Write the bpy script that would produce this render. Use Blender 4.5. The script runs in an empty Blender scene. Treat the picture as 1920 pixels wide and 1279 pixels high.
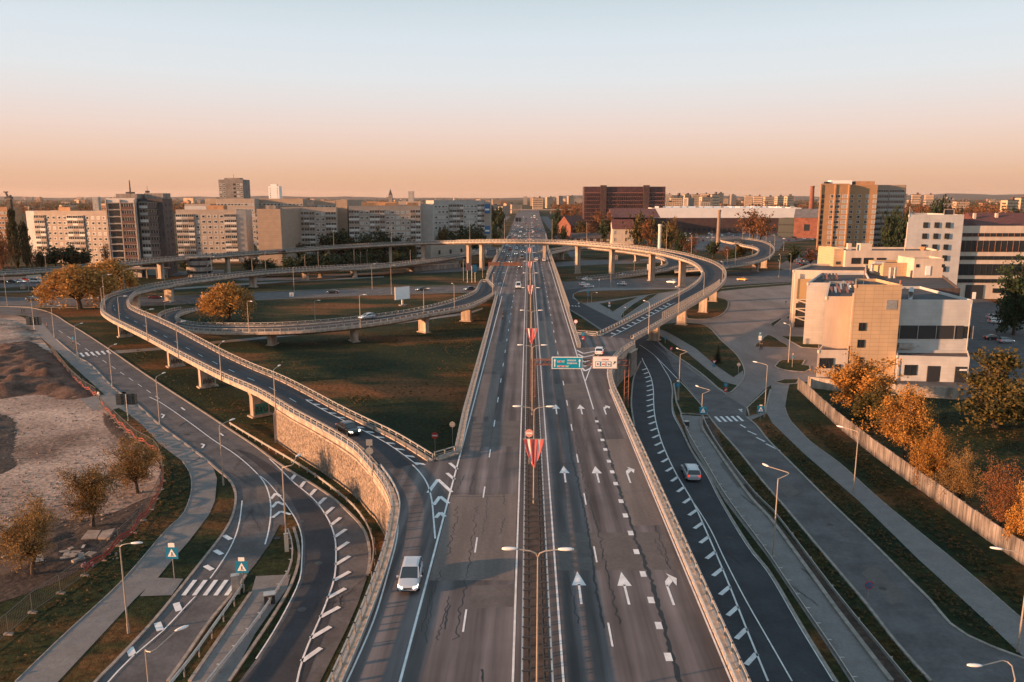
import bpy, bmesh, math, random
from mathutils import Vector, Matrix
from mathutils.geometry import tessellate_polygon
random.seed(7)
S = bpy.context.scene
R = math.radians
# ------------------------------------------------------------------ camera
F, CX, CY, H = 1450.0, 960.0, 639.5, 38.0
TH = math.atan(271.5/F); PSI = math.atan(31*math.cos(TH)/F)
cam_d = bpy.data.cameras.new('camera'); cam = bpy.data.objects.new('camera', cam_d)
S.collection.objects.link(cam); S.camera = cam
cam_d.sensor_width = 36; cam_d.lens = 36*F/1920; cam_d.clip_start = .5; cam_d.clip_end = 40000
cam.location = (0, 0, H); cam.rotation_euler = (math.pi/2-TH, 0, PSI)
# ------------------------------------------------------------------ light
SUN_EL, SUN_AZ = R(9.5), R(252)      # azimuth of the sun, clockwise from +Y
sd = Vector((math.sin(SUN_AZ)*math.cos(SUN_EL), math.cos(SUN_AZ)*math.cos(SUN_EL), math.sin(SUN_EL)))
sun_d = bpy.data.lights.new('sun', 'SUN'); sun = bpy.data.objects.new('sun', sun_d); S.collection.objects.link(sun)
sun.rotation_euler = sd.to_track_quat('Z', 'Y').to_euler()
sun_d.energy = 5.0; sun_d.angle = R(1.0); sun_d.color = (1, .50, .24)
W = bpy.data.worlds.new('World'); S.world = W; W.use_nodes = True
nt = W.node_tree; nt.nodes.clear()
def wn(t): return nt.nodes.new(t)
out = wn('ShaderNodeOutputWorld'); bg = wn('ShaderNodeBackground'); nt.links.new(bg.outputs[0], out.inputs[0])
sky = wn('ShaderNodeTexSky'); sky.sky_type = 'NISHITA'; sky.sun_disc = False; sky.sun_elevation = SUN_EL; sky.sun_rotation = SUN_AZ
bg.inputs[1].default_value = 1.0
scl = wn('ShaderNodeVectorMath'); scl.operation = 'SCALE'; scl.inputs['Scale'].default_value = .06
nt.links.new(sky.outputs[0], scl.inputs[0])
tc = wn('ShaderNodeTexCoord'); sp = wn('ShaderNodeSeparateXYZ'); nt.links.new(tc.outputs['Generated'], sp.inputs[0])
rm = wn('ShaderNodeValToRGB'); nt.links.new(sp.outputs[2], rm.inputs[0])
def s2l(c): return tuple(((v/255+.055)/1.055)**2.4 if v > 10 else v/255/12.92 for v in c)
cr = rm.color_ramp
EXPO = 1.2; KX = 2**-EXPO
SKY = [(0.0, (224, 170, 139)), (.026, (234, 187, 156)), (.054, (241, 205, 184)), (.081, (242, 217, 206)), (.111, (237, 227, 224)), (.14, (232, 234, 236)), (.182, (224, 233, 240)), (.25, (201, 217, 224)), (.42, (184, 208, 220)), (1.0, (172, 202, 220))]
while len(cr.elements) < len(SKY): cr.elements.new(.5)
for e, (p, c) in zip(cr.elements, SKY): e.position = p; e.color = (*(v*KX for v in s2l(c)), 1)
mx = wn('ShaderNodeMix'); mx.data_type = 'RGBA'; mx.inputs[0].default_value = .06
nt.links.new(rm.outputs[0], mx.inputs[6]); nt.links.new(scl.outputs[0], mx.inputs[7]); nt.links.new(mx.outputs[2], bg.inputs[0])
S.view_settings.view_transform = 'Standard'; S.view_settings.look = 'None'; S.view_settings.gamma = 1; S.view_settings.exposure = EXPO
# ------------------------------------------------------------------ projection helpers
_r = Vector((math.cos(PSI), math.sin(PSI), 0)); _h = Vector((-math.sin(PSI), math.cos(PSI), 0))
_f = _h*math.cos(TH) + Vector((0, 0, -math.sin(TH))); _u = _h*math.sin(TH) + Vector((0, 0, math.cos(TH)))
def P(px, py, z=0.0):
    d = _f + _r*((px-CX)/F) - _u*((py-CY)/F)
    t = (z-H)/d.z
    return Vector((d.x*t, d.y*t, z))
def zat(py, p):                      # height at which pixel row py meets the vertical over p
    A = p.x*_h.x + p.y*_h.y; v = -(py-CY)/F
    return H + A*(v*math.cos(TH)-math.sin(TH))/(math.cos(TH)+v*math.sin(TH))
def PD(px, d, z=0.0):                # point on pixel column px at forward distance d
    # solve x so that column matches
    zc = d*math.cos(TH)-(z-H)*math.sin(TH)
    q = _h*d + _r*((px-CX)/F*zc)
    return Vector((q.x, q.y, z))
def PL(pts, z=0.0): return [P(p[0], p[1], p[2] if len(p) > 2 else z) for p in pts]
# ------------------------------------------------------------------ materials
MATS = {}
def mat(name, col, rough=.8, metal=0, noise=0.0, scale=1.0, col2=None, bump=0.0, emit=None, es=1.0, stretch=(1, 1, 1), spec=.4, detail=6, coat=0, scale2=None, amt2=0.0):
    if name in MATS: return MATS[name]
    m = bpy.data.materials.new(name); m.use_nodes = True; n = m.node_tree; b = n.nodes['Principled BSDF']
    b.inputs['Roughness'].default_value = rough; b.inputs['Metallic'].default_value = metal; b.inputs['Specular IOR Level'].default_value = spec
    b.inputs['Coat Weight'].default_value = coat
    c = (*col, 1)
    b.inputs['Base Color'].default_value = c
    if noise or col2 or bump:
        t = n.nodes.new('ShaderNodeTexCoord'); mp = n.nodes.new('ShaderNodeMapping'); mp.inputs['Scale'].default_value = stretch
        n.links.new(t.outputs['Object'], mp.inputs[0])
        nz = n.nodes.new('ShaderNodeTexNoise'); nz.inputs['Scale'].default_value = scale; nz.inputs['Detail'].default_value = detail; nz.inputs['Roughness'].default_value = .62
        n.links.new(mp.outputs[0], nz.inputs['Vector'])
        rp = n.nodes.new('ShaderNodeValToRGB'); n.links.new(nz.outputs['Fac'], rp.inputs[0])
        k = noise
        lo = tuple(max(0, v*(1-k)) for v in col); hi = col2 if col2 else tuple(min(1, v*(1+k)) for v in col)
        rp.color_ramp.elements[0].position = .36; rp.color_ramp.elements[1].position = .64
        rp.color_ramp.elements[0].color = (*lo, 1); rp.color_ramp.elements[1].color = (*hi, 1)
        last = rp.outputs[0]
        if scale2:
            n2 = n.nodes.new('ShaderNodeTexNoise'); n2.inputs['Scale'].default_value = scale2; n2.inputs['Detail'].default_value = 4
            n.links.new(t.outputs['Object'], n2.inputs['Vector'])
            mr = n.nodes.new('ShaderNodeMapRange'); mr.inputs[1].default_value = .3; mr.inputs[2].default_value = .7; mr.inputs[3].default_value = 1-amt2; mr.inputs[4].default_value = 1+amt2
            n.links.new(n2.outputs['Fac'], mr.inputs[0])
            vm = n.nodes.new('ShaderNodeVectorMath'); vm.operation = 'SCALE'; n.links.new(last, vm.inputs[0]); n.links.new(mr.outputs[0], vm.inputs['Scale']); last = vm.outputs[0]
        n.links.new(last, b.inputs['Base Color'])
        if bump:
            bp = n.nodes.new('ShaderNodeBump'); bp.inputs['Strength'].default_value = bump; bp.inputs['Distance'].default_value = .1
            n3 = n.nodes.new('ShaderNodeTexNoise'); n3.inputs['Scale'].default_value = scale2 or scale*6; n3.inputs['Detail'].default_value = 5
            n.links.new(t.outputs['Object'], n3.inputs['Vector']); n.links.new(n3.outputs['Fac'], bp.inputs['Height']); n.links.new(bp.outputs[0], b.inputs['Normal'])
    if emit:
        b.inputs['Emission Color'].default_value = (*emit, 1); b.inputs['Emission Strength'].default_value = es
    MATS[name] = m; return m
def brickmat(name, c1, c2, mortar, bw, bh, ms=.02, rough=.85, offset=.5, noise=.25):
    if name in MATS: return MATS[name]
    m = bpy.data.materials.new(name); m.use_nodes = True; n = m.node_tree; b = n.nodes['Principled BSDF']; b.inputs['Roughness'].default_value = rough
    g = n.nodes.new('ShaderNodeNewGeometry'); s1 = n.nodes.new('ShaderNodeSeparateXYZ'); n.links.new(g.outputs['Position'], s1.inputs[0])
    # along-wall coordinate from position and normal
    cr_ = n.nodes.new('ShaderNodeVectorMath'); cr_.operation = 'CROSS_PRODUCT'; cr_.inputs[0].default_value = (0, 0, 1); n.links.new(g.outputs['True Normal'], cr_.inputs[1])
    dt = n.nodes.new('ShaderNodeVectorMath'); dt.operation = 'DOT_PRODUCT'; n.links.new(cr_.outputs[0], dt.inputs[0]); n.links.new(g.outputs['Position'], dt.inputs[1])
    cb = n.nodes.new('ShaderNodeCombineXYZ'); n.links.new(dt.outputs['Value'], cb.inputs[0]); n.links.new(s1.outputs[2], cb.inputs[1])
    bt = n.nodes.new('ShaderNodeTexBrick'); n.links.new(cb.outputs[0], bt.inputs['Vector']); bt.offset = offset
    bt.inputs['Scale'].default_value = 1; bt.inputs['Brick Width'].default_value = bw; bt.inputs['Row Height'].default_value = bh; bt.inputs['Mortar Size'].default_value = ms
    bt.inputs['Color1'].default_value = (*c1, 1); bt.inputs['Color2'].default_value = (*c2, 1); bt.inputs['Mortar'].default_value = (*mortar, 1)
    nz = n.nodes.new('ShaderNodeTexNoise'); nz.inputs['Scale'].default_value = .35; nz.inputs['Detail'].default_value = 8; n.links.new(g.outputs['Position'], nz.inputs['Vector'])
    mr = n.nodes.new('ShaderNodeMapRange'); mr.inputs[1].default_value = .3; mr.inputs[2].default_value = .7; mr.inputs[3].default_value = 1-noise; mr.inputs[4].default_value = 1+noise; n.links.new(nz.outputs['Fac'], mr.inputs[0])
    vm = n.nodes.new('ShaderNodeVectorMath'); vm.operation = 'SCALE'; n.links.new(bt.outputs[0], vm.inputs[0]); n.links.new(mr.outputs[0], vm.inputs['Scale']); n.links.new(vm.outputs[0], b.inputs['Base Color'])
    MATS[name] = m; return m
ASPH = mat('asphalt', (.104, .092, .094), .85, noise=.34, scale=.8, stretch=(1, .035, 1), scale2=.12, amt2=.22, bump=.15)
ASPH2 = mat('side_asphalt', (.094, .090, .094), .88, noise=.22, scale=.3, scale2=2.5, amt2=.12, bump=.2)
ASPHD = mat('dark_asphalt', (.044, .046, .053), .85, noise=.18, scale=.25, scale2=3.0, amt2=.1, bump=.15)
PAVE = mat('pavement_surface', (.150, .142, .141), .9, noise=.12, scale=.5, scale2=4.0, amt2=.1, bump=.15)
PLAZA = mat('plaza_surface', (.138, .122, .119), .9, noise=.22, scale=.12, stretch=(1, .4, 1), scale2=1.2, amt2=.12)  # warm tone and stretched streaks imitate reddish sunlight on the plaza
KERB = mat('kerb_stone', (.24, .21, .19), .85, noise=.25, scale=1.5)
LINE = mat('road_paint', (.60, .60, .61), .7, noise=.14, scale=1.3)
CRK = mat('tar_seal', (.012, .012, .014), .6)
def tracks(m):
    n = m.node_tree; b = n.nodes['Principled BSDF']; src = b.inputs['Base Color'].links[0].from_socket
    t = n.nodes.new('ShaderNodeTexCoord'); s = n.nodes.new('ShaderNodeSeparateXYZ'); n.links.new(t.outputs['Object'], s.inputs[0])
    def mth(op, a, c=None, v=None):
        q = n.nodes.new('ShaderNodeMath'); q.operation = op; n.links.new(a, q.inputs[0])
        if c is not None: n.links.new(c, q.inputs[1])
        if v is not None: q.inputs[1].default_value = v
        return q.outputs[0]
    sn = mth('SINE', mth('MULTIPLY', s.outputs[0], v=3.38)); nz = n.nodes.new('ShaderNodeTexNoise'); nz.inputs['Scale'].default_value = .06; n.links.new(t.outputs['Object'], nz.inputs['Vector'])
    k = mth('MULTIPLY', mth('MULTIPLY', sn, nz.outputs['Fac']), v=.34); k = mth('ADD', k, v=1.0)
    vm = n.nodes.new('ShaderNodeVectorMath'); vm.operation = 'SCALE'; n.links.new(src, vm.inputs[0]); n.links.new(k, vm.inputs['Scale']); n.links.new(vm.outputs[0], b.inputs['Base Color'])
tracks(ASPH)
for _m in (ASPH, ASPH2, ASPHD): _m.node_tree.nodes['Principled BSDF'].inputs['Specular IOR Level'].default_value = .15
PATCH = mat('asphalt_repair', (.092, .080, .078), .88, noise=.15, scale=.5, scale2=3, amt2=.12)
PATCHL = mat('worn_asphalt', (.13, .105, .098), .85, noise=.2, scale=.6, stretch=(1, .1, 1), scale2=3, amt2=.12)
def grassmat(name, a, b, c):
    m = bpy.data.materials.new(name); m.use_nodes = True; n = m.node_tree; bs = n.nodes['Principled BSDF']; bs.inputs['Roughness'].default_value = .95; bs.inputs['Specular IOR Level'].default_value = .1
    t = n.nodes.new('ShaderNodeTexCoord')
    def nz(s, d=6, st=None):
        q = n.nodes.new('ShaderNodeTexNoise'); q.inputs['Scale'].default_value = s; q.inputs['Detail'].default_value = d; q.inputs['Roughness'].default_value = .65
        if st:
            mp = n.nodes.new('ShaderNodeMapping'); mp.inputs['Scale'].default_value = st; n.links.new(t.outputs['Object'], mp.inputs[0]); n.links.new(mp.outputs[0], q.inputs['Vector'])
        else: n.links.new(t.outputs['Object'], q.inputs['Vector'])
        return q
    big = nz(.035, 8, (.55, 1.3, 1)); r1 = n.nodes.new('ShaderNodeValToRGB'); n.links.new(big.outputs['Fac'], r1.inputs[0])
    e = r1.color_ramp.elements; e[0].position = .38; e[0].color = (*a, 1); e[1].position = .50; e[1].color = (*b, 1); e2 = e.new(.62); e2.color = (*c, 1)
    sm = nz(1.3, 8); mr = n.nodes.new('ShaderNodeMapRange'); mr.inputs[1].default_value = .3; mr.inputs[2].default_value = .7; mr.inputs[3].default_value = .35; mr.inputs[4].default_value = 1.7; n.links.new(sm.outputs['Fac'], mr.inputs[0])
    vm = n.nodes.new('ShaderNodeVectorMath'); vm.operation = 'SCALE'; n.links.new(r1.outputs[0], vm.inputs[0]); n.links.new(mr.outputs[0], vm.inputs['Scale']); n.links.new(vm.outputs[0], bs.inputs['Base Color'])
    bp = n.nodes.new('ShaderNodeBump'); bp.inputs['Strength'].default_value = .8; bp.inputs['Distance'].default_value = .25; fn = nz(3.5, 8); n.links.new(fn.outputs['Fac'], bp.inputs['Height']); n.links.new(bp.outputs[0], bs.inputs['Normal'])
    MATS[name] = m; return m
GRASS = grassmat('grass', (.010, .020, .011), (.024, .030, .012), (.135, .058, .024))  # rust-brown patches paint in the reddish look of low sun on grass
DIRT = mat('building_site_soil', (.15, .092, .070), .95, noise=.3, scale=.05, col2=(.40, .295, .24), scale2=1.6, amt2=.4, bump=1.0, detail=10)
SOIL = mat('dark_soil', (.045, .030, .024), .95, noise=.4, scale=.3, scale2=2.0, amt2=.5, bump=1.0)
CONC = mat('bridge_concrete', (.36, .285, .23), .85, noise=.34, scale=1.1, stretch=(1, 1, .12), scale2=.35, amt2=.16, bump=.1)
CONCD = mat('weathered_concrete', (.22, .19, .17), .9, noise=.35, scale=.6, stretch=(1, 1, .25), scale2=3, amt2=.15)
STEEL = mat('galvanised_steel', (.42, .41, .40), .45, metal=.6, noise=.15, scale=2)
RAILM = mat('railing_paint', (.33, .31, .29), .55, metal=.2, noise=.2, scale=2)
RUST = mat('rust_red_paint', (.20, .085, .06), .7, noise=.3, scale=1)
POLE = mat('lamp_pole_paint', (.36, .31, .27), .5, metal=.3, noise=.12, scale=1)
LAMPW = mat('lamp_housing', (.72, .70, .68), .4)
DARK = mat('dark_metal', (.03, .032, .036), .5)
RUBBER = mat('rubber', (.015, .015, .016), .85)
GLASS = mat('window_glass', (.022, .028, .034), .12, spec=.8)
GLASSL = mat('curtained_window_glass', (.34, .33, .32), .35, spec=.6)
STONEW = mat('rubble_stone_wall', (.135, .105, .088), .9, noise=.5, scale=2.6, col2=(.30, .235, .185), scale2=5.0, amt2=.4, bump=1.0, detail=12)
WHITE = mat('white_paint', (.78, .77, .75), .5)
# ------------------------------------------------------------------ mesh builder
COL = S.collection
class MB:
    def __init__(s): s.v = []; s.f = []; s.m = []; s.mats = []; s.cur = 0
    def use(s, m):
        if m not in s.mats: s.mats.append(m)
        s.cur = s.mats.index(m); return s
    def face(s, pts):
        i = len(s.v); s.v += [tuple(p) for p in pts]; s.f.append(tuple(range(i, i+len(pts)))); s.m.append(s.cur); return s
    def add(s, vs, fs):
        i = len(s.v); s.v += [tuple(p) for p in vs]
        for f in fs: s.f.append(tuple(i+k for k in f)); s.m.append(s.cur)
        return s
    def box(s, c, d, rz=0.0):
        x, y, z = d[0]/2, d[1]/2, d[2]/2; ca, sa = math.cos(rz), math.sin(rz)
        vs = []
        for dz in (-z, z):
            for dx, dy in ((-x, -y), (x, -y), (x, y), (-x, y)): vs.append((c[0]+dx*ca-dy*sa, c[1]+dx*sa+dy*ca, c[2]+dz))
        return s.add(vs, [(3, 2, 1, 0), (4, 5, 6, 7), (0, 1, 5, 4), (1, 2, 6, 5), (2, 3, 7, 6), (3, 0, 4, 7)])
    def hexa(s, vs): return s.add(vs, [(3, 2, 1, 0), (4, 5, 6, 7), (0, 1, 5, 4), (1, 2, 6, 5), (2, 3, 7, 6), (3, 0, 4, 7)])
    def beam(s, a, b, w, h):          # box between two points
        a = Vector(a); b = Vector(b); d = (b-a)
        if d.length < 1e-5: return s
        d.normalize(); up = Vector((0, 0, 1)) if abs(d.z) < .9 else Vector((1, 0, 0))
        x = d.cross(up).normalized(); y = x.cross(d)
        vs = []
        for p in (a, b):
            for i, j in ((-1, -1), (1, -1), (1, 1), (-1, 1)): vs.append(p+x*(w/2*i)+y*(h/2*j))
        return s.hexa(vs)
    def tube(s, pts, rad, n=6, caps=True):
        pts = [Vector(p) for p in pts]; rad = rad if isinstance(rad, (list, tuple)) else [rad]*len(pts)
        base = len(s.v); vs = []
        for i, p in enumerate(pts):
            d = (pts[min(i+1, len(pts)-1)]-pts[max(i-1, 0)]).normalized()
            up = Vector((0, 0, 1)) if abs(d.z) < .95 else Vector((0, 1, 0))
            x = d.cross(up).normalized(); y = x.cross(d)
            for k in range(n):
                a = 2*math.pi*k/n; vs.append(p+x*(math.cos(a)*rad[i])+y*(math.sin(a)*rad[i]))
        fs = []
        for i in range(len(pts)-1):
            for k in range(n): fs.append((i*n+k, i*n+(k+1) % n, (i+1)*n+(k+1) % n, (i+1)*n+k))
        if caps: fs.append(tuple(reversed(range(n)))); fs.append(tuple((len(pts)-1)*n+k for k in range(n)))
        return s.add(vs, fs)
    def poly(s, pts, flip=False):     # flat polygon, triangulated
        pts = [Vector(p) for p in pts]
        tr = tessellate_polygon([[Vector((p.x, p.y, 0)) for p in pts]])
        i = len(s.v); s.v += [tuple(p) for p in pts]
        for t in tr:
            a, b, c = (pts[k] for k in t)
            up = (b.x-a.x)*(c.y-a.y)-(b.y-a.y)*(c.x-a.x) > 0
            s.f.append(tuple(i+k for k in (t if up != flip else t[::-1]))); s.m.append(s.cur)
        return s
    def prism(s, pts, z0, z1, top=True, bottom=True):
        pts = [Vector(p) for p in pts]
        A = sum(pts[i].x*pts[(i+1) % len(pts)].y-pts[(i+1) % len(pts)].x*pts[i].y for i in range(len(pts)))
        if A < 0: pts = pts[::-1]
        n = len(pts)
        if top: s.poly([(p.x, p.y, z1) for p in pts])
        if bottom: s.poly([(p.x, p.y, z0) for p in pts], True)
        for i in range(n):
            a, b = pts[i], pts[(i+1) % n]; s.face([(a.x, a.y, z0), (b.x, b.y, z0), (b.x, b.y, z1), (a.x, a.y, z1)])
        return s
    def build(s, name, m=None, parent=None, smooth=False):
        me = bpy.data.meshes.new(name); me.from_pydata(s.v, [], s.f)
        if m is not None: me.materials.append(m)
        else:
            for q in s.mats: me.materials.append(q)
            me.polygons.foreach_set('material_index', s.m)
        if smooth: me.polygons.foreach_set('use_smooth', [True]*len(me.polygons))
        me.update(); o = bpy.data.objects.new(name, me); COL.objects.link(o)
        if parent:
            o.parent = parent
            o.matrix_parent_inverse = Matrix.Identity(4)
        return o
def tag(o, label=None, cat=None, group=None, kind=None):
    if label: o['label'] = label
    if cat: o['category'] = cat
    if group: o['group'] = group
    if kind: o['kind'] = kind
    return o
def empty(name, loc=(0, 0, 0), rz=0.0, label=None, cat=None, group=None):
    o = bpy.data.objects.new(name, None); COL.objects.link(o); o.location = loc; o.rotation_euler = (0, 0, rz); o.empty_display_size = .5
    return tag(o, label, cat, group)
def O(n):
    one = ['', 'first', 'second', 'third', 'fourth', 'fifth', 'sixth', 'seventh', 'eighth', 'ninth', 'tenth', 'eleventh', 'twelfth', 'thirteenth', 'fourteenth', 'fifteenth', 'sixteenth', 'seventeenth', 'eighteenth', 'nineteenth']
    if n < 20: return one[n]
    if n >= 100: return 'hundred and '+O(n-100) if n > 100 else 'hundredth'
    t = ['', '', 'twenty', 'thirty', 'forty', 'fifty', 'sixty', 'seventy', 'eighty', 'ninety'][n//10]
    return t+'-'+one[n % 10] if n % 10 else t[:-1]+'ieth'
KIDS = {}
def kids(o):
    return [c for c in o.children]
def dup(o, loc=None, rz=None, label=None, group=None, parent=None, scale=None):
    c = o.copy(); COL.objects.link(c); c.parent = parent
    for ch in list(o.children): dup(ch, parent=c)
    if loc is not None: c.location = loc
    if rz is not None: c.rotation_euler = (0, 0, rz)
    if scale is not None: c.scale = scale
    if label: c['label'] = label
    if group: c['group'] = group
    return c
def sheet(name, pts, z, m, zpts=0.0, kind='structure', sm=0):
    w = [P(p[0], p[1], zpts) for p in pts]
    if sm: w = smooth_closed(w, sm)
    b = MB(); b.poly([(p.x, p.y, z) for p in w]); return tag(b.build(name, m), kind=kind)
def catmull(pts, n=8, closed=False):
    pts = [Vector(p) for p in pts]; N = len(pts); o = []
    rng = range(N if closed else N-1)
    for i in rng:
        if closed: a, b, c, d = pts[i-1], pts[i], pts[(i+1) % N], pts[(i+2) % N]
        else: a, b, c, d = pts[max(i-1, 0)], pts[i], pts[i+1], pts[min(i+2, N-1)]
        # centripetal
        def kn(t, p, q): return t+max((q-p).length, 1e-4)**.5
        t0 = 0; t1 = kn(t0, a, b); t2 = kn(t1, b, c); t3 = kn(t2, c, d)
        for k in range(n):
            t = t1+(t2-t1)*k/n
            A1 = a*((t1-t)/(t1-t0))+b*((t-t0)/(t1-t0)); A2 = b*((t2-t)/(t2-t1))+c*((t-t1)/(t2-t1)); A3 = c*((t3-t)/(t3-t2))+d*((t-t2)/(t3-t2))
            B1 = A1*((t2-t)/(t2-t0))+A2*((t-t0)/(t2-t0)); B2 = A2*((t3-t)/(t3-t1))+A3*((t-t1)/(t3-t1))
            o.append(B1*((t2-t)/(t2-t1))+B2*((t-t1)/(t2-t1)))
    if not closed: o.append(pts[-1])
    return o
def smooth_closed(w, n): return catmull(w, n, True)
def resample(pts, step):
    pts = [Vector(p) for p in pts]; L = [0]
    for a, b in zip(pts, pts[1:]): L.append(L[-1]+(b-a).length)
    n = max(1, round(L[-1]/step)); o = []; j = 0
    for i in range(n+1):
        t = L[-1]*i/n
        while j < len(L)-2 and L[j+1] < t: j += 1
        q = (t-L[j])/max(L[j+1]-L[j], 1e-6); o.append(pts[j].lerp(pts[j+1], min(1, q)))
    return o
def offset(pts, d):                   # offset to the left of travel
    o = []
    for i, p in enumerate(pts):
        t = (pts[min(i+1, len(pts)-1)]-pts[max(i-1, 0)]); t = Vector((t.x, t.y, 0)).normalized()
        o.append(p+Vector((-t.y, t.x, 0))*d)
    return o
def sweep(b, pts, prof, closed_prof=True, caps=True):   # prof: list of (side offset left, dz)
    pts = [Vector(p) for p in pts]; n = len(prof); vs = []
    for i, p in enumerate(pts):
        t = (pts[min(i+1, len(pts)-1)]-pts[max(i-1, 0)]); t = Vector((t.x, t.y, 0))
        if t.length < 1e-6: t = Vector((1, 0, 0))
        t.normalize(); l = Vector((-t.y, t.x, 0))
        for s_, dz in prof: q = p+l*s_; vs.append((q.x, q.y, p.z+dz))
    fs = []
    for i in range(len(pts)-1):
        for k in range(n if closed_prof else n-1):
            k2 = (k+1) % n; fs.append((i*n+k, (i+1)*n+k, (i+1)*n+k2, i*n+k2))
    if caps and closed_prof: fs.append(tuple(range(n))); fs.append(tuple((len(pts)-1)*n+k for k in reversed(range(n))))
    b.add(vs, fs); return b
def rect(w, z0, z1, c=0.0): return [(c-w/2, z0), (c-w/2, z1), (c+w/2, z1), (c+w/2, z0)]
# ------------------------------------------------------------------ ground
g = MB(); g.poly([(-9000, -400, 0), (9000, -400, 0), (9000, 16000, 0), (-9000, 16000, 0)]); tag(g.build('ground', GRASS), kind='structure')
# ------------------------------------------------------------------ world-coordinate part builder
def bw(b, name, m, parent, smooth=False):
    r = parent
    while r.parent: r = r.parent
    L = r.location
    b.v = [(v[0]-L.x, v[1]-L.y, v[2]-L.z) for v in b.v]
    return b.build(name, m, parent, smooth)
def railing(b, pts, h=1.0, step=2.0, low=.2, bar=.13, post=.15):
    pts = resample(pts, step)
    sweep(b, pts, rect(.24, -.02, low)); sweep(b, pts, rect(bar, h-.12, h)); sweep(b, pts, rect(.05, h*.55, h*.55+.05))
    for i, p in enumerate(pts):
        q = pts[min(i+1, len(pts)-1)]; r_ = pts[max(i-1, 0)]; a = math.atan2(q.y-r_.y, q.x-r_.x)
        b.box((p.x, p.y, p.z+h/2), (post*1.4, post, h), a)
    return b
def guard(b, pts, z=0.0, h=.75, step=3.0, side=.14, arm=0.0):
    """steel W-beam on posts; posts stand on the 'side' (left +) of the beam"""
    pts = resample([Vector((p.x, p.y, p.z+z)) for p in pts], step)
    sweep(b, pts, [(-.03, h-.32), (.035, h-.26), (-.03, h-.2), (-.03, h-.12), (.035, h-.06), (-.03, h), (-.08, h), (-.08, h-.32)])
    po = offset(pts, side)
    for i, p in enumerate(po):
        q = po[min(i+1, len(po)-1)]; r_ = po[max(i-1, 0)]; a = math.atan2(q.y-r_.y, q.x-r_.x)
        b.box((p.x, p.y, p.z+h/2-.05), (.12, .10, h-.06), a)
        if arm: 
            c = pts[i]; e = offset(pts, arm)[i] if False else c+(p-c).normalized()*arm
            b.beam((c.x, c.y, c.z+h-.1), (e.x, e.y, e.z+h-.1), .09, .06)
    return b
def fence_panels(b, pts, h0, h1, step=2.0):
    pts = resample(pts, step)
    for p in pts: b.box((p.x, p.y, p.z+(h0+h1)/2), (.09, .09, h1-h0))
    sweep(b, pts, rect(.07, h1-.07, h1)); sweep(b, pts, rect(.05, h0, h0+.06))
    fine = resample(pts, .33)
    for p in fine: b.box((p.x, p.y, p.z+(h0+h1)/2), (.03, .03, h1-h0))
    return b
def near(pairs, p):
    return min(range(len(pairs)), key=lambda i: ((pairs[i][0]+pairs[i][1])/2-p).xy.length)
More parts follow.
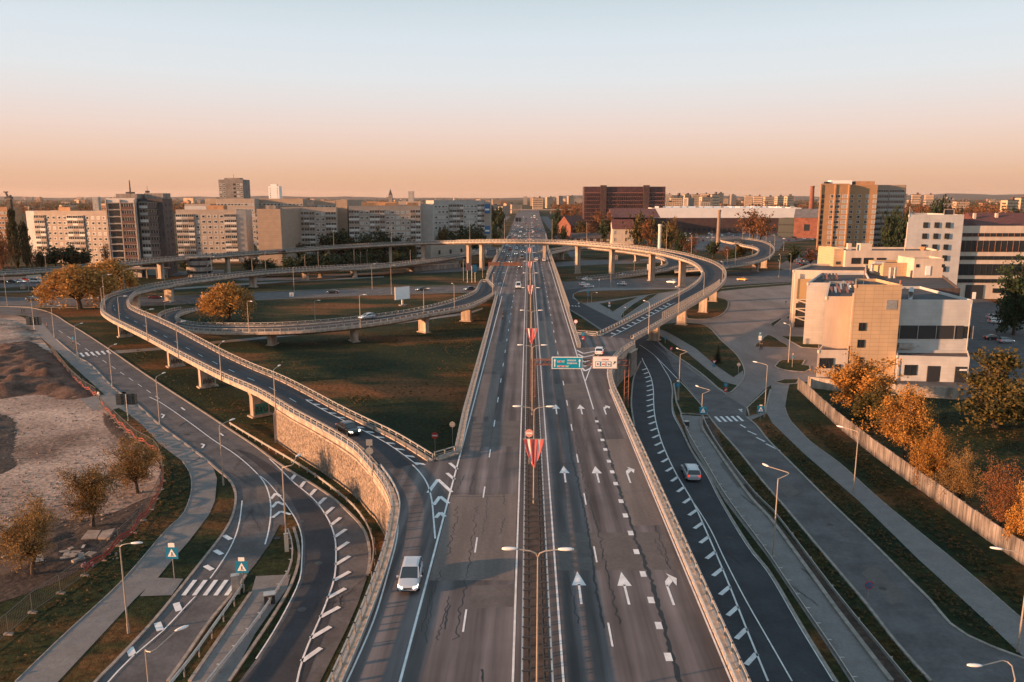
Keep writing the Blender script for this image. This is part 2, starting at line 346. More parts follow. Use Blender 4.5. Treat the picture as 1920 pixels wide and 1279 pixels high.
def ramp(name, label, inner, outer=None, width=None, piers=(), surf=None, cat='overpass', rail_i=True, rail_o=True, step=4.0, thick=1.25, minz=1.6, pier_dim=(1.3, 3.0)):
    I = resample(catmull(inner, 8), step)
    if outer is None: O = offset(I, width)
    else:
        Os = resample(catmull(outer, 8), .5); O = []; last = 0
        for p in I:
            j = min(range(last, min(len(Os), last+120)), key=lambda k: (Os[k]-p).xy.length); last = j; O.append(Os[j].copy())
        if last < len(Os)-8: pass
    for p, q in zip(I, O): q.z = p.z
    pairs = list(zip(I, O)); mid = (I[0]+O[0])/2
    root = empty(name, (mid.x, mid.y, 0), 0, label, cat)
    vs = []; n = 8
    for p, q in pairs:
        w = q-p; ins = .16
        zb = max(p.z-thick, -.3) if p.z > minz else -.3
        for t, z in ((0, p.z), (0, max(p.z-.55, zb)), (ins, zb), (1-ins, zb), (1, max(p.z-.55, zb)), (1, p.z)):
            c = p+w*t; vs.append((c.x, c.y, z-.02))
    k = 6; fs = []
    for i in range(len(pairs)-1):
        for j in range(k): fs.append((i*k+j, i*k+(j+1) % k, (i+1)*k+(j+1) % k, (i+1)*k+j))
    fs += [tuple(range(k)), tuple((len(pairs)-1)*k+j for j in reversed(range(k)))]
    b = MB(); b.add(vs, fs); bw(b, 'deck', CONC, root)
    b = MB(); vs = []
    for p, q in pairs:
        w = (q-p).normalized()
        for c in (p+w*.75, q-w*.75): vs.append((c.x, c.y, c.z+.02))
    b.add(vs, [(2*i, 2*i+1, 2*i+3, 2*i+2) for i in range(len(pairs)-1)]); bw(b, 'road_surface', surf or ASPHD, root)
    for (line, other, on) in ((I, O, rail_i), (O, I, rail_o)):
        if not on: continue
        edge = [p+(q-p).normalized()*.18 for p, q in zip(line, other)]
        kb = [p+(q-p).normalized()*.5 for p, q in zip(line, other)]
        b = MB(); sweep(b, kb, rect(.55, -.02, .16)); bw(b, 'kerb', CONC, root)
        b = MB(); railing(b, edge); bw(b, 'railing', RAILM, root)
        gb = [p+(q-p).normalized()*.82 for p, q in zip(line, other)]
        b = MB(); guard(b, gb, .02, .66, 3.0, 0.0); bw(b, 'guardrail', mat('darkened_guardrail', (.15, .14, .135), .6, metal=.3, noise=.25, scale=1.5), root)  # dark base colour imitates the shaded gaps behind the ramp railing
    for pp in piers:
        base = P(pp[0], pp[1], 0) if len(pp) < 3 or pp[2] != 'w' else Vector((pp[0], pp[1], 0))
        i = near(pairs, base); a, c = pairs[i]; m_ = (a+c)/2; zt = a.z-thick+.03
        w = (c-a).normalized(); ang = math.atan2(w.y, w.x)
        b = MB()
        L, T = pier_dim[1]/2, pier_dim[0]/2
        def cs(l, t, z): return [(m_.x+w.x*x-w.y*y, m_.y+w.y*x+w.x*y, z) for x, y in ((-l, -t), (l, -t), (l, t), (-l, t))]
        prev = cs(L, T, -.3)
        for l, t, z in ((L, T, zt-1.3), (L*1.25, T*1.05, zt-.35), (L*1.3, T*1.05, zt)):
            nx = cs(l, t, z); b.hexa(prev+nx); prev = nx
        b.box((m_.x+w.x*(0), m_.y+w.y*0, .1), (pier_dim[1]+.8, pier_dim[0]+.8, .3), ang)
        bw(b, 'pier', CONC, root)
    return root, pairs
# ------------------------------------------------------------------ main road deck (z = 6)
ZM = 6.0
RE = [P(1418, 1279, 7), P(1255, 940, 7), P(1226, 874, 7), P(1186, 791, 7), P(1167, 749, 7), P(1154, 720, 7), P(1149, 693, 7), P(1152, 677, 7), P(1160, 662, 7), P(1177, 647, 7), P(1192, 638, 7)]
RE = [Vector((14.75, 18, 7))]+[Vector((14.75, p.y, 7)) if i < 6 else p for i, p in enumerate(RE)]
RE = catmull(RE, 5)
LEW = PL([(608, 1279), (650, 1189), (692, 1088), (716, 1019), (725, 980), (732, 940), (730, 924), (719, 898), (698, 868)], 7)
d0 = LEW[0]+(LEW[0]-LEW[1])*1.2; LE = catmull([Vector((d0.x, d0.y, 7))]+LEW, 5)
gore_l = PL([(814, 861), (851, 850)], 6)
gore_r = PL([(1090, 652), (1082, 627), (1119, 629)], 6)
FARL = [(-9.75, 110), (-10.3, 190), (-10.8, 254), (-13, 275), (-16.6, 297), (-16.8, 345), (-17, 620), (-22, 1400), (-24, 1900)]
FARR = [(24, 1900), (20, 1400), (15.5, 670), (12.2, 440), (11.9, 300), (11.5, 190)]
_x = PL([(1184, 628), (1150, 619)], 6)
outline = [(p.x, p.y) for p in RE] + [(q.x, q.y) for q in _x] + [(gore_r[2].x, gore_r[2].y), (gore_r[1].x, gore_r[1].y)] + [(x, y) for x, y in FARR[::-1]] + [(x, y) for x, y in FARL[::-1]] + [(gore_l[1].x, gore_l[1].y), (gore_l[0].x, gore_l[0].y)] + [(p.x, p.y) for p in LE[::-1]]
main = tag(MB().prism([Vector((x, y, 0)) for x, y in outline], 4.75, ZM-.03).build('main_bridge_deck', CONC), kind='structure')
b = MB(); b.poly([(x, y, ZM) for x, y in outline]); tag(b.build('main_road', ASPH), kind='structure')
# low concrete kerb, railing and guard rail along the main deck
def edge_barrier(name, label, pts, side, cat='barrier', fence=None):
    root = empty(name, (pts[0].x, pts[0].y, ZM), 0, label, cat)
    e = offset(pts, side*.2); k = offset(pts, side*.55); gl = offset(pts, side*.95)
    b = MB(); sweep(b, k, rect(.6, 0, .17)); bw(b, 'kerb', CONC, root)
    b = MB(); railing(b, e); bw(b, 'railing', RAILM, root)
    b = MB(); guard(b, gl, 0, .75, 2.5, side*-.12); bw(b, 'guardrail', STEEL, root)
    if fence:
        b = MB(); fence_panels(b, [p for p in e if fence[0] <= p.y <= fence[1]], 1.0, 2.6); bw(b, 'fence_panel', RAILM, root)
    return root
edge_barrier('bridge_railing', 'long sunlit railing along the right edge of the foreground main road', [Vector((p.x, p.y, ZM)) for p in RE], 1)
edge_barrier('bridge_railing', 'curving railing above the stone wall along the left exit lane', [Vector((p.x, p.y, ZM)) for p in LE], -1)
edge_barrier('bridge_railing', 'railing on the main road edge between the left gore and inner loop', [gore_l[1].copy()]+[Vector((x, y, ZM)) for x, y in FARL[:3]], -1)
edge_barrier('bridge_railing', 'tall orange-lit railing on the right edge of the far main road', resample([Vector((x, y, ZM)) for x, y in FARR[:0:-1][::1]]+[], 10) if False else resample([gore_r[0].copy(), gore_r[1].copy()]+[Vector((x, y, ZM)) for x, y in FARR[::-1][:4]], 8), 1, fence=(205, 440))
edge_barrier('bridge_railing', 'mesh-fenced railing on the far left road edge before the high overpass', resample([Vector((x, y, ZM)) for x, y in FARL[3:7]], 8), -1, fence=(300, 460))
b_ = edge_barrier('bridge_railing', 'short cross railing closing the gore at the left exit lane', [gore_l[0].copy(), gore_l[1].copy()], -1)
b_ = edge_barrier('bridge_railing', 'short cross railing closing the gore at the right-hand ramp', [gore_r[1].copy(), gore_r[2].copy()], -1)
# ---- retaining walls
def rwall(name, label, pts, z1, m, th=.7, cap=True):
    root = empty(name, (pts[0].x, pts[0].y, 0), 0, label, 'retaining wall')
    b = MB(); sweep(b, [Vector((p.x, p.y, 0)) for p in pts], rect(th, -.3, z1)); bw(b, 'stone_face', m, root)
    if cap:
        b = MB(); sweep(b, [Vector((p.x, p.y, z1)) for p in pts], rect(th+.22, 0, .18)); bw(b, 'coping', CONC, root)
    return root
# ------------------------------------------------------------------ ramps
# A: big left loop
outA = PL([(698, 868), (666, 834), (629, 810), (586, 786), (546, 765), (515, 746), (480, 726), (415, 698), (335, 658), (276, 627), (231, 605), (205, 592), (190, 581), (187, 573), (191, 562), (202, 552), (227, 544), (258, 536.5), (289, 530), (321, 525), (368, 518), (415, 512)], 7.2)
outA += [P(480, 505, 6.9), P(560, 499.5, 6.2), P(630, 496, 5.6), P(700, 493, 5.0), P(790, 490, 4.2), P(860, 487.5, 3.4)]
inA = PL([(814, 862), (746, 823), (693, 797), (639, 770), (586, 741), (533, 714), (480, 692), (430, 669), (383, 644), (336, 619), (289, 597), (258, 584), (246, 577), (243, 568), (249, 557), (261, 548.5), (289, 542), (321, 536), (368, 527.5), (415, 522)], 6.2)
inA[0].z = 6.0
inA += [P(480, 514, 5.9), P(560, 508, 5.2), P(630, 504, 4.6), P(700, 501, 4.0), P(790, 497, 3.2), P(860, 493, 2.4)]
outA[0].z = 7
rA, pA = ramp('curved_overpass', 'large elevated loop ramp curving round on the left of the main road', inA, outA,
    piers=[(235, 633), (323, 690), (385, 729), (470, 781), (265, 582), (335, 566), (512, 541), (610, 530), (703, 522)], surf=ASPHD, step=3.0)
# D: inner left loop, leaves main road at (925,545) and drops to ground near (330,600)
farD = [Vector((-16.0, 292, 6)), P(905, 528, 6), P(888, 550, 6), P(860, 562, 5.9), P(800, 579, 5.7), P(740, 590, 5.5), P(680, 598, 5.1), P(600, 606, 4.6), P(520, 611, 4.1), P(440, 612, 3.5), P(380, 611, 2.9), P(345, 606, 2.2), P(333, 599, 1.7), P(337, 591, 1.2), P(352, 585, .6), P(375, 581, .15)]
nearD = [Vector((-10.8, 256, 6)), P(905, 565, 6), P(870, 577, 6), P(800, 590, 5.7), P(740, 600, 5.5), P(680, 609, 5.1), P(600, 618, 4.6), P(520, 624, 4.1), P(440, 626, 3.5), P(370, 625, 2.9), P(325, 618, 2.2), P(300, 605, 1.7), P(297, 594, 1.2), P(320, 583, .6), P(365, 574, .15)]
rD, pD = ramp('curved_overpass', 'lower inner loop ramp in the grass left of the main road carrying a silver car', farD, nearD, piers=[(908, 603), (832, 627), (674, 652), (487, 657)], step=3.0, surf=ASPHD)
# B: ramp behind loop, rises to the main road at the far left
nB = [Vector((-17.0, 425, 6)), P(925, 466, 5.9), P(870, 476, 5.6), P(800, 487, 5.2), P(740, 495, 4.8), P(700, 499, 4.5), P(640, 503, 4.0), P(570, 507, 3.0), P(500, 512, 1.6), P(430, 518, .3)]
rB, pB = ramp('curved_overpass', 'straight connecting ramp rising behind the left loop to meet the main road', nB, width=7.0, piers=[(925, 489), (895, 496), (869, 505), (581, 530), (674, 521)], step=5.0, surf=ASPHD)
# C: high overpass
nC = PL([(-140, 521, 7.2), (0, 514, 7.4), (82, 509, 7.6), (165, 502.5, 7.9), (250, 495, 8.3), (322, 487.5, 8.7), (400, 481.5, 9.1), (480, 475.5, 9.6), (560, 470, 10.3), (630, 464.5, 11.0), (700, 460.5, 12.0), (780, 456.5, 13.0), (880, 454, 14.6), (960, 453.8, 15.3)])
nC += [P(px, py, z) for px, py, z in ((1040, 455, 15.2), (1100, 459, 14.8), (1185, 467.5, 13.9), (1230, 474.5, 13.3), (1262, 482, 12.6), (1290, 490.5, 11.7), (1308, 500.5, 10.8), (1315, 511, 9.9), (1312, 523, 9.1), (1300, 535, 8.4), (1285, 545, 7.9), (1235, 571, 7.1), (1185, 597, 6.4), (1150, 615, 6.1), (1119, 630, 6.0))]
C_pairs_width = 8.8
rC, pC = ramp('high_overpass', 'tall sunlit overpass crossing above the main road and sweeping down on the right', nC, width=9.0,
    piers=[(86, 540), (318, 524), (428, 512), (530, 506), (607, 501), (735, 493), (808, 496), (878, 505), (946, 500), (1037, 500), (1089, 512), (1168, 514), (1231, 525), (1276, 537), (1336, 566), (1323, 586), (1285, 610), (1237, 640)], step=4.0, surf=ASPHD, pier_dim=(1.5, 2.6))
b = MB(); seg = [q+(p-q).normalized()*.18 for p, q in pC if p.y < 262 and p.y > 172 and p.x > 25]; fence_panels(b, seg, 1.0, 2.7); bw(b, 'fence_panel', RAILM, rC)
# E: right loop at middle level
nE = [Vector((12.3, 438, 6)), P(1095, 465, 5.9), P(1140, 468.5, 5.6), P(1185, 474, 5.1), P(1227, 481.5, 4.4), P(1244, 487, 3.8), P(1250, 493, 3.3), P(1246, 499, 2.8), P(1225, 505, 2.0), P(1180, 512, 1.1), P(1125, 519, .5), P(1080, 523, .15)]
fE = [Vector((12.3, 500, 6)), P(1110, 457, 5.9), P(1160, 461, 5.6), P(1210, 466, 5.1), P(1255, 473, 4.4), P(1272, 480, 3.8), P(1280, 490, 3.3), P(1272, 501, 2.8), P(1240, 511, 2.0), P(1185, 519, 1.1), P(1128, 526, .5), P(1082, 529, .15)]
rE, pE = ramp('curved_overpass', 'low loop ramp curling under the high overpass on the right of the main road', nE, width=8.0, piers=[(1079, 488), (1145, 492), (1212, 498)], step=4.0, surf=ASPHD)
# F: far right loop bridge
nF = PL([(1265, 510, 2.2), (1300, 507, 3.2), (1345, 503, 4.5), (1400, 496, 5.6), (1435, 487, 6.4), (1450, 477, 7.2), (1452, 467, 8.0), (1438, 457, 8.8), (1415, 451, 9.4), (1390, 448.5, 9.9), (1350, 450, 10.3)])
fF = PL([(1268, 502, 2.2), (1300, 499, 3.2), (1345, 495, 4.5), (1385, 489, 5.6), (1412, 482, 6.4), (1420, 475, 7.2), (1420, 468, 8.0), (1412, 463, 8.8), (1400, 459.5, 9.4), (1385, 457, 9.9), (1350, 456, 10.3)])
rF, pF = ramp('curved_overpass', 'distant bright loop ramp behind the high overpass at the far right', nF, fF, piers=[(1370, 518), (1425, 510), (1434, 502), (1376, 470)], step=4.0, surf=ASPHD)
# retaining walls under the foreground deck and ramp starts
wl = [p-Vector((0, 0, 7)) for p in outA[:6][::-1]]+[p for p in LE[::-1]]
wl = resample([Vector((p.x, p.y, 0)) for p in wl], 2.5)
rwall('retaining_wall', 'long rough stone retaining wall lit by the sun under the left exit lane', offset(wl, .40), 5.25, STONEW)
wr = catmull([Vector((p.x, p.y, 0)) for p in [P(1177, 647, 7)]+RE[::-1]], 1)
rwall('retaining_wall', 'shaded grey stone retaining wall beneath the start of the right-hand ramp', offset(resample(wr, 2.5), -.40), 5.25, brickmat('grey_rubble_wall', (.20, .19, .175), (.12, .115, .11), (.08, .075, .07), .75, .34, .05, offset=.37, noise=.4))
inner_l = [Vector((p.x, p.y, 0)) for p in [inA[4], inA[3], inA[2], inA[1], gore_l[0], gore_l[1]]+[Vector((-9.9, 112, 0)), Vector((-10.4, 195, 0))]]
rwall('retaining_wall', 'concrete retaining wall behind the left gore facing the lawn', offset(resample(inner_l, 4), -.45), 4.6, CONCD)
inner_r = [Vector((p.x, p.y, 0)) for p in [Vector((11.5, 200, 0)), gore_r[0], gore_r[1], gore_r[2]]]
rwall('retaining_wall', 'concrete retaining wall behind the right gore facing the lawn', offset(resample(inner_r, 4), -.5), 4.6, CONCD)
# abutment end walls
b = MB(); a_, c_ = outA[5], inA[5]; sweep(b, [Vector((a_.x, a_.y, 0)), Vector((c_.x, c_.y, 0))], rect(.8, -.3, 4.6)); tag(b.build('abutment', CONCD), 'shaded concrete abutment closing the stone wall under the left loop ramp', 'abutment')
# sloped embankment ends of loops (earth under low ramps)
b = MB(); sweep(b, [Vector(((a+c).x/2, (a+c).y/2, 0)) for a, c in pA if a.z < 3.4], [(-4.2, -.2), (-4.2, 2.2), (4.2, 2.2), (4.2, -.2)]); tag(b.build('abutment', CONCD), 'long low stone-faced abutment where the left loop ramp meets the ground', 'abutment')
# piers for the main bridge
mr = empty('main_bridge_support', (0, 215, 0), 0, 'row of concrete piers holding up the main road beyond the loops', 'bridge support')
for yy in (215, 245, 275, 305, 335, 365, 395, 425):
    for xx in (-8, 8):
        b = MB(); b.box((xx, yy, 2.3), (2.6, 1.2, 5)); bw(b, 'pier', CONC, mr)
    b = MB(); b.box((.4, yy, 4.5), (21, 1.4, .6)); bw(b, 'cross_beam', CONC, mr)
# ------------------------------------------------------------------ road markings on the main deck
ZL = ZM+.012
def strip(b, pts, w, z):
    pts = [Vector((p[0], p[1], 0)) for p in pts]; a = offset(pts, w/2); c = offset(pts, -w/2)
    b.add([(p.x, p.y, z) for q in zip(a, c) for p in q], [(2*i+1, 2*i+3, 2*i+2, 2*i) for i in range(len(pts)-1)])
def bar(b, p, q, w, z):               # p->q centre line
    strip(b, [(p[0], p[1]), (q[0], q[1])], w, z)
m = MB()
strip(m, [(-.93, 18), (-.93, 600)], .16, ZL); strip(m, [(2.47, 18), (2.47, 600)], .16, ZL)
strip(m, [(-8.49, 18), (-8.49, 250)], .18, ZL); strip(m, [(13.72, 18), (13.72, 127)], .14, ZL)
strip(m, [(10.05, 136), (10.05, 430)], .18, ZL); strip(m, [(10.05, 114.5), (10.05, 136)], .18, ZL)
strip(m, [(-9.4, 250), (-9.4, 520)], .14, ZL)
for y in [50.5+13.1*k for k in range(-3, 40)]:
    bar(m, (-4.77, y+2.2), (-4.77, y+5.4), .15, ZL); bar(m, (6.2, y+.5), (6.2, y+3.7), .15, ZL)
    if y > 270: bar(m, (-12.5, y), (-12.5, y+3), .15, ZL)
def kpt(px, py, z=ZM): p = P(px, py, z); return (p.x, p.y)
for py in (1234, 1175, 1127, 1078, 1036, 1001, 968, 941, 908, 886, 866, 844, 826, 808, 791):   # block markings between lane 2 and 3
    y = P(1100, py, ZM).y; bar(m, (10.0, y-.25), (10.0, y+.75), .5, ZL)
def arrow(b, x, y, L=5.2, turn=False, z=ZL):
    strip(b, [(x, y), (x, y+L*.62)], .2, z)
    if not turn: b.face([(x-.6, y+L*.58, z), (x+.6, y+L*.58, z), (x, y+L*1.05, z)])
    else:
        b.face([(x-.1, y+L*.62, z), (x+.1, y+L*.56, z), (x+.62, y+L*.76, z), (x+.45, y+L*.92, z), (x-.05, y+L*.74, z)])
        b.face([(x+.80, y+L*.60, z), (x+1.05, y+L*.85, z), (x+.28, y+L*1.02, z)])
for py in (1133, 905, 777, 716):
    y0 = P(1100, py, ZM).y
    if py == 716: continue
    arrow(m, 4.35, y0); arrow(m, 8.15, y0); arrow(m, 11.7, y0, turn=True)
for py in (533, 513, 492):
    y0 = P(930, py, ZM).y; arrow(m, -14.6, y0); arrow(m, -11, y0, turn=True)
# gores
def chev(b, pts_l, apex, pts_r, w, z): bar(b, pts_l, apex, w, z); bar(b, apex, pts_r, w, z+.003)
GL = [((803, 924), (821, 899), (847, 923)), ((813, 947), (825, 931), (841, 944)), ((817, 971), (826, 961), (834, 969))]
for a, c, d in GL: bar(m, kpt(*a), kpt(*c), .42, ZL); bar(m, kpt(*c), kpt(*d), .42, ZL+.003)
bar(m, kpt(843, 868), kpt(857, 880), .4, ZL); bar(m, kpt(838, 887), kpt(852, 899), .4, ZL)
for y in (661, 668, 677, 685, 694):
    t = (y-655)/60; xl = 991+.3087*(y-370); xr = 1128-(y-655)*.48
    if xr-xl < 4: continue
    xm = xl*.7+xr*.3; chev(m, kpt(xl+1, y-4), kpt(xm, y+2), kpt(xr-1, y-4), .42, ZL)
strip(m, [kpt(1097.5, 715), kpt(1105, 695), kpt(1113, 678), kpt(1124, 664)], .18, ZL)
# exit lane line on the left (ramp A) and hatch blocks
lA = catmull(PL([(816, 1010), (813, 973), (809, 935), (800, 905), (782, 880), (757, 858), (728, 838), (695, 818), (660, 800), (625, 785)], ZM), 6)
strip(m, lA, .16, ZL)
for p, q in zip(resample(lA, 3.3)[:-1], resample(lA, 3.3)[1:]):
    t = (q-p).normalized(); n_ = Vector((t.y, -t.x, 0))
    if p.y > 89: bar(m, (p.x, p.y), (p.x+n_.x*.65-t.x*1.9, p.y+n_.y*.65-t.y*1.9), .55, ZL)
eA = catmull(PL([(650, 1279), (700, 1165), (730, 1065), (742, 1020), (746, 990), (742, 950), (738, 925), (722, 893), (700, 866)], ZM), 5); strip(m, eA, .13, ZL)
eR = catmull(PL([(1365, 1260), (1232, 940), (1190, 838), (1160, 765), (1140, 710), (1139, 695), (1146, 675), (1160, 658)], ZM), 5)
strip(m, [p for p in eR if p.y > 125], .14, ZL)
tag(m.build('road_marking', LINE), kind='structure')
# markings on ramps
m = MB()
def ramp_line(pairs, t, i0, i1, w=.14, dash=None, zz=.035):
    pts = [p.lerp(q, t) for p, q in pairs[i0:i1]]
    if not dash: 
        a = offset(pts, w/2); c = offset(pts, -w/2)
        m.add([(p.x, p.y, p.z+zz) for q in zip(a, c) for p in q], [(2*i+1, 2*i+3, 2*i+2, 2*i) for i in range(len(pts)-1)])
    else:
        r = resample(pts, dash)
        for i in range(0, len(r)-1, 3):
            a, c = r[i], r[i+1]; t_ = (c-a).normalized(); n_ = Vector((-t_.y, t_.x, 0))*(w/2)
            m.face([a-n_+Vector((0, 0, zz)), c-n_+Vector((0, 0, zz)), c+n_+Vector((0, 0, zz)), a+n_+Vector((0, 0, zz))])
ramp_line(pA, .30, 0, 13); ramp_line(pA, .55, 12, 60, .12, 3); ramp_line(pA, .9, 0, len(pA)-5, .1); ramp_line(pA, .1, 13, len(pA)-5, .1)
for i in range(0, 13):
    p = pA[i][0].lerp(pA[i][1], .30); q = pA[i][0].lerp(pA[i][1], .19); t = (pA[i+1][0]-pA[i][0]).normalized()
    m.face([p+Vector((0, 0, .04)), p+t*.7+Vector((0, 0, .04)), q+t*-.2+Vector((0, 0, .04)), q-t*.9+Vector((0, 0, .04))])
ramp_line(pD, .1, 0, len(pD), .12); ramp_line(pD, .9, 0, len(pD), .12)
ramp_line(pC, .1, 0, len(pC), .12); ramp_line(pC, .9, 0, len(pC), .12)
n0 = len(pC)-1
for i in range(n0-13, n0):
    p = pC[i][0].lerp(pC[i][1], .38); q = pC[i][0].lerp(pC[i][1], .2); t = (pC[i][0]-pC[i-1][0]).normalized()
    m.face([p+Vector((0, 0, .04)), p+t*.8+Vector((0, 0, .04)), q-t*.6+Vector((0, 0, .04)), q-t*1.4+Vector((0, 0, .04))])
ramp_line(pC, .38, n0-14, n0+1)
tag(m.build('ramp_marking', LINE), kind='structure')
m = MB()
for (x0, x1, ya, yb) in ((2.7, 13.4, 62.5, 70.5), (-8.2, -1.2, 96, 108), (4.6, 10, 120, 131), (-8.3, -4.9, 140, 170), (-4.6, -1.1, 56, 60)): m.face([(x0, ya, ZM+.003), (x1, ya+.4, ZM+.003), (x1, yb, ZM+.003), (x0, yb-.3, ZM+.003)])
tag(m.build('asphalt_repair', PATCH), kind='structure'); m = MB()
for (x0, x1, ya, yb) in ((-8.3, -1.1, 60.5, 80), (10.3, 13.5, 72, 100), (-8.3, -5, 110, 138), (2.7, 6, 150, 200)): m.face([(x0, ya, ZM+.0045), (x1, ya+.2, ZM+.0045), (x1, yb, ZM+.0045), (x0, yb-.5, ZM+.0045)])
tag(m.build('worn_asphalt', PATCHL), kind='structure')
# tar-sealed cracks and patches on the main deck
m = MB()
def crack(pts, w, jit=.12, z=ZM+.006):
    r = resample([Vector((*kpt(*p), 0)) for p in pts], .45); o = []
    for i, p in enumerate(r):
        o.append(p+Vector((random.gauss(0, jit)*.5, 0, 0)))
    a = []; c = []
    for p in o:
        ww = w*1.7*random.uniform(.5, 1.3); a.append((p.x-ww/2, p.y, z)); c.append((p.x+ww/2, p.y, z))
    m.add([v for q in zip(a, c) for v in q], [(2*i, 2*i+1, 2*i+3, 2*i+2) for i in range(len(o)-1)])
crack([(1133, 1178), (1120, 1120), (1110, 1040), (1097, 960), (1091, 940), (1083, 895), (1072, 862), (1070, 845), (1065, 800), (1055, 730), (1047, 700)], .11)
crack([(1160, 1170), (1150, 1120), (1138, 1070), (1129, 1030), (1119, 985), (1104, 940), (1092, 880), (1078, 815), (1068, 745)], .07, .25)
crack([(1274, 1279), (1256, 1215), (1245, 1170), (1230, 1120), (1215, 1070), (1203, 1040), (1190, 1005), (1178, 965), (1168, 940), (1150, 880), (1130, 815), (1117, 782)], .2)
crack([(835, 1180), (838, 1150), (843, 1135)], .07); crack([(905, 1279), (905, 1255)], .1); crack([(857, 950), (853, 980), (845, 1010), (838, 1040)], .06, .3)
crack([(893, 950), (886, 1000), (880, 1050), (868, 1120), (856, 1200)], .05, .3); crack([(917, 845), (920, 830), (925, 800)], .06, .2)
for k in range(26):
    x = random.choice([-7.6, -6.2, -4.1, -2.6, 3.6, 5.3, 7.4, 9.2, 11.2, 12.6])+random.uniform(-.4, .4); y = random.uniform(48, 150); L = random.uniform(3, 12); r_ = resample([Vector((x, y, 0)), Vector((x+random.uniform(-.5, .5), y+L, 0))], .4); w_ = random.uniform(.04, .09); vs = []
    for p in r_: dx = random.gauss(0, .09); vs += [(p.x+dx-w_/2, p.y, ZM+.007), (p.x+dx+w_/2, p.y, ZM+.007)]
    m.add(vs, [(2*i, 2*i+1, 2*i+3, 2*i+2) for i in range(len(r_)-1)])
for k in range(7):
    y = random.uniform(50, 140); x0 = random.choice([-8.2, 2.7]); r_ = resample([Vector((x0, y, 0)), Vector((x0+random.uniform(3, 9), y+random.uniform(-.5, .5), 0))], .5); vs = []
    for p in r_: dy = random.gauss(0, .06); vs += [(p.x, p.y+dy, ZM+.007), (p.x, p.y+dy+.09, ZM+.007)]
    m.add(vs, [(2*i+1, 2*i, 2*i+2, 2*i+3) for i in range(len(r_)-1)])
tag(m.build('tar_seal', CRK), kind='structure')
def mound(pts, hmax, m_, n=46):
    w = catmull([P(x, y, 0) for x, y in pts], 5, True); x0, x1 = min(p.x for p in w), max(p.x for p in w); y0, y1 = min(p.y for p in w), max(p.y for p in w)
    def inside(x, y):
        r = False; j = len(w)-1; dm = 1e9
        for i in range(len(w)):
            a_, b_ = w[i], w[j]; j = i
            if (a_.y > y) != (b_.y > y) and x < (b_.x-a_.x)*(y-a_.y)/(b_.y-a_.y)+a_.x: r = not r
            dm = min(dm, math.hypot(a_.x-x, a_.y-y))
        return dm if r else -1
    import mathutils.noise as N
    b = MB(); vs = []; ok = []
    for j in range(n+1):
        for i in range(n+1):
            x = x0+(x1-x0)*i/n; y = y0+(y1-y0)*j/n; dd = inside(x, y)
            h = 0 if dd < 0 else min(1, dd/5)*(.35+.65*abs(N.fractal(Vector((x*.22, y*.22, 3)), 1, 2, 5)))*hmax
            vs.append((x, y, h-.05 if dd < 0 else h+.02)); ok.append(dd >= 0)
    fs = [(j*(n+1)+i, j*(n+1)+i+1, (j+1)*(n+1)+i+1, (j+1)*(n+1)+i) for j in range(n) for i in range(n) if any(ok[k] for k in (j*(n+1)+i, j*(n+1)+i+1, (j+1)*(n+1)+i+1, (j+1)*(n+1)+i))]
    b.add(vs, fs); o = b.build('soil_heap', m_, smooth=True); return tag(o, kind='structure')
# ------------------------------------------------------------------ ground-level roads, pavements and islands
z1, z2, z3, z4 = .012, .024, .036, .048
sheet('building_site', [(-260, 590), (0, 588), (45, 596), (75, 632), (110, 672), (150, 708), (185, 745), (225, 742), (238, 762), (215, 766), (205, 790), (250, 832), (292, 860), (303, 890), (300, 925), (262, 950), (215, 975), (190, 1000), (130, 1020), (60, 1040), (0, 1060), (-120, 1090), (-500, 1120)], z1, DIRT, sm=3)
mound([(-80, 765), (20, 783), (29, 820), (25, 850), (33, 872), (10, 887), (-80, 893)], .8, SOIL, 50)
SOILW = mat('warm_soil', (.080, .042, .029), .95, noise=.45, scale=.4, scale2=2.5, amt2=.4, bump=1.0)
mound([(40, 640), (90, 662), (130, 697), (165, 727), (178, 742), (120, 750), (90, 742), (60, 740), (0, 748), (-80, 745), (-60, 690)], 2.6, SOILW, 60)
mound([(-200, 600), (-20, 596), (30, 606), (60, 640), (20, 660), (-100, 680), (-260, 660)], 1.5, DIRT, 50)
mound([(40, 1015), (90, 985), (160, 985), (230, 965), (262, 950), (250, 975), (190, 1030), (120, 1070), (40, 1090), (-20, 1100)], .9, SOIL, 50)
mound([(194, 772), (222, 797), (248, 825), (242, 836), (214, 818), (197, 800)], .5, SOIL, 40)
sheet('grass_patch_soil', [(0, 1010), (60, 960), (130, 975), (215, 960), (260, 940), (290, 930), (285, 960), (190, 1040), (110, 1090), (0, 1130), (-80, 1150)], z2, SOIL, sm=4)
sheet('site_entrance', [(150, 748), (196, 740), (235, 735), (250, 757), (214, 768), (175, 770)], z3, PAVE)
pathL = [(50, 600), (75, 632), (106, 658), (149, 698), (198, 742), (213, 760), (239, 775), (266, 797), (300, 834), (343, 866), (357, 890), (359, 919), (354, 940), (342, 966), (313, 993), (228, 1091), (117, 1194), (29, 1279), (-60, 1370)]
pathR = [(40, 1360), (109, 1279), (230, 1149), (252, 1125), (278, 1100), (297, 1083), (318, 1057), (353, 1017), (392, 966), (403, 940), (407, 898), (399, 874), (393, 868), (345, 831), (300, 798), (255, 757), (226, 738), (210, 725), (165, 680), (149, 672), (106, 637), (80, 606)]
sheet('pavement', pathL+pathR, z4, PAVE)
sheet('pavement', [(290, 1084), (344, 1086), (322, 1117), (262, 1119)], z4+.01, PAVE)
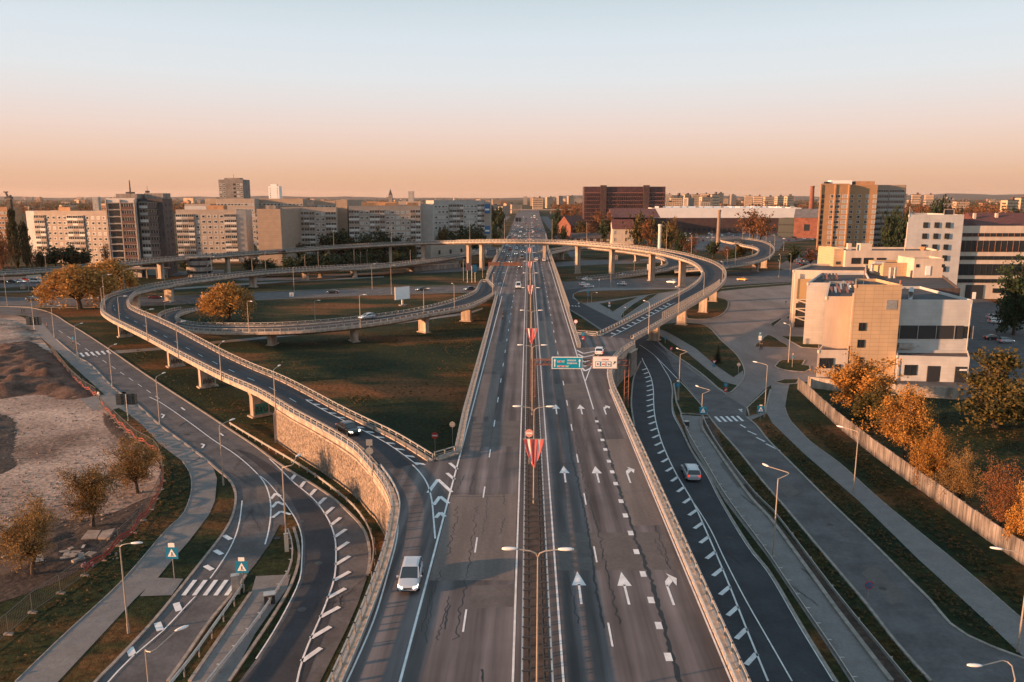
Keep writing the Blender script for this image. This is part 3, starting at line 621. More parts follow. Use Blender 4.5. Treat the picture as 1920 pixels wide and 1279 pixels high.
r1R = [(0, 575), (50, 577), (80, 582), (105, 592), (125, 605), (157, 624), (213, 661), (266, 698), (319, 733), (372, 767), (425, 802), (478, 837), (509, 860), (549, 887), (588, 910), (627, 937), (652, 960), (672, 980), (685, 1000), (693, 1030), (693, 1054), (689, 1080), (672, 1130), (650, 1180), (600, 1279), (560, 1360)]
r1Ld = [(400, 1330), (440, 1290), (480, 1237), (506, 1197), (533, 1150), (562, 1088), (568, 1051), (566, 1009), (555, 975), (537, 948)]
r1L = [(534, 985), (524, 985), (506, 1020), (480, 1057), (461, 1080), (440, 1110), (398, 1160), (345, 1237), (315, 1279), (260, 1360), (110, 1360), (180, 1279), (212, 1247), (286, 1168), (345, 1096), (382, 1049), (419, 1001), (435, 972), (442, 940), (440, 918), (428, 898), (408, 882), (393, 868), (345, 831), (300, 798), (255, 757), (226, 738), (210, 725), (165, 680), (149, 672), (106, 637), (80, 606), (50, 592), (0, 590)]
sheet('road', r1R+r1Ld+r1L, z3, ASPH2)
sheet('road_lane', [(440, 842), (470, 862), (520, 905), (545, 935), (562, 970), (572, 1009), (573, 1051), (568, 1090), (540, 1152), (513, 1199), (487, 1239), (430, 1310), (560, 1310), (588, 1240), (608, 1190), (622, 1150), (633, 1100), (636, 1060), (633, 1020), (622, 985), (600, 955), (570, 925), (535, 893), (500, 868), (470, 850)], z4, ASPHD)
sheet('pavement', [(480, 1081), (545, 1078), (538, 1105), (500, 1158), (478, 1190), (425, 1290), (380, 1360), (300, 1360), (356, 1279), (410, 1200), (471, 1112)], z4, PAVE)
sheet('side_road', [(-200, 560), (0, 558), (200, 561), (330, 556), (480, 549), (700, 541), (900, 535), (1060, 528), (1150, 524), (1280, 520), (1330, 513), (1400, 509), (1500, 506), (1620, 500), (1620, 520), (1500, 526), (1480, 529), (1350, 536), (1265, 540), (1150, 539.5), (1064, 544), (900, 547), (700, 553), (480, 562), (330, 570), (200, 576), (0, 573), (-200, 574)], z2, ASPH2)
sheet('loop_road', [(285, 596), (296, 588), (336, 580), (390, 573), (470, 563), (478, 568), (420, 576), (375, 583), (340, 592), (300, 600)], z3, ASPHD)
sheet('path', [(210, 658), (305, 651), (400, 640), (480, 633), (575, 623), (700, 610), (880, 585), (905, 577), (905, 580), (880, 589), (700, 614), (575, 627), (480, 637), (400, 645), (305, 656), (210, 664)], z2, PAVE)
sheet('parking_road', [(-200, 522), (0, 520), (90, 517), (250, 512), (420, 506), (420, 512), (250, 522), (88, 536), (0, 540), (-200, 545)], z2, ASPH2)
sheet('path', [(-200, 548), (0, 546), (90, 544), (190, 546), (330, 540), (480, 530), (720, 518), (720, 520), (480, 533), (330, 543), (190, 549), (90, 547), (0, 549), (-200, 551)], z2+.01, PAVE)
sheet('back_road', [(420, 518), (480, 521), (580, 519), (700, 511), (800, 505), (960, 497), (1100, 488), (1260, 485), (1260, 492), (1100, 497), (960, 505), (800, 512), (700, 516), (580, 524), (480, 527), (420, 524)], z2, ASPH2)
# --- right side
lrL = [(1230, 628), (1202, 650), (1190, 672), (1200, 690), (1189, 706), (1185, 733), (1184, 764), (1190, 800), (1215, 870), (1250, 960), (1300, 1090), (1370, 1279), (1400, 1360)]
lrR = [(1620, 1360), (1567, 1279), (1506, 1181), (1440, 1070), (1411, 1035), (1352, 940), (1327, 890), (1297, 847), (1276, 802), (1264, 778), (1260, 756), (1261, 733), (1258, 716), (1265, 716), (1277, 713), (1250, 660), (1225, 634)]
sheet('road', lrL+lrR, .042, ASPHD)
sheet('pavement', [(1274, 778), (1330, 782), (1316, 799), (1340, 839), (1412, 940), (1440, 969), (1501, 1051), (1580, 1160), (1671, 1279), (1730, 1360), (1640, 1360), (1594, 1279), (1541, 1197), (1440, 1046), (1359, 940), (1321, 876), (1295, 834), (1279, 791)], z2, PAVE)
sheet('gully', [(1318, 784), (1332, 786), (1360, 850), (1422, 936), (1524, 1057), (1586, 1136), (1703, 1279), (1760, 1350), (1732, 1350), (1673, 1276), (1582, 1158), (1503, 1049), (1442, 967), (1414, 938), (1342, 837), (1318, 799)], z3, SOIL)
srL = [(1205, 637), (1250, 670), (1265, 700), (1277, 713), (1289, 727), (1316, 758), (1329, 781), (1345, 802), (1385, 847), (1440, 916), (1464, 943), (1546, 1041), (1626, 1136), (1679, 1205), (1745, 1279), (1815, 1360)]
srR = [(2150, 1310), (1920, 1237), (1838, 1205), (1790, 1179), (1745, 1128), (1705, 1088), (1639, 1022), (1554, 940), (1493, 879), (1440, 826), (1417, 797), (1399, 783), (1399, 763), (1436, 728), (1447, 722)]
plaza = srR+[(1478, 722), (1500, 717), (1540, 714), (1562, 716), (1700, 700), (1700, 640), (1560, 600), (1500, 540), (1500, 533), (1400, 541), (1352, 546), (1300, 570), (1250, 600), (1228, 625)]
sheet('service_road', srL+plaza, .030, PLAZA)
sheet('service_road_surface', [(1212, 636), (1250, 663), (1277, 682), (1321, 713), (1346, 734), (1366, 745), (1396, 763), (1399, 783), (1417, 797), (1440, 826), (1493, 879), (1554, 940), (1639, 1022), (1705, 1088), (1745, 1128), (1790, 1179), (1838, 1205), (1920, 1237), (2140, 1306), (1815, 1355), (1745, 1277), (1679, 1203), (1626, 1134), (1546, 1039), (1464, 941), (1440, 914), (1385, 845), (1345, 800), (1329, 779), (1316, 756), (1289, 725), (1277, 711), (1265, 698), (1250, 668)], z4+.02, ASPH2)
sheet('pavement', [(1446, 722), (1480, 722), (1477, 735), (1472, 764), (1480, 786), (1520, 829), (1573, 868), (1653, 940), (1811, 1070), (1920, 1165), (2100, 1310), (2000, 1310), (1920, 1234), (1851, 1168), (1718, 1046), (1610, 940), (1506, 850), (1448, 794), (1438, 776), (1404, 790), (1398, 782), (1436, 775), (1446, 730)], z3+.03, PAVE)
sheet('pavement', [(1060, 545), (1102, 539.5), (1271, 540), (1350, 538), (1300, 562), (1240, 580), (1200, 600), (1150, 640), (1130, 622), (1090, 595), (1060, 577)], z3, PAVE)
sheet('roundabout_road', [(1058, 548), (1064, 543), (1104, 540), (1088, 544.5), (1074, 552), (1073, 560), (1092, 569), (1115, 581), (1150, 598.5), (1180, 612), (1230, 628), (1200, 655), (1160, 640), (1140, 625), (1120, 612), (1090, 592), (1064, 577), (1056, 565)], z4, ASPHD)
sheet('yard', [(1500, 717), (1520, 711), (1560, 728), (1700, 742), (1801, 748), (1960, 756), (1960, 600), (1840, 560), (1700, 560)], z2, ASPH2)
def island(pts, label=None, sm=3, kerb=True):
    w = [P(x, y, 0) for x, y in pts]
    if sm: w = catmull(w, sm, True)
    b = MB(); b.use(KERB); 
    A = sum(w[i].x*w[(i+1) % len(w)].y-w[(i+1) % len(w)].x*w[i].y for i in range(len(w)))
    if A < 0: w = w[::-1]
    b.prism(w, 0, .15, bottom=False)
    ins = []
    for i, p in enumerate(w):
        t = (w[(i+1) % len(w)]-w[i-1]); t = Vector((t.x, t.y, 0)).normalized(); ins.append(p+Vector((-t.y, t.x, 0))*.3)
    b.use(GRASS); b.poly([(p.x, p.y, .165) for p in ins])
    return tag(b.build('grass_island'), kind='structure')
island([(1241, 609), (1275, 606), (1313, 608), (1329, 614), (1352, 638), (1383, 667), (1396, 691), (1396, 709), (1382, 727), (1366, 738), (1355, 735), (1321, 707), (1285, 680), (1250, 657), (1232, 640)])
sheet('path', [(1235, 618), (1247, 622), (1268, 633), (1305, 655), (1344, 688), (1375, 709), (1393, 696), (1395, 710), (1382, 724), (1354, 717), (1289, 663), (1247, 635), (1230, 628)], .175, PAVE)
island([(1452, 688), (1455, 684), (1464, 676), (1485, 675), (1510, 676), (1505, 685), (1519, 687), (1511, 698), (1490, 697), (1468, 694)], sm=2)
island([(1414, 651), (1426, 640), (1438, 629), (1447, 630), (1464, 641), (1480, 652), (1450, 652)], sm=2)
island([(1463, 631), (1510, 632), (1513, 640), (1536, 641), (1536, 654), (1502, 652), (1482, 641)], sm=0)
island([(1471, 597), (1483, 590), (1503, 589), (1503, 594), (1484, 598)], sm=0)
island([(1443, 608), (1462, 597), (1466, 600), (1452, 612)], sm=0)
island([(1288, 598), (1320, 599), (1347, 594), (1362, 582), (1366, 572), (1361, 562), (1335, 557), (1300, 570)], sm=2)
island([(1075, 552), (1094, 547), (1180, 544.5), (1271, 543), (1259, 547), (1202, 555), (1152, 562), (1094, 569), (1078, 561)], sm=2)
island([(1122, 570), (1196, 557), (1173, 571), (1151, 585), (1143, 582)], sm=0)
island([(1215, 554), (1236, 551), (1210, 568), (1187, 584), (1168, 597), (1163, 594), (1167, 586), (1187, 570)], sm=0)
island([(1399, 765), (1436, 731), (1446, 731), (1441, 752), (1436, 775), (1404, 781)], sm=0)
island([(1452, 717), (1469, 712), (1500, 712), (1494, 720), (1470, 721)], sm=0)
island([(1262, 720), (1276, 716), (1289, 729), (1316, 760), (1328, 779), (1276, 776), (1267, 755)], sm=0)
def inpoly(x, y, w):
    r = False; j = len(w)-1
    for i in range(len(w)):
        a_, b_ = w[i], w[j]; j = i
        if (a_.y > y) != (b_.y > y) and x < (b_.x-a_.x)*(y-a_.y)/(b_.y-a_.y)+a_.x: r = not r
    return r
TUFTS = [([(470, 668), (600, 640), (900, 596), (880, 690), (852, 800), (846, 838), (815, 842), (700, 775), (560, 712)], 5200), ([(430, 650), (640, 632), (900, 582), (910, 592), (700, 628), (480, 664)], 900),
 ([(230, 672), (262, 690), (315, 725), (368, 760), (420, 795), (470, 825), (520, 850), (522, 800), (440, 745), (330, 690), (235, 645)], 2200), ([(1500, 790), (1530, 790), (1650, 880), (1760, 970), (1920, 1090), (1920, 1150), (1815, 1062), (1655, 930), (1575, 858), (1525, 818)], 2600),
 ([(1425, 800), (1446, 800), (1505, 855), (1608, 945), (1716, 1052), (1850, 1172), (1900, 1218), (1800, 1170), (1708, 1080), (1560, 938), (1500, 878)], 1800), ([(1345, 815), (1385, 855), (1462, 946), (1544, 1045), (1675, 1208), (1730, 1270), (1700, 1270), (1590, 1136), (1430, 940), (1375, 872)], 1200),
 ([(300, 845), (345, 880), (352, 925), (335, 960), (305, 990), (220, 1085), (110, 1185), (20, 1275), (0, 1275), (0, 1200), (120, 1115), (250, 1010), (300, 930)], 2200), ([(1560, 790), (1800, 770), (1920, 790), (1920, 1000), (1800, 900)], 2600), ([(330, 560), (480, 570), (560, 566), (900, 552), (860, 566), (700, 590), (480, 604), (360, 600)], 900),
 ([(1245, 615), (1310, 612), (1345, 640), (1375, 670), (1385, 700), (1350, 680), (1300, 645)], 300)]
m = MB(); rt_ = random.Random(31)
for pts, n_ in TUFTS:
    w = [P(x, y, 0) for x, y in pts]; x0, x1 = min(p.x for p in w), max(p.x for p in w); y0, y1 = min(p.y for p in w), max(p.y for p in w); k = 0
    cl = [(rt_.uniform(x0, x1), rt_.uniform(y0, y1), rt_.uniform(1.5, 7)) for _ in range(26)]
    while k < n_:
        k += 1
        if rt_.random() < .6: cx_, cy_, sg = rt_.choice(cl); x, y = rt_.gauss(cx_, sg), rt_.gauss(cy_, sg)
        else: x, y = rt_.uniform(x0, x1), rt_.uniform(y0, y1)
        if not inpoly(x, y, w): continue
        h = rt_.uniform(.05, .22); s = rt_.uniform(.08, .28); a = rt_.uniform(0, 3.14); dx, dy = math.cos(a)*s, math.sin(a)*s
        m.face([(x-dx, y-dy, .16), (x+dx, y+dy, .16), (x+dx*.6+.05, y+dy*.6, .16+h), (x-dx*.6, y-dy*.6+.05, .16+h)]); m.face([(x-dy, y+dx, .15+h*.3), (x+dy, y-dx, .15+h*.3), (x+dx, y+dy, .17+h*.5), (x-dx, y-dy, .17+h*.5)])
TUFTMESH = m
# kerbs
def kerb(pts, z=0.0, w=.28, h=.16, sm=4, m=KERB):
    q = resample(catmull([P(x, y, 0) for x, y in pts], sm), 2.0); b = MB(); sweep(b, [Vector((p.x, p.y, z)) for p in q], rect(w, 0, h)); return tag(b.build('kerb', m), kind='structure')
kerb(r1R[:17]); kerb(r1R[16:22]); kerb([(393, 868), (408, 882), (428, 898), (440, 918), (442, 940), (435, 972), (419, 1001), (382, 1049), (345, 1096), (286, 1168), (212, 1247), (180, 1279), (110, 1360)])
kerb([(343, 866), (357, 890), (359, 919), (354, 940), (342, 966), (313, 993), (228, 1091), (117, 1194), (29, 1279)], w=.12, h=.1)
kerb([(106, 637), (149, 672), (165, 680), (210, 725), (226, 738), (255, 757), (300, 798), (345, 831), (393, 868)]); kerb([(461, 1080), (440, 1110), (398, 1160), (345, 1237), (315, 1279)]); kerb([(471, 1112), (410, 1200), (356, 1279)], w=.3)
kerb([(551, 990), (560, 1027), (560, 1054), (545, 1100), (510, 1160), (480, 1205), (430, 1279)])
kerb([(1202, 678), (1189, 706), (1185, 733), (1184, 764), (1190, 800)]); kerb([(1258, 718), (1261, 733), (1260, 756), (1264, 778), (1276, 802), (1297, 847), (1327, 890), (1352, 940), (1411, 1035), (1440, 1070), (1506, 1181), (1567, 1279), (1620, 1360)])
kerb([(1329, 781), (1345, 802), (1385, 847), (1440, 916), (1464, 943), (1546, 1041), (1626, 1136), (1679, 1205), (1745, 1279)]); kerb([(1399, 783), (1417, 797), (1440, 826), (1493, 879), (1554, 940), (1639, 1022), (1705, 1088), (1745, 1128), (1790, 1179), (1838, 1205), (1920, 1237), (2140, 1306)])
kerb([(1315, 785), (1315, 799), (1340, 839), (1412, 940), (1440, 969), (1501, 1051), (1580, 1160), (1671, 1279)], w=.4, h=.22)
kerb([(1472, 764), (1480, 786), (1520, 829), (1573, 868), (1653, 940), (1811, 1070), (1920, 1165)], w=.12, h=.1)
kerb([(1354, 541), (1400, 537), (1480, 531), (1520, 528)], w=.5); kerb([(0, 574.5), (200, 577), (330, 571), (480, 563), (700, 554), (900, 548)], w=.4, h=.14); kerb([(0, 557), (200, 560), (480, 548), (700, 540), (900, 534)], w=.4, h=.12)
kerb([(1211, 633), (1225, 636), (1250, 656), (1285, 680), (1321, 707), (1346, 730), (1363, 741)], h=.2)
# painted markings on ground-level roads
m = MB(); GZ = .09
def gp(px, py): p = P(px, py, 0); return (p.x, p.y)
def gline(pts, w=.15, sm=5, z=GZ): strip(m, resample(catmull([P(x, y, 0) for x, y in pts], sm), 2.0), w, z)
ln = [(280, 745), (300, 755), (340, 782), (365, 800), (400, 826), (440, 852), (473, 880), (495, 905), (505, 930), (508, 960), (503, 1000), (497, 1022)]
gline(ln, .16); gline([(482, 890), (500, 903), (520, 926), (537, 948), (557, 980), (566, 1009), (566, 1051), (562, 1088), (533, 1150), (506, 1197), (480, 1237)], .13)
ring = [(505, 861), (523, 878), (550, 905), (575, 925), (593, 942), (617, 978), (628, 1010), (630, 1045), (627, 1085), (614, 1125), (598, 1165), (580, 1205), (565, 1245), (555, 1290)]
gline(ring, .16)
rr = resample(catmull([P(x, y, 0) for x, y in ring], 5), 3.4)
for p, q in zip(rr[3:-1], rr[4:]):
    t = (q-p).normalized(); n_ = Vector((-t.y, t.x, 0)); bar(m, (p.x, p.y), (p.x+n_.x*1.35-t.x*1.8, p.y+n_.y*1.35-t.y*1.8), .5, GZ)
for a, c, d in (((508, 937), (517, 926), (526, 932)), ((510, 953), (520, 942), (533, 948)), ((511, 972), (526, 960), (545, 966))): bar(m, gp(*a), gp(*c), .42, GZ); bar(m, gp(*c), gp(*d), .42, GZ+.003)
lb = [(454, 940), (448, 985), (436, 1020), (416, 1055), (394, 1086)]; gline(lb, .14); gline([(366, 1120), (345, 1142), (305, 1185), (246, 1235), (204, 1279), (170, 1320)], .14)
for p in ((433, 1013), (416, 1041), (398, 1070)): bar(m, gp(*p), gp(p[0]-13, p[1]-8), .55, GZ)
for p in ((339, 1148), (304, 1185), (252, 1232)): bar(m, gp(p[0]-3, p[1]-1), gp(p[0]-9, p[1]-16), .6, GZ)
for k in range(5): strip(m, [gp(344+k*20, 1118), gp(366+k*19.6, 1089)], .42, GZ)
for k in range(6): bar(m, gp(154+k*10, 666-.9*k), gp(151+k*10, 663-.9*k), .55, GZ); bar(m, gp(157+k*10, 669-1*k), gp(151+k*10, 662.5-1*k), .5, GZ+.003)
for t in range(12): a = (110+t*16.5, 620+t*11.2); bar(m, gp(*a), gp(a[0]+7.5, a[1]+5.2), .13, GZ)
for a in ((300, 782), (375, 838)): strip(m, [gp(a[0]+2, a[1]-5), gp(a[0]+8, a[1]-3), gp(a[0]+4, a[1]+3)], .3, GZ)
for a in ((340, 765), (412, 813)): strip(m, [gp(a[0], a[1]), gp(a[0]+7, a[1]+5)], .3, GZ)
# right lower road
rl = [(1204, 672), (1207, 680), (1213, 691), (1221, 710), (1225, 732), (1225.5, 756), (1228, 782), (1234, 808), (1243, 836), (1268, 890), (1298, 940), (1328, 1006), (1363, 1088), (1405, 1194), (1440, 1279)]
gline(rl, .17)
rr = resample(catmull([P(x, y, 0) for x, y in rl], 5), 3.75)
for p, q in zip(rr[3:-1], rr[4:]):
    t = (q-p).normalized(); n_ = Vector((t.y, -t.x, 0)); bar(m, (p.x, p.y), (p.x+n_.x*1.25+t.x*1.7, p.y+n_.y*1.25+t.y*1.7), .45, GZ)
gline([(1300, 943), (1330, 990), (1360, 1053), (1400, 1130), (1440, 1200), (1485, 1279)], .13)
gline([(1199, 647), (1227, 667), (1246, 694), (1258, 716), (1261, 733), (1259.5, 756), (1262, 778), (1275, 803), (1296, 847), (1325, 891), (1350, 940), (1408, 1035), (1437, 1070), (1502, 1181), (1562, 1279)], .12)
gline([(1228, 668), (1250, 690), (1270, 711)], .14)
for k in range(5): bar(m, gp(1351+k*10.5, 792-.4*k), gp(1341+k*10.3, 782-.3*k), .45, GZ)
for a, c in (((1388, 771), (1391, 768)), ((1386, 768), (1391, 773)), ((1388, 797), (1398, 803)), ((1402, 809), (1418, 816)), ((1418, 821), (1434, 829)), ((1436, 833), (1462, 846))): bar(m, gp(*a), gp(*c), .3, GZ)
for k in range(4): bar(m, gp(1066+k*6, 573+k*.4), gp(1069+k*6, 574.5+k*.4), .5, GZ)
for k in range(14): bar(m, gp(560+k*25, 553.5-k*.75), gp(568+k*25, 553.3-k*.75), .15, GZ)
tag(m.build('ground_marking', LINE), kind='structure')
# manholes and repairs
m = MB()
for px, py in ((597, 1057), (566, 1144), (564, 979)):
    p = P(px, py, 0); r = .42; m.face([(p.x+r*math.cos(a*math.pi/6), p.y+r*math.sin(a*math.pi/6), .07) for a in range(12)])
tag(m.build('manhole_cover', DARK), kind='structure')
# frontage roads and far plain surfaces beyond the bridge
for nm, x0, x1, y0, y1 in (('frontage_road', -46, -38, 470, 1500), ('frontage_road', 27, 33, 470, 1500)):
    b = MB(); b.face([(x0, y0, .03), (x1, y0, .03), (x1+4, y1, .03), (x0-6, y1, .03)]); tag(b.build(nm, ASPH2), kind='structure')
sheet('car_park', [(1290, 446), (1340, 437), (1540, 437), (1535, 448), (1470, 455), (1460, 470), (1300, 470)], z2, ASPH2)
sheet('car_park', [(1455, 500), (1510, 470), (1540, 470), (1530, 500), (1485, 512)], z3, ASPH2)

for pts in ([(330, 772), (352, 790), (335, 800), (312, 780)], [(118, 622), (150, 645), (140, 650), (108, 628)], [(480, 905), (520, 915), (528, 960), (500, 975), (482, 940)], [(1640, 1060), (1700, 1120), (1672, 1135), (1615, 1075)], [(1470, 900), (1500, 925), (1478, 935), (1450, 908)], [(1350, 870), (1385, 915), (1402, 905), (1366, 862)]):
    sheet('asphalt_repair', pts, .079, PATCH)
m = MB(); rc = random.Random(77)
for (x0, y0, x1, y1, n_) in ((240, 750, 470, 900, 9), (440, 900, 520, 1040, 5), (600, 980, 660, 1200, 5), (1500, 900, 1700, 1150, 9), (1290, 860, 1420, 1200, 7), (1260, 660, 1400, 760, 5), (1380, 560, 1480, 650, 6)):
    for _ in range(n_):
        a = P(rc.uniform(x0, x1), rc.uniform(y0, y1), 0); an = rc.uniform(0, 3.14) if rc.random() < .4 else 1.9+rc.gauss(0, .2); L = rc.uniform(1.5, 7); q = resample([a, a+Vector((math.cos(an)*L, math.sin(an)*L, 0))], .4); vs = []
        for p in q: dx = rc.gauss(0, .07); w_ = rc.uniform(.02, .06); vs += [(p.x+dx-w_, p.y, .083), (p.x+dx+w_, p.y+.03, .083)]
        m.add(vs, [(2*i, 2*i+1, 2*i+3, 2*i+2) for i in range(len(q)-1)])
for px, py in ((520, 1010), (470, 960), (1556, 985), (1655, 1105), (1330, 930), (1368, 1010), (350, 815), (1446, 600)):
    p = P(px, py, 0); m.face([(p.x+.38*math.cos(a*math.pi/6), p.y+.38*math.sin(a*math.pi/6), .085) for a in range(12)])
tag(m.build('tar_seal', CRK), kind='structure')
# ------------------------------------------------------------------ trees
def leafmat(name, c1, c2, c3=None):
    m = bpy.data.materials.new(name); m.use_nodes = True; n = m.node_tree; b = n.nodes['Principled BSDF']; b.inputs['Roughness'].default_value = .7; b.inputs['Specular IOR Level'].default_value = .15
    g = n.nodes.new('ShaderNodeNewGeometry'); rp = n.nodes.new('ShaderNodeValToRGB'); n.links.new(g.outputs['Random Per Island'], rp.inputs[0])
    rp.color_ramp.elements[0].color = (*c1, 1); rp.color_ramp.elements[1].color = (*c2, 1)
    oi = n.nodes.new('ShaderNodeObjectInfo'); mr = n.nodes.new('ShaderNodeMapRange'); mr.inputs[3].default_value = .8; mr.inputs[4].default_value = 1.2; n.links.new(oi.outputs['Random'], mr.inputs[0])
    vm = n.nodes.new('ShaderNodeVectorMath'); vm.operation = 'SCALE'; n.links.new(rp.outputs[0], vm.inputs[0]); n.links.new(mr.outputs[0], vm.inputs['Scale']); n.links.new(vm.outputs[0], b.inputs['Base Color'])
    tr = n.nodes.new('ShaderNodeBsdfTranslucent'); n.links.new(vm.outputs[0], tr.inputs[0]); ms = n.nodes.new('ShaderNodeMixShader'); ms.inputs[0].default_value = .25
    n.links.new(b.outputs[0], ms.inputs[1]); n.links.new(tr.outputs[0], ms.inputs[2]); n.links.new(ms.outputs[0], n.nodes['Material Output'].inputs[0])
    return m
LM = {'amber': leafmat('amber_leaves', (.10, .062, .024), (.32, .19, .07)), 'willow': leafmat('willow_leaves', (.24, .125, .032), (.58, .30, .085)),
      'green': leafmat('dark_leaves', (.014, .032, .018), (.045, .062, .024)), 'rust': leafmat('rusty_leaves', (.10, .040, .018), (.26, .11, .04)),
      'poplar': leafmat('poplar_leaves', (.02, .03, .014), (.075, .06, .022)), 'conifer': leafmat('needles', (.008, .016, .010), (.018, .03, .017)),
      'olive': leafmat('olive_leaves', (.040, .042, .015), (.17, .12, .038)), 'bright': leafmat('orange_leaves', (.22, .10, .025), (.50, .25, .06))}
tag(TUFTMESH.build('grass_tufts', leafmat('tuft_blades', (.020, .030, .012), (.13, .075, .030))), kind='stuff')
BARK = mat('bark', (.065, .045, .032), .9, noise=.4, scale=3)
def rv(s=1.0): return Vector((random.gauss(0, s), random.gauss(0, s), random.gauss(0, s)))
def leafquad(b, p, s):
    n = rv().normalized(); t = n.cross(rv()).normalized(); u = n.cross(t)*s*random.uniform(.5, 1); t = t*s
    b.face([p-t-u*.4, p-u, p+t, p+u])
PROT = {}
def tree_proto(kind, seed, detail):
    k = (kind, seed, detail)
    if k in PROT: return PROT[k]
    random.seed(hash((len(kind), seed, int(detail*10))) & 0xffff)
    tb = MB(); lb = MB(); Ht = 10.0; Rr = 5.0
    if kind in ('amber', 'willow', 'green', 'rust', 'olive', 'bright'):
        lean = rv(.25); th = {'willow': 2.2, 'green': 1.6, 'olive': 1.4}.get(kind, 2.2)
        tb.tube([(0, 0, -.3), (lean.x*.3, lean.y*.3, th*.6), (lean.x, lean.y, th)], [.34, .26, .22], 7)
        nl = 9; tips = []
        for i in range(nl):
            a = 2*math.pi*(i+random.random()*.6)/nl; el = random.uniform(.25, 1.35) if i else 1.5
            L = random.uniform(.75, 1.05); e = Vector((math.cos(a)*math.cos(el)*Rr*L, math.sin(a)*math.cos(el)*Rr*L, th+math.sin(el)*(Ht-th)*L*.92))
            s_ = Vector((lean.x, lean.y, th*.9)); mid = s_.lerp(e, .45)+Vector((0, 0, .5)); tb.tube([s_, mid, e], [.16, .09, .03], 5); [tb.tube([mid.lerp(e, t_), mid.lerp(e, t_)+rv(.9)+Vector((0, 0, .6))], [.03, .01], 3, False) for t_ in (.1, .3, .5, .7, .85, 1.0) for _ in (0, 1)]
            nb = 11
            for j in range(nb):
                t = random.uniform(.3, 1.0); c = (s_.lerp(mid, t*2) if t < .5 else mid.lerp(e, t*2-1)); o = c+rv(1.0)*(.9+.6*t)
                if kind == 'willow': o.z -= abs(random.gauss(0, .7))
                o.z = max(o.z, 1.2 if kind not in ('green', 'olive') else .7)
                tb.tube([c, c.lerp(o, .5)+Vector((0, 0, .15)), o], [.05, .03, .012], 3, False); tips.append((c, o))
        nleaf = int({'amber': 8500, 'willow': 12000, 'green': 9000, 'rust': 5000, 'olive': 10000, 'bright': 12000}[kind]*detail); sz = {'amber': .13, 'willow': .16, 'green': .2, 'rust': .13, 'olive': .19, 'bright': .17}[kind]/detail**.5
        per = max(3, nleaf//len(tips))
        for c, o in tips:
            dens = random.uniform(.5, 1.5)
            for q in range(int(per*dens)):
                t = random.uniform(.2, 1.15); p = c.lerp(o, t)+rv(.42)
                if kind == 'willow': p.z -= abs(random.gauss(0, .5))
                if p.z > .5: leafquad(lb, p, sz*random.uniform(.6, 1.4))
    elif kind == 'willow2':
        tb.tube([(0, 0, -.3), (.1, 0, 1.2), (.2, .1, 2.2)], [.42, .34, .28], 7)
        for i in range(150):
            a = random.uniform(0, 6.283); u = random.random()**.5*.98; ph = 1+.12*math.sin(a*3+1)+.1*math.sin(a*5); top = Vector((math.cos(a)*u*Rr*ph, math.sin(a)*u*Rr*ph, 3.2+(Ht-3.4)*(1-u*u)**.5*random.uniform(.86, 1.06)))
            m_ = Vector((top.x*.3, top.y*.3, 2.2+.45*(top.z-2))); tb.tube([(.2, .1, 1.9), m_, top], [.1, .06, .015], 3, False)
            hang = random.uniform(1.5, 4.5)*(.5+.6*u)
            for q in range(int(75*detail**.8)):
                t = random.random(); p = top+Vector((random.gauss(0, .42), random.gauss(0, .42), random.gauss(0, .2)-hang*t)); p.x *= 1+.05*t; p.y *= 1+.05*t
                if p.z > .8: leafquad(lb, p, .17/detail**.4*random.uniform(.6, 1.4))
    elif kind == 'poplar':
        tb.tube([(0, 0, -.3), (0, 0, 5), (0, 0, 9.3)], [.3, .18, .04], 6)
        for i in range(int(5200*detail)):
            z = random.uniform(1.2, 10); r = 1.75*(math.sin(min(1, (z-.8)/3.5)*1.57))*(1-(max(0, z-5)/5.3)**2)**.5*random.uniform(.3, 1.1)**.5; a = random.uniform(0, 6.28)
            r *= .8+.35*math.sin(z*3+a*2)
            leafquad(lb, Vector((r*math.cos(a)*2.2, r*math.sin(a)*2.2, z))+rv(.15), .2/detail**.5*random.uniform(.6, 1.4))
    else:
        tb.tube([(0, 0, -.2), (0, 0, 9.8)], [.25, .03], 6)
        for i in range(int(4500*detail)):
            z = random.uniform(.4, 10); r = (10.2-z)/10*Rr*(.72+.28*math.sin(z*5.5))*random.random()**.4; a = random.uniform(0, 6.28)
            leafquad(lb, Vector((r*math.cos(a), r*math.sin(a), z-r*.18)), .2/detail**.5*random.uniform(.6, 1.3))
    tm = tb.build('trunk', BARK); tm.parent = None; cm = lb.build('crown', LM['willow' if kind == 'willow2' else kind])
    me = (tm.data, cm.data); bpy.data.objects.remove(tm); bpy.data.objects.remove(cm); PROT[k] = me; return me
NT = [0]
def tree(px, by, ty, w, kind, label, group=None, z=0.0, seed=None, name=None, cat='tree'):
    p = P(px, by, z); h = max(1.0, zat(ty, p)-z); d = p.y; wm = w*d/F
    detail = 2.0 if d < 112 else 1.0 if d < 150 else (.7 if d < 330 else .22)
    NT[0] += 1; sd_ = (NT[0] % 3) if seed is None else seed
    st = random.getstate(); tm, cm = tree_proto(kind, sd_, detail); random.setstate(st)
    r = empty(name or {'willow2': 'willow_tree', 'poplar': 'poplar_tree', 'conifer': 'conifer_tree'}.get(kind, 'broadleaf_tree'), p, random.uniform(0, 6.28), label, cat, group)
    f = 1.0
    for nm, me in (('trunk', tm), ('crown', cm)):
        o = bpy.data.objects.new(nm, me); COL.objects.link(o); o.parent = r
    r.scale = (wm/9.4, wm/9.4, h/10.2); return r
T = tree
T(62, 1078, 934, 152, 'amber', 'amber budding tree nearest the bottom left corner beside the mesh fence')
T(174, 990, 866, 132, 'amber', 'amber budding tree on the gravel between two other sparse trees')
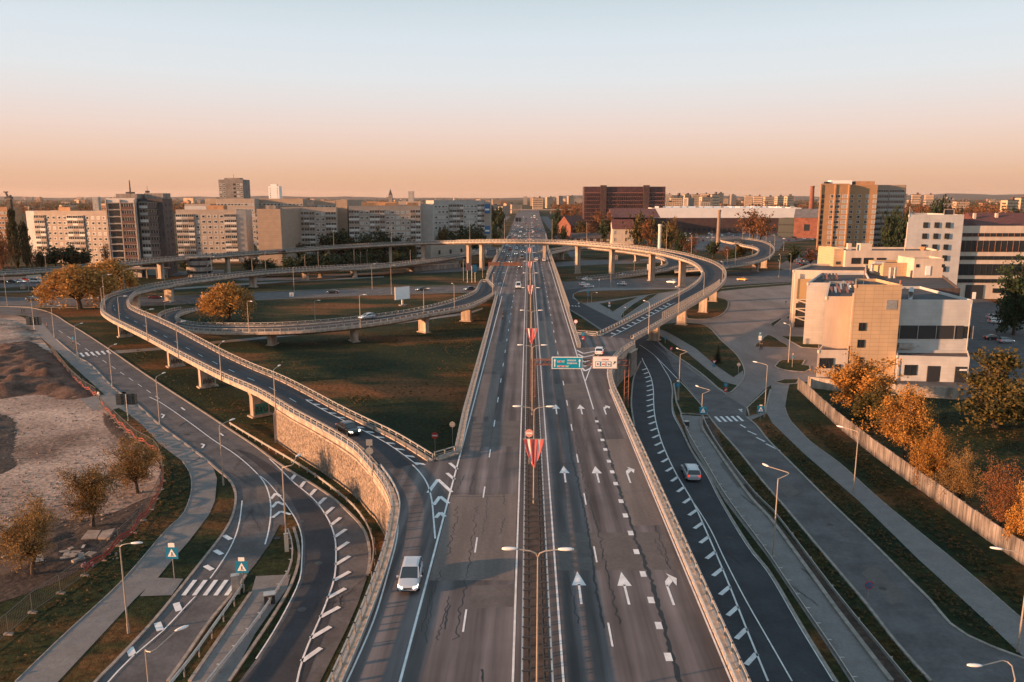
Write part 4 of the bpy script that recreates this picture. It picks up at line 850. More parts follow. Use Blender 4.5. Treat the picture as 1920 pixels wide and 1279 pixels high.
T(258, 925, 812, 114, 'amber', 'amber budding tree inside the bend of the mesh fence')
T(150, 580, 494, 124, 'willow2', 'big orange willow beside the road left of the loop ramp')
T(207, 562, 484, 92, 'willow2', 'second orange willow behind the big one near the apartment tower')
T(430, 606, 528, 90, 'willow2', 'round orange willow standing alone inside the left loop')
T(1345, 682, 646, 22, 'conifer', 'small dark conifer alone on the kerbed lawn beside the path', cat='conifer')
T(1606, 775, 672, 118, 'bright', 'orange tree leaning over the rear concrete wall by the ivory building')
T(1695, 868, 735, 128, 'bright', 'largest glowing orange tree behind the concrete panel fence')
T(1640, 800, 715, 90, 'olive', 'low olive tree in shade between the fence and the first orange tree')
T(1745, 915, 797, 76, 'bright', 'small orange tree just right of the largest one behind the fence')
T(1797, 950, 842, 84, 'amber', 'brownish tree fourth along the concrete panel fence')
T(1872, 1005, 862, 92, 'rust', 'rusty pink-tipped tree behind the lower end of the panel fence')
T(1925, 1040, 890, 84, 'bright', 'bright orange tree cut by the right edge of the view')
T(1866, 802, 664, 172, 'olive', 'huge bushy tree orange above and green below beside the annex')
T(1900, 628, 500, 96, 'green', 'dark green willow-shaped tree at the right edge by the parking yard')
T(1945, 600, 520, 60, 'olive', 'dim olive tree at the far right edge behind the dark one')
# poplars and trees at the far left
for i, (x, b_, t, w, k, lb) in enumerate([(8, 520, 425, 44, 'rust', 'rusty tree at the far left edge beyond the high overpass'), (34, 512, 392, 26, 'poplar', 'tall dark poplar left of the pale apartment block'), (52, 508, 415, 24, 'poplar', 'second dark poplar touching the pale gable wall'), (22, 500, 405, 20, 'rust', 'slim rust poplar between the left edge and the dark poplars'), (60, 505, 450, 26, 'rust', 'maroon tree below the pale gable wall'),
        (78, 503, 468, 30, 'green', 'small grey-green tree in front of the pale gable wall'), (106, 502, 462, 52, 'green', 'wide dark tree before the left apartment block'), (136, 500, 455, 44, 'green', 'second wide dark tree before the left apartment block'), (158, 498, 468, 34, 'green', 'dark tree close to the left edge of the apartment tower'), (145, 497, 482, 14, 'bright', 'tiny orange bush above the overpass deck'), (200, 500, 452, 18, 'rust', 'narrow orange-brown tree touching the apartment tower')]):
    T(x, b_, t, w, k, lb)
rowA = [(350, 488, 466, 40, 'rust'), (385, 486, 468, 36, 'green'), (412, 486, 470, 30, 'rust'), (452, 484, 448, 26, 'olive'), (560, 490, 456, 44, 'olive'), (590, 486, 446, 44, 'green'), (615, 488, 436, 44, 'green'), (640, 487, 431, 46, 'green'), (662, 488, 438, 40, 'green'), (690, 487, 434, 44, 'green'), (715, 486, 432, 46, 'green'), (742, 486, 438, 40, 'green'), (768, 484, 444, 34, 'olive'), (832, 478, 424, 30, 'olive'), (850, 478, 428, 34, 'green'), (872, 477, 418, 40, 'green'), (893, 476, 424, 34, 'green'), (925, 452, 376, 24, 'green'), (938, 440, 386, 22, 'green'), (925, 462, 415, 24, 'green')]
for i, (x, b_, t, w, k) in enumerate(sorted(rowA)): T(x, b_, t, w, k, '%s tree from the left in the row before the long apartment blocks' % O(i+1), 'trees before the apartment blocks', name='broadleaf_tree')
rowB = [(545, 518, 478, 46), (580, 516, 472, 50), (612, 515, 476, 46), (645, 512, 470, 52), (680, 508, 472, 48), (712, 505, 466, 50), (742, 500, 468, 44), (765, 496, 470, 34), (505, 516, 486, 34), (470, 514, 482, 30), (350, 510, 486, 24)]
for i, (x, b_, t, w) in enumerate(sorted(rowB)): T(x, b_-4, t, w, 'green', '%s dark tree from the left under the high overpass behind the loop' % O(i+1), 'shaded trees under the high overpass')
rowC = [(1045, 445, 385, 20, 'green'), (1060, 440, 378, 24, 'rust'), (1075, 436, 380, 22, 'rust'), (1092, 432, 386, 24, 'rust'), (1090, 448, 408, 24, 'olive'), (1105, 452, 416, 26, 'rust'), (1122, 446, 390, 36, 'rust'), (1145, 444, 390, 36, 'rust'), (1133, 456, 410, 28, 'green'), (1198, 460, 392, 34, 'olive'), (1215, 466, 402, 34, 'rust'), (1220, 458, 398, 30, 'green'), (1250, 472, 408, 34, 'olive'), (1262, 466, 405, 30, 'rust'), (1275, 478, 425, 26, 'green'), (1296, 480, 437, 36, 'rust'), (1040, 452, 410, 16, 'green'), (1056, 455, 420, 16, 'green')]
for i, (x, b_, t, w, k) in enumerate(sorted(rowC)): T(x, b_, t, w, k, '%s tree from the left in the grove around the red-roofed hall' % O(i+1), 'trees around the red-roofed hall')
T(1336, 484, 452, 34, 'green', 'round dark green tree below the brick chimney'); T(1362, 486, 458, 26, 'rust', 'rusty bush right of the dark round tree under the chimney'); T(1388, 484, 448, 34, 'olive', 'olive tree inside the distant loop ramp'); T(1374, 490, 468, 22, 'green', 'dark shrub inside the distant loop ramp')
T(1412, 452, 386, 62, 'rust', 'large bare reddish tree before the white store'); T(1425, 454, 396, 40, 'rust', 'second bare reddish tree beside the large one before the white store')
T(1486, 500, 458, 26, 'green', 'dark tree at the parked cars left of the brick tower'); T(1520, 500, 462, 40, 'rust', 'rusty tree at the foot of the brick tower'); T(1550, 494, 458, 44, 'rust', 'wide rusty tree before the brick tower'); T(1588, 492, 458, 44, 'rust', 'bare brown tree under the brick tower facade'); T(1625, 486, 452, 34, 'olive', 'olive tree at the right foot of the brick tower')
rowD = [(1665, 480, 384, 30, 'green'), (1680, 476, 386, 34, 'green'), (1697, 474, 388, 34, 'green'), (1672, 470, 448, 30, 'rust'), (1700, 455, 372, 22, 'rust'), (1722, 450, 372, 28, 'rust'), (1745, 448, 370, 26, 'green'), (1762, 446, 368, 28, 'green'), (1785, 446, 378, 26, 'rust'), (1810, 444, 380, 30, 'rust'), (1835, 440, 384, 30, 'rust'), (1856, 436, 382, 30, 'rust'), (1880, 434, 382, 32, 'rust'), (1905, 434, 386, 32, 'green'), (1798, 440, 386, 24, 'green')]
for i, (x, b_, t, w, k) in enumerate(sorted(rowD)): T(x, b_, t, w, k, '%s tree from the left behind the white office block on the right' % O(i+1), 'trees behind the white office block')
# far woods that read as one mass, and low scrub between houses
def wood(name, n, pxr, byr, m, hr=(7, 13), skip=None):
    b = MB()
    for i in range(n):
        px = random.uniform(*pxr); t = random.random()**.7; by = byr[0]+(byr[1]-byr[0])*t
        if skip and skip(px, by): continue
        p = P(px, by, 0); h = random.uniform(*hr); w = h*random.uniform(.35, .55)
        for k in range(16): leafquad(b, p+Vector((random.gauss(0, w*.5), random.gauss(0, w*.5), h*random.uniform(.15, .95))), w*random.uniform(.25, .5))
    return tag(b.build(name, m), kind='stuff')
skipf = lambda x, y: (885 < x < 1075) or (y > 392 and 1040 < x < 1540)
wood('far_trees', 4800, (-30, 1950), (371, 402), LM['rust'], (8, 15), skipf); wood('far_trees', 3400, (-30, 1950), (371, 398), LM['poplar'], (8, 16), skipf)
wood('far_trees', 500, (860, 950), (374, 392), LM['rust'], (7, 12)); wood('far_trees', 500, (1035, 1100), (374, 400), LM['rust'], (8, 14))
wood('scrub', 700, (-30, 520), (400, 470), LM['poplar'], (5, 9), lambda x, y: not (x < 70 or (455 < x < 475) or x > 900) ); wood('scrub', 500, (1660, 1950), (395, 450), LM['rust'], (6, 11))
# low hill line on the horizon
b = MB()
for d, h0, x0, x1 in ((9000, 60, 300, 8500), (8500, 40, -8500, 300)):
    n = 60; top = [(x0+(x1-x0)*i/n, h0*.55+(16*math.sin(i*.21)+9*math.sin(i*.9)+random.uniform(-4, 4))*(1 if x0 > 0 else .6)+(28*i/n if x0 > 0 else 14*(1-i/n))) for i in range(n+1)]
    for (a, ha), (c, hc) in zip(top, top[1:]):
        b.face([(a, d, 0), (c, d, 0), (c, d+900, hc), (a, d+900, ha)])
tag(b.build('hills', mat('forest_hill', (.030, .026, .022), .95, noise=.5, scale=.004, detail=10)), kind='structure')
# ------------------------------------------------------------------ street lamps
def lamp_dir(head, p, zt):
    q = P(head[0], head[1], zt+.25); v = Vector((q.x-p.x, q.y-p.y, 0)); return v
LMESH = {}
def lamp(base, ty, head, z=0.0, label='', group=None, bent=False, world=None, maxarm=2.2):
    p = world or P(base[0], base[1], z); zt = min(zat(ty, p), H-3); h = max(3.5, min(zt-p.z, 11))
    v = lamp_dir(head, p, p.z+h)
    if v.length > maxarm: v = v.normalized()*maxarm
    if v.length < .8: v = Vector((v.x or 1, 0, 0)).normalized()*.8
    a = math.atan2(v.y, v.x); r = empty('street_lamp', p, a, label, 'street lamp', group); L = v.length
    key = (round(h*2)/2, round(L*2)/2, bent)
    if key not in LMESH:
        hh, ll = key[0], max(key[1], 1.0)
        b = MB(); b.tube([(0, 0, -.1), (0, 0, .9), (0, 0, .9), (0, 0, hh*.55), (0, 0, hh)], [.13, .12, .085, .075, .055], 8); pm = b.build('pole', POLE).data
        b = MB()
        if bent: b.tube([(0, 0, hh-.05), (-.25, -.9, hh+.35), (-.15, -1.25, hh+.42), (.15, -1.3, hh+.47), (ll, -.35, hh+.62)], [.05, .045, .045, .045, .04], 7)
        else: b.tube([(0, 0, hh-.05), (.03, 0, hh+.18), (.18, 0, hh+.33), (ll*.6, 0, hh+.42), (ll, 0, hh+.45)], [.05, .048, .045, .04, .035], 7)
        am = b.build('arm', POLE).data; b = MB(); yy, zz = (-.35, .62) if bent else (0, .45)
        pr = [(-.05, .06, .05), (.12, .13, .08), (.4, .17, .1), (.7, .15, .09), (.92, .06, .05)]; vs = []
        for x, w, t in pr:
            for k in range(8): an = k*math.pi/4; vs.append((ll+x, yy+math.cos(an)*w, hh+zz+math.sin(an)*t+.02))
        fs = [(i*8+k, i*8+(k+1) % 8, i*8+8+(k+1) % 8, i*8+8+k) for i in range(4) for k in range(8)]+[tuple(reversed(range(8))), tuple(32+k for k in range(8))]
        b.add(vs, fs); hm = b.build('lamp_head', LAMPW, smooth=True).data
        for o in [o for o in COL.objects if o.data in (pm, am, hm)]: bpy.data.objects.remove(o)
        LMESH[key] = (pm, am, hm)
    for nm, me in zip(('pole', 'arm', 'lamp_head'), LMESH[key]):
        o = bpy.data.objects.new(nm, me); COL.objects.link(o); o.parent = r
    return r
lamp((241, 1187), 1030, (248, 1024), label='hooked street lamp between the path and the crosswalk at the bottom left')
lamp((290, 1400), 1222, (352, 1182), label='bent-arm street lamp cut off at the bottom left over the lane', bent=True)
lamp((419, 910), 805, (440, 791), label='slim street lamp at the tip of the grass strip where the path leaves the road')
lamp((300, 797), 712, (310, 702), label='street lamp beside the back of the dark road sign'); lamp((211, 727), 655, (221, 647), label='street lamp just beyond the far crosswalk on the left road')
lamp((146, 671), 612, (157, 606), label='street lamp at the far crosswalk next to a blue sign'); lamp((102, 632), 577, (108, 574), label='street lamp on the far bend of the left road'); lamp((64, 614), 561, (69, 554), label='street lamp behind the small dark sign back at the far left')
lamp((14, 575), 517, (9, 515), label='leftmost street lamp at the edge of the view'); lamp((54, 545), 516, (50, 514), label='thin street lamp before the parked white van at the far left')
lamp((538, 1032), 880, (575, 853), label='bent-arm street lamp rising from the small triangular lawn', bent=True)
lamp((1272, 752), 663, (1250, 647), label='bent-arm street lamp at the fork of the right-hand roads', bent=True); lamp((1314, 810), 738, (1285, 720), label='bent-arm street lamp at the pedestrian sign by the right guardrail', bent=True); lamp((1449, 1048), 897, (1412, 870), label='large bent-arm street lamp on the right beige pavement', bent=True)
lamp((1880, 1450), 1275, (1750, 1262), label='street lamp whose head shows at the bottom right edge', bent=True)
lamp((1600, 925), 817, (1577, 806), label='street lamp on the right-hand path before the panel fence'); lamp((1908, 1222), 1045, (1878, 1032), label='tall street lamp at the right edge by the kerb')
lamp((1433, 782), 688, (1416, 681), label='street lamp on the small lawn at the junction'); lamp((1478, 681), 612, (1465, 605), label='street lamp on the oval lawn island')
lamp((1109, 568), 555, (1120, 550), label='short street lamp at the lawn under the right ramp'); lamp((1169, 598), 588, (1182, 585), label='short street lamp behind the right ramp railing'); lamp((1145, 540), 490, (1143, 487), label='street lamp on the roundabout beside the high piers')
rows = {'left loop ramp': [(225, 606, 558, 231, 556), (277, 638, 583, 283, 580), (335, 672, 609, 341, 606), (415, 712, 650, 422, 641), (517, 770, 696, 526, 685), (198, 585, 520, 202, 518), (191, 566, 541, 196, 537), (234, 543, 507, 237, 505)],
        'inner left loop ramp': [(676, 614, 554, 675, 552), (795, 590, 543, 797, 541), (852, 580, 535, 846, 531), (924, 562, 517, 917, 516), (467, 624, 567, 469, 566)]}
for nm, L in rows.items():
    for i, (x, y, t, hx, hy) in enumerate(sorted(L)): lamp((x, y), t, (hx, hy), z=6.0 if nm[0] == 'l' else 5.0, label='%s street lamp from the left on the %s' % (O(i+1), nm), group='lamps on the '+nm)
far = [(311, 601, 570, 317, 567), (591, 602, 565, 592, 563), (552, 552, 505, 551, 503), (734, 552, 500, 733, 499), (698, 542, 496, 697, 495), (573, 519, 479, 573, 477), (598, 518, 472, 598, 470), (665, 510, 470, 665, 468), (677, 509, 476, 676, 474), (689, 508, 471, 690, 469), (499, 518, 475, 499, 473), (869, 527, 490, 871, 488), (905, 521, 495, 905, 493), (770, 508, 471, 770, 469), (474, 520, 487, 474, 486), (398, 523, 482, 397, 481), (310, 540, 492, 310, 490), (390, 530, 500, 390, 498), (88, 515, 470, 86, 468)]
for i, (x, y, t, hx, hy) in enumerate(sorted(far)): lamp((x, y), t, (hx, hy), label='%s street lamp from the left around the left roundabout lawns' % O(i+1), group='lamps around the left lawns')
hi = [(626, 460, 432, 11), (734, 454, 425, 12.5), (881, 449, 417, 14.6), (946, 448, 413, 15.3), (1035, 450, 415, 15.2), (1100, 453, 421, 14.8), (1249, 468, 435, 13), (1296, 476, 445, 12), (1216, 626, 570, 6.5), (1272, 588, 542, 7), (1319, 556, 512, 8), (1354, 530, 495, 9)]
for i, (x, y, t, z) in enumerate(hi): lamp((x, y), t, (x-6 if i > 7 else x, t-4), z=z, label='%s street lamp along the high overpass counted from its left end' % O(i+1), group='lamps on the high overpass')
fr = [(1189, 512, 493, 0), (1378, 500, 462, 5.5), (1392, 449, 429, 9.9), (1405, 450, 430, 9.6), (1419, 452, 431, 9.3), (1436, 456, 437, 8.8), (1452, 463, 442, 8), (1443, 487, 455, 6.5), (1461, 516, 480, 0), (1481, 515, 478, 0), (1469, 470, 456, 0), (1542, 482, 463, 0), (1410, 483, 462, 4), (1363, 503, 471, 4.7), (1334, 462, 424, 0), (1460, 520, 490, 0)]
for i, (x, y, t, z) in enumerate(sorted(fr)): lamp((x, y), t, (x-4, t-3), z=z, label='%s street lamp from the left around the distant right loop' % O(i+1), group='lamps around the distant right loop')
# median double lamps
def dlamp(y, i):
    r = empty('double_street_lamp', (.66, y, ZM), 0, '%s double-armed street lamp along the median counted from the viewer' % O(i), 'street lamp', 'double lamps on the median')
    b = MB(); b.tube([(0, 0, 0), (0, 0, .9), (0, 0, 10.2)], [.1, .075, .045], 8); b.build('pole', POLE, r)
    for s in (-1, 1):
        b = MB(); b.tube([(0, 0, 10.1), (s*.12, 0, 10.35), (s*.45, 0, 10.5), (s*1.35, 0, 10.62)], [.05, .048, .045, .04], 7); b.build('arm', POLE, r)
        b = MB(); vs = []
        for x, w, t in [(1.25, .06, .05), (1.42, .14, .08), (1.75, .18, .1), (2.05, .16, .09), (2.22, .06, .05)]:
            for k in range(8): an = k*math.pi/4*s; vs.append((s*x, math.cos(an)*w, 10.64+math.sin(an)*t))
        b.add(vs, [(j*8+k, j*8+(k+1) % 8, j*8+8+(k+1) % 8, j*8+8+k) for j in range(4) for k in range(8)]+[tuple(reversed(range(8))), tuple(32+k for k in range(8))]); b.build('lamp_head', LAMPW, r, True)
    return r
dy = [44.5, 77.4, 111, 146, 183, 219, 259, 300, 340, 381, 422, 463, 504, 546, 590]
dl = [dlamp(y, i+1) for i, y in enumerate(dy)]
# banners
FLAG = bpy.data.materials.new('banner_cloth'); FLAG.use_nodes = True; _n = FLAG.node_tree; _b = _n.nodes['Principled BSDF']; _b.inputs['Roughness'].default_value = .75
uv = _n.nodes.new('ShaderNodeUVMap'); sx = _n.nodes.new('ShaderNodeSeparateXYZ'); rp = _n.nodes.new('ShaderNodeValToRGB'); _n.links.new(uv.outputs[0], sx.inputs[0]); _n.links.new(sx.outputs[0], rp.inputs[0]); _n.links.new(rp.outputs[0], _b.inputs['Base Color'])
rp.color_ramp.interpolation = 'CONSTANT'; e = rp.color_ramp.elements; e[0].color = (.48, .10, .10, 1); e[1].position = .36; e[1].color = (.74, .68, .66, 1); e3 = e.new(.62); e3.color = (.48, .10, .10, 1)
def banner(y, i):
    r = empty('flag_banner', (.66, y-.1, ZM), 0, '%s pair of red and white flags along the median, nearest counted first' % O(i), 'flag', 'flags along the median')
    b = MB(); b.tube([(-1.15, 0, 7.15), (1.15, 0, 7.15)], .035, 6); b.build('crossbar', POLE, r)
    for s in (-1, 1):
        nu, nv = 14, 10; vs = []; uvs = []
        for j in range(nv+1):
            v = j/nv
            for k in range(nu+1):
                u = k/nu; x0 = s*(1.05-.95*(1-u)) if s > 0 else s*(1.05-.95*(1-u))
                x = s*(.08+.97*u)*(1-.52*v) if False else s*(.08+.97*u*(1-v*.55))
                z = 7.13-v*(3.1-1.15*u*v)
                yy = .09*math.sin(u*9+v*2+y)*(.2+v)-.05
                vs.append((x, yy, z)); uvs.append((u, v))
        me = bpy.data.meshes.new('flag'); fs = [(j*(nu+1)+k, j*(nu+1)+k+1, (j+1)*(nu+1)+k+1, (j+1)*(nu+1)+k) for j in range(nv) for k in range(nu)]
        me.from_pydata(vs, [], fs); ul = me.uv_layers.new(name='uv')
        for lp in me.loops: ul.data[lp.index].uv = uvs[lp.vertex_index]
        me.materials.append(FLAG); me.polygons.foreach_set('use_smooth', [True]*len(me.polygons)); o = bpy.data.objects.new('flag', me); COL.objects.link(o); o.parent = r
for i, y in enumerate([77.4, 146, 219, 300, 381, 463, 546]): banner(y, i+1)
# ------------------------------------------------------------------ median barriers
med = MB(); sweep(med, [Vector((.66, 18, ZM)), Vector((.66, 900, ZM))], [(-.85, .0), (-.85, .035), (.85, .035), (.85, .0)]); tag(med.build('median_strip', mat('median_surface', (.062, .045, .038), .9, noise=.3, scale=1.2)), kind='structure')
for nm, x, sgn, mm, lb in (('left', -.32, 1, STEEL, 'long bright guardrail on the left side of the median with inward brackets'), ('right', 1.72, -1, STEEL, 'long guardrail on the right side of the median with ladder-like brackets')):
    r = empty('median_guardrail', (x, 30, ZM), 0, lb, 'guardrail')
    b = MB(); sweep(b, [Vector((0, -12, 0)), Vector((0, 560, 0))], [(-.06, .56), (-.06, .74), (.06, .74), (.06, .56)]); b.build('beam', mm, r)
    b = MB(); yy = -11.5
    while yy < 260:
        b.box((sgn*.5, yy, .36), (.12, .12, .75)); b.box((sgn*.27, yy, .74), (.56, .09, .09)); yy += 1.35
    sweep(b, [Vector((sgn*.56, -12, 0)), Vector((sgn*.56, 260, 0))], [(-.03, .60), (-.03, .68), (.03, .68), (.03, .60)]); b.build('posts_and_brackets', DARK, r)
# ------------------------------------------------------------------ guardrails at ground level
def grail(label, pts, side=1, z=.05, step=2.6, arm=0, h=.8, rng=None):
    q = catmull([P(x, y, 0) for x, y in pts], 5); r = empty('guardrail', (q[0].x, q[0].y, 0), 0, label, 'guardrail'); b = MB(); guard(b, q, z, h, step, side*.16, arm); bw(b, 'rail_and_posts', STEEL, r); return r
grail('rusty-lit guardrail in front of the stone wall on the left ring road', [(431, 800), (470, 824), (520, 854), (560, 878), (600, 905), (640, 936), (668, 962), (690, 995), (701, 1030), (700, 1060), (694, 1085)], 1)
grail('guardrail along the left side of the ring road beside the triangular lawn', [(541, 1003), (549, 1030), (549, 1058), (541, 1085), (524, 1112), (500, 1150), (475, 1185), (447, 1222), (415, 1262), (385, 1300)], -1, arm=.35)
grail('pale steel rail between the narrow lawn and the beige pavement at the bottom left', [(455, 1110), (438, 1135), (400, 1190), (365, 1240), (335, 1279), (310, 1310)], 1)
grail('guardrail with brackets between the right lower road and the beige pavement', [(1276, 783), (1282, 800), (1297, 832), (1323, 875), (1360, 938), (1438, 1046), (1480, 1110), (1538, 1196), (1592, 1279), (1620, 1325)], 1, arm=.4)
grail('pale steel pipe rail over the dark gully on the right', [(1317, 784), (1332, 816), (1375, 880), (1422, 938), (1440, 953), (1520, 1057), (1580, 1136), (1697, 1279), (1740, 1332)], 1, h=.6, step=6)
# ------------------------------------------------------------------ buildings
def wallmat(name, c, bwid=3.2, bh=2.9, k=.75, ms=.035, noise=.1): return brickmat(name, c, tuple(v*.93 for v in c), tuple(v*k for v in c), bwid, bh, ms, offset=0, noise=noise)
PANELB = wallmat('beige_panel_wall', (.35, .285, .24)); PANELG = wallmat('grey_panel_wall', (.36, .34, .32)); PANELW = wallmat('pale_gable_wall', (.56, .54, .52)); PANELBR = wallmat('brown_panel_wall', (.33, .245, .185), 40, 1.2, .8, .06)
CREAM = wallmat('cream_cladding', (.54, .46, .38), 1.6, .9, .88, .02, .05); IVORY = mat('ivory_render', (.54, .45, .37), .8, noise=.10, scale=.5, stretch=(1, 1, .2), scale2=.2, amt2=.06); YEL = wallmat('yellow_cladding', (.52, .36, .22), 1.9, .85, .66, .035, .09); WHC = wallmat('white_cladding', (.50, .49, .475), 1.8, .75, .84, .025, .10)
ROOF = mat('dark_roof_felt', (.035, .038, .045), .9, noise=.35, scale=.25); ROOFR = mat('red_roof', (.10, .035, .03), .8, noise=.3, scale=.8); ROOFB = mat('brown_roof', (.075, .055, .052), .85, noise=.25, scale=.6)
BRICK = wallmat('brick_tower_wall', (.42, .235, .12), 30, 1.0, .8, .06); REDB = brickmat('red_brick', (.22, .07, .045), (.18, .06, .04), (.15, .08, .06), 1, .4, .03); DKBR = mat('dark_brown_wall', (.05, .028, .028), .7, noise=.2, scale=.3)
FRAME = mat('window_frame', (.62, .60, .57), .5)
def fmesh(kind, w, h):
    key = ('F', kind, round(w, 2), round(h, 2))
    if key in LMESH: return LMESH[key]
    b = MB()      # local: x along wall, y outward (negative = into wall), z up, centred
    if kind in ('w', 'v', 'c'):
        b.use(FRAME); t = .2
        for x, z, a, c in ((0, h/2-t/2, w, t), (0, -h/2+t/2, w, t), (-w/2+t/2, 0, t, h-2*t), (w/2-t/2, 0, t, h-2*t), (w*.12, 0, .1, h-2*t)): b.box((x, .05, z), (a, .1, c))
        b.use({'w': GLASS, 'v': GLASSL, 'c': GLASS}[kind]); b.box((0, .02, 0), (w-2*t, .05, h-2*t))
        if kind == 'c': b.use(GLASSL); b.box((-w*.22, .05, 0), (w*.34, .03, h-2.2*t))
    elif kind == 'd':
        b.use(DARK); t = .1
        for x, z, a, c in ((0, h/2-t/2, w, t), (0, -h/2+t/2, w, t), (-w/2+t/2, 0, t, h), (w/2-t/2, 0, t, h), (0, 0, .08, h)): b.box((x, .05, z), (a, .1, c))
        b.use(GLASS); b.box((0, .02, 0), (w-2*t, .05, h-2*t))
    else:         # balcony: parapet + glazing / open dark loggia
        b.use({'b': mat('balcony_white', (.55, .53, .50), .6), 'B': mat('balcony_grey', (.36, .34, .32), .7), 'p': mat('balcony_beige', (.33, .26, .21), .8), 'k': mat('balcony_dark', (.13, .10, .09), .7), 'r': mat('maroon_panel', (.085, .038, .036), .6)}[kind]); b.box((0, .45, -h*.28), (w, .9, h*.44)); b.box((0, .45, h*.46), (w, .9, h*.08))
        b.use(GLASS); b.box((0, .30, h*.18), (w-.15, .6, h*.46))
        b.use(FRAME)
        for k in range(int(w/1.1)+1): b.box((-w/2+.06+k*(w-.12)/max(1, int(w/1.1)), .62, h*.18), (.09, .08, h*.47))
    o = b.build('x'); me = o.data; bpy.data.objects.remove(o); LMESH[key] = me; return me
def facade(root, a, c, z0, z1, spec, rows, pitch=None, ww=1.5, wh=1.5, cnt=None, seed=0, skip=0):
    """spec: one letter per bay; w window, W wide, b/B balcony, d dark framed window, . blank"""
    a = Vector((a[0], a[1], 0)); c = Vector((c[0], c[1], 0)); d = (c-a); L = d.length; d.normalize(); nrm = Vector((d.y, -d.x, 0)); ang = math.atan2(d.y, d.x)+math.pi
    n = len(spec); ph = (z1-z0)/rows; cnt = cnt if cnt is not None else {}; rnd = random.Random(seed); extra = {}
    for j in range(rows-1, -1, -1):
        for i, s in enumerate(spec):
            if s == '.': continue
            x = (i+.5)*L/n; z = z0+(j+.5)*ph; w_, h_, k = ww, wh, s
            if s == 'w': k = rnd.choice('wwwvc')
            if s == 'W': w_ = L/n*.8; k = 'd'
            if s in 'bBr': w_ = L/n*.96; h_ = ph*.92; k = s
            if s == 'b' and rnd.random() < .35: k = 'B'
            me = fmesh(k, w_, h_); p = a+d*x+Vector((0, 0, z)); nm = 'balcony' if s in 'bBrk' else 'window'
            cnt[nm] = cnt.get(nm, 0)+1
            rot = Matrix.Rotation(ang, 3, 'Z')
            if cnt[nm] <= 98:
                o = bpy.data.objects.new(nm, me); COL.objects.link(o); o.parent = root; o.location = p-root.location; o.rotation_euler = (0, 0, ang)
            else:
                eb = extra.setdefault(nm, MB()); base = len(eb.v)
                for v in me.vertices: q = rot @ v.co + p; eb.v.append((q.x, q.y, q.z))
                for pl in me.polygons:
                    m_ = me.materials[pl.material_index]; eb.use(m_); eb.f.append(tuple(base+t for t in pl.vertices)); eb.m.append(eb.cur)
    for nm, eb in extra.items(): o = bw(eb, nm, None, root); o['kind'] = 'stuff'
    return cnt
def bld(name, label, poly, h, wall, roof=ROOF, z0=-.3, parapet=.6, cat='building'):
    poly = [Vector((p[0], p[1], 0)) for p in poly]
    A = sum(poly[i].x*poly[(i+1) % len(poly)].y-poly[(i+1) % len(poly)].x*poly[i].y for i in range(len(poly)))
    if A < 0: poly = poly[::-1]
    r = empty(name, (poly[0].x, poly[0].y, 0), 0, label, cat)
    b = MB(); b.prism(poly, z0, h, top=False); bw(b, 'wall', wall, r)
    b = MB(); b.poly([(p.x, p.y, h-.15) for p in poly]); ro = bw(b, 'roof', roof, r)
    if parapet:
        b = MB(); sweep(b, [Vector((p.x, p.y, h)) for p in offset(poly+[poly[0]], .16)], rect(.3, -.3, parapet)); bw(b, 'parapet', wall, r)
    return r
def g2(px, by): p = P(px, by, 0); return Vector((p.x, p.y, 0))
def hof(px, by, ty): return zat(ty, P(px, by, 0))
def slab(name, label, pl, bl, pr, br, ty, depth, wall, spec, rows, side=None, sidespec=None, z0w=.5, ztop=1.8, boxes=(), **kw):
    a = g2(pl, bl); c = g2(pr, br); d = (c-a).normalized(); n = Vector((-d.y, d.x, 0)); h = hof(pl, bl, ty)
    r = bld(name, label, [a, c, c+n*depth, a+n*depth], h, wall)
    cnt = {}
    if spec: facade(r, c, a, z0w, h-ztop, spec[::-1], rows, cnt=cnt, seed=int(pl), **kw) if False else facade_lr(r, a, c, z0w, h-ztop, spec, rows, cnt, int(pl), **kw)
    if sidespec:
        if side == 'l': facade_lr(r, a+n*depth, a, z0w, h-ztop, sidespec, rows, cnt, int(pl)+1, **kw)
        else: facade_lr(r, c, c+n*depth, z0w, h-ztop, sidespec, rows, cnt, int(pl)+1, **kw)
    for (t, u, w, dd, hh, m_) in boxes:
        q = a.lerp(c, t)+n*depth*u; b = MB(); b.box((q.x, q.y, h+hh/2-.1), (w, dd, hh), math.atan2(d.y, d.x)); bw(b, 'roof_housing', m_, r)
    return r, a, c, n, h
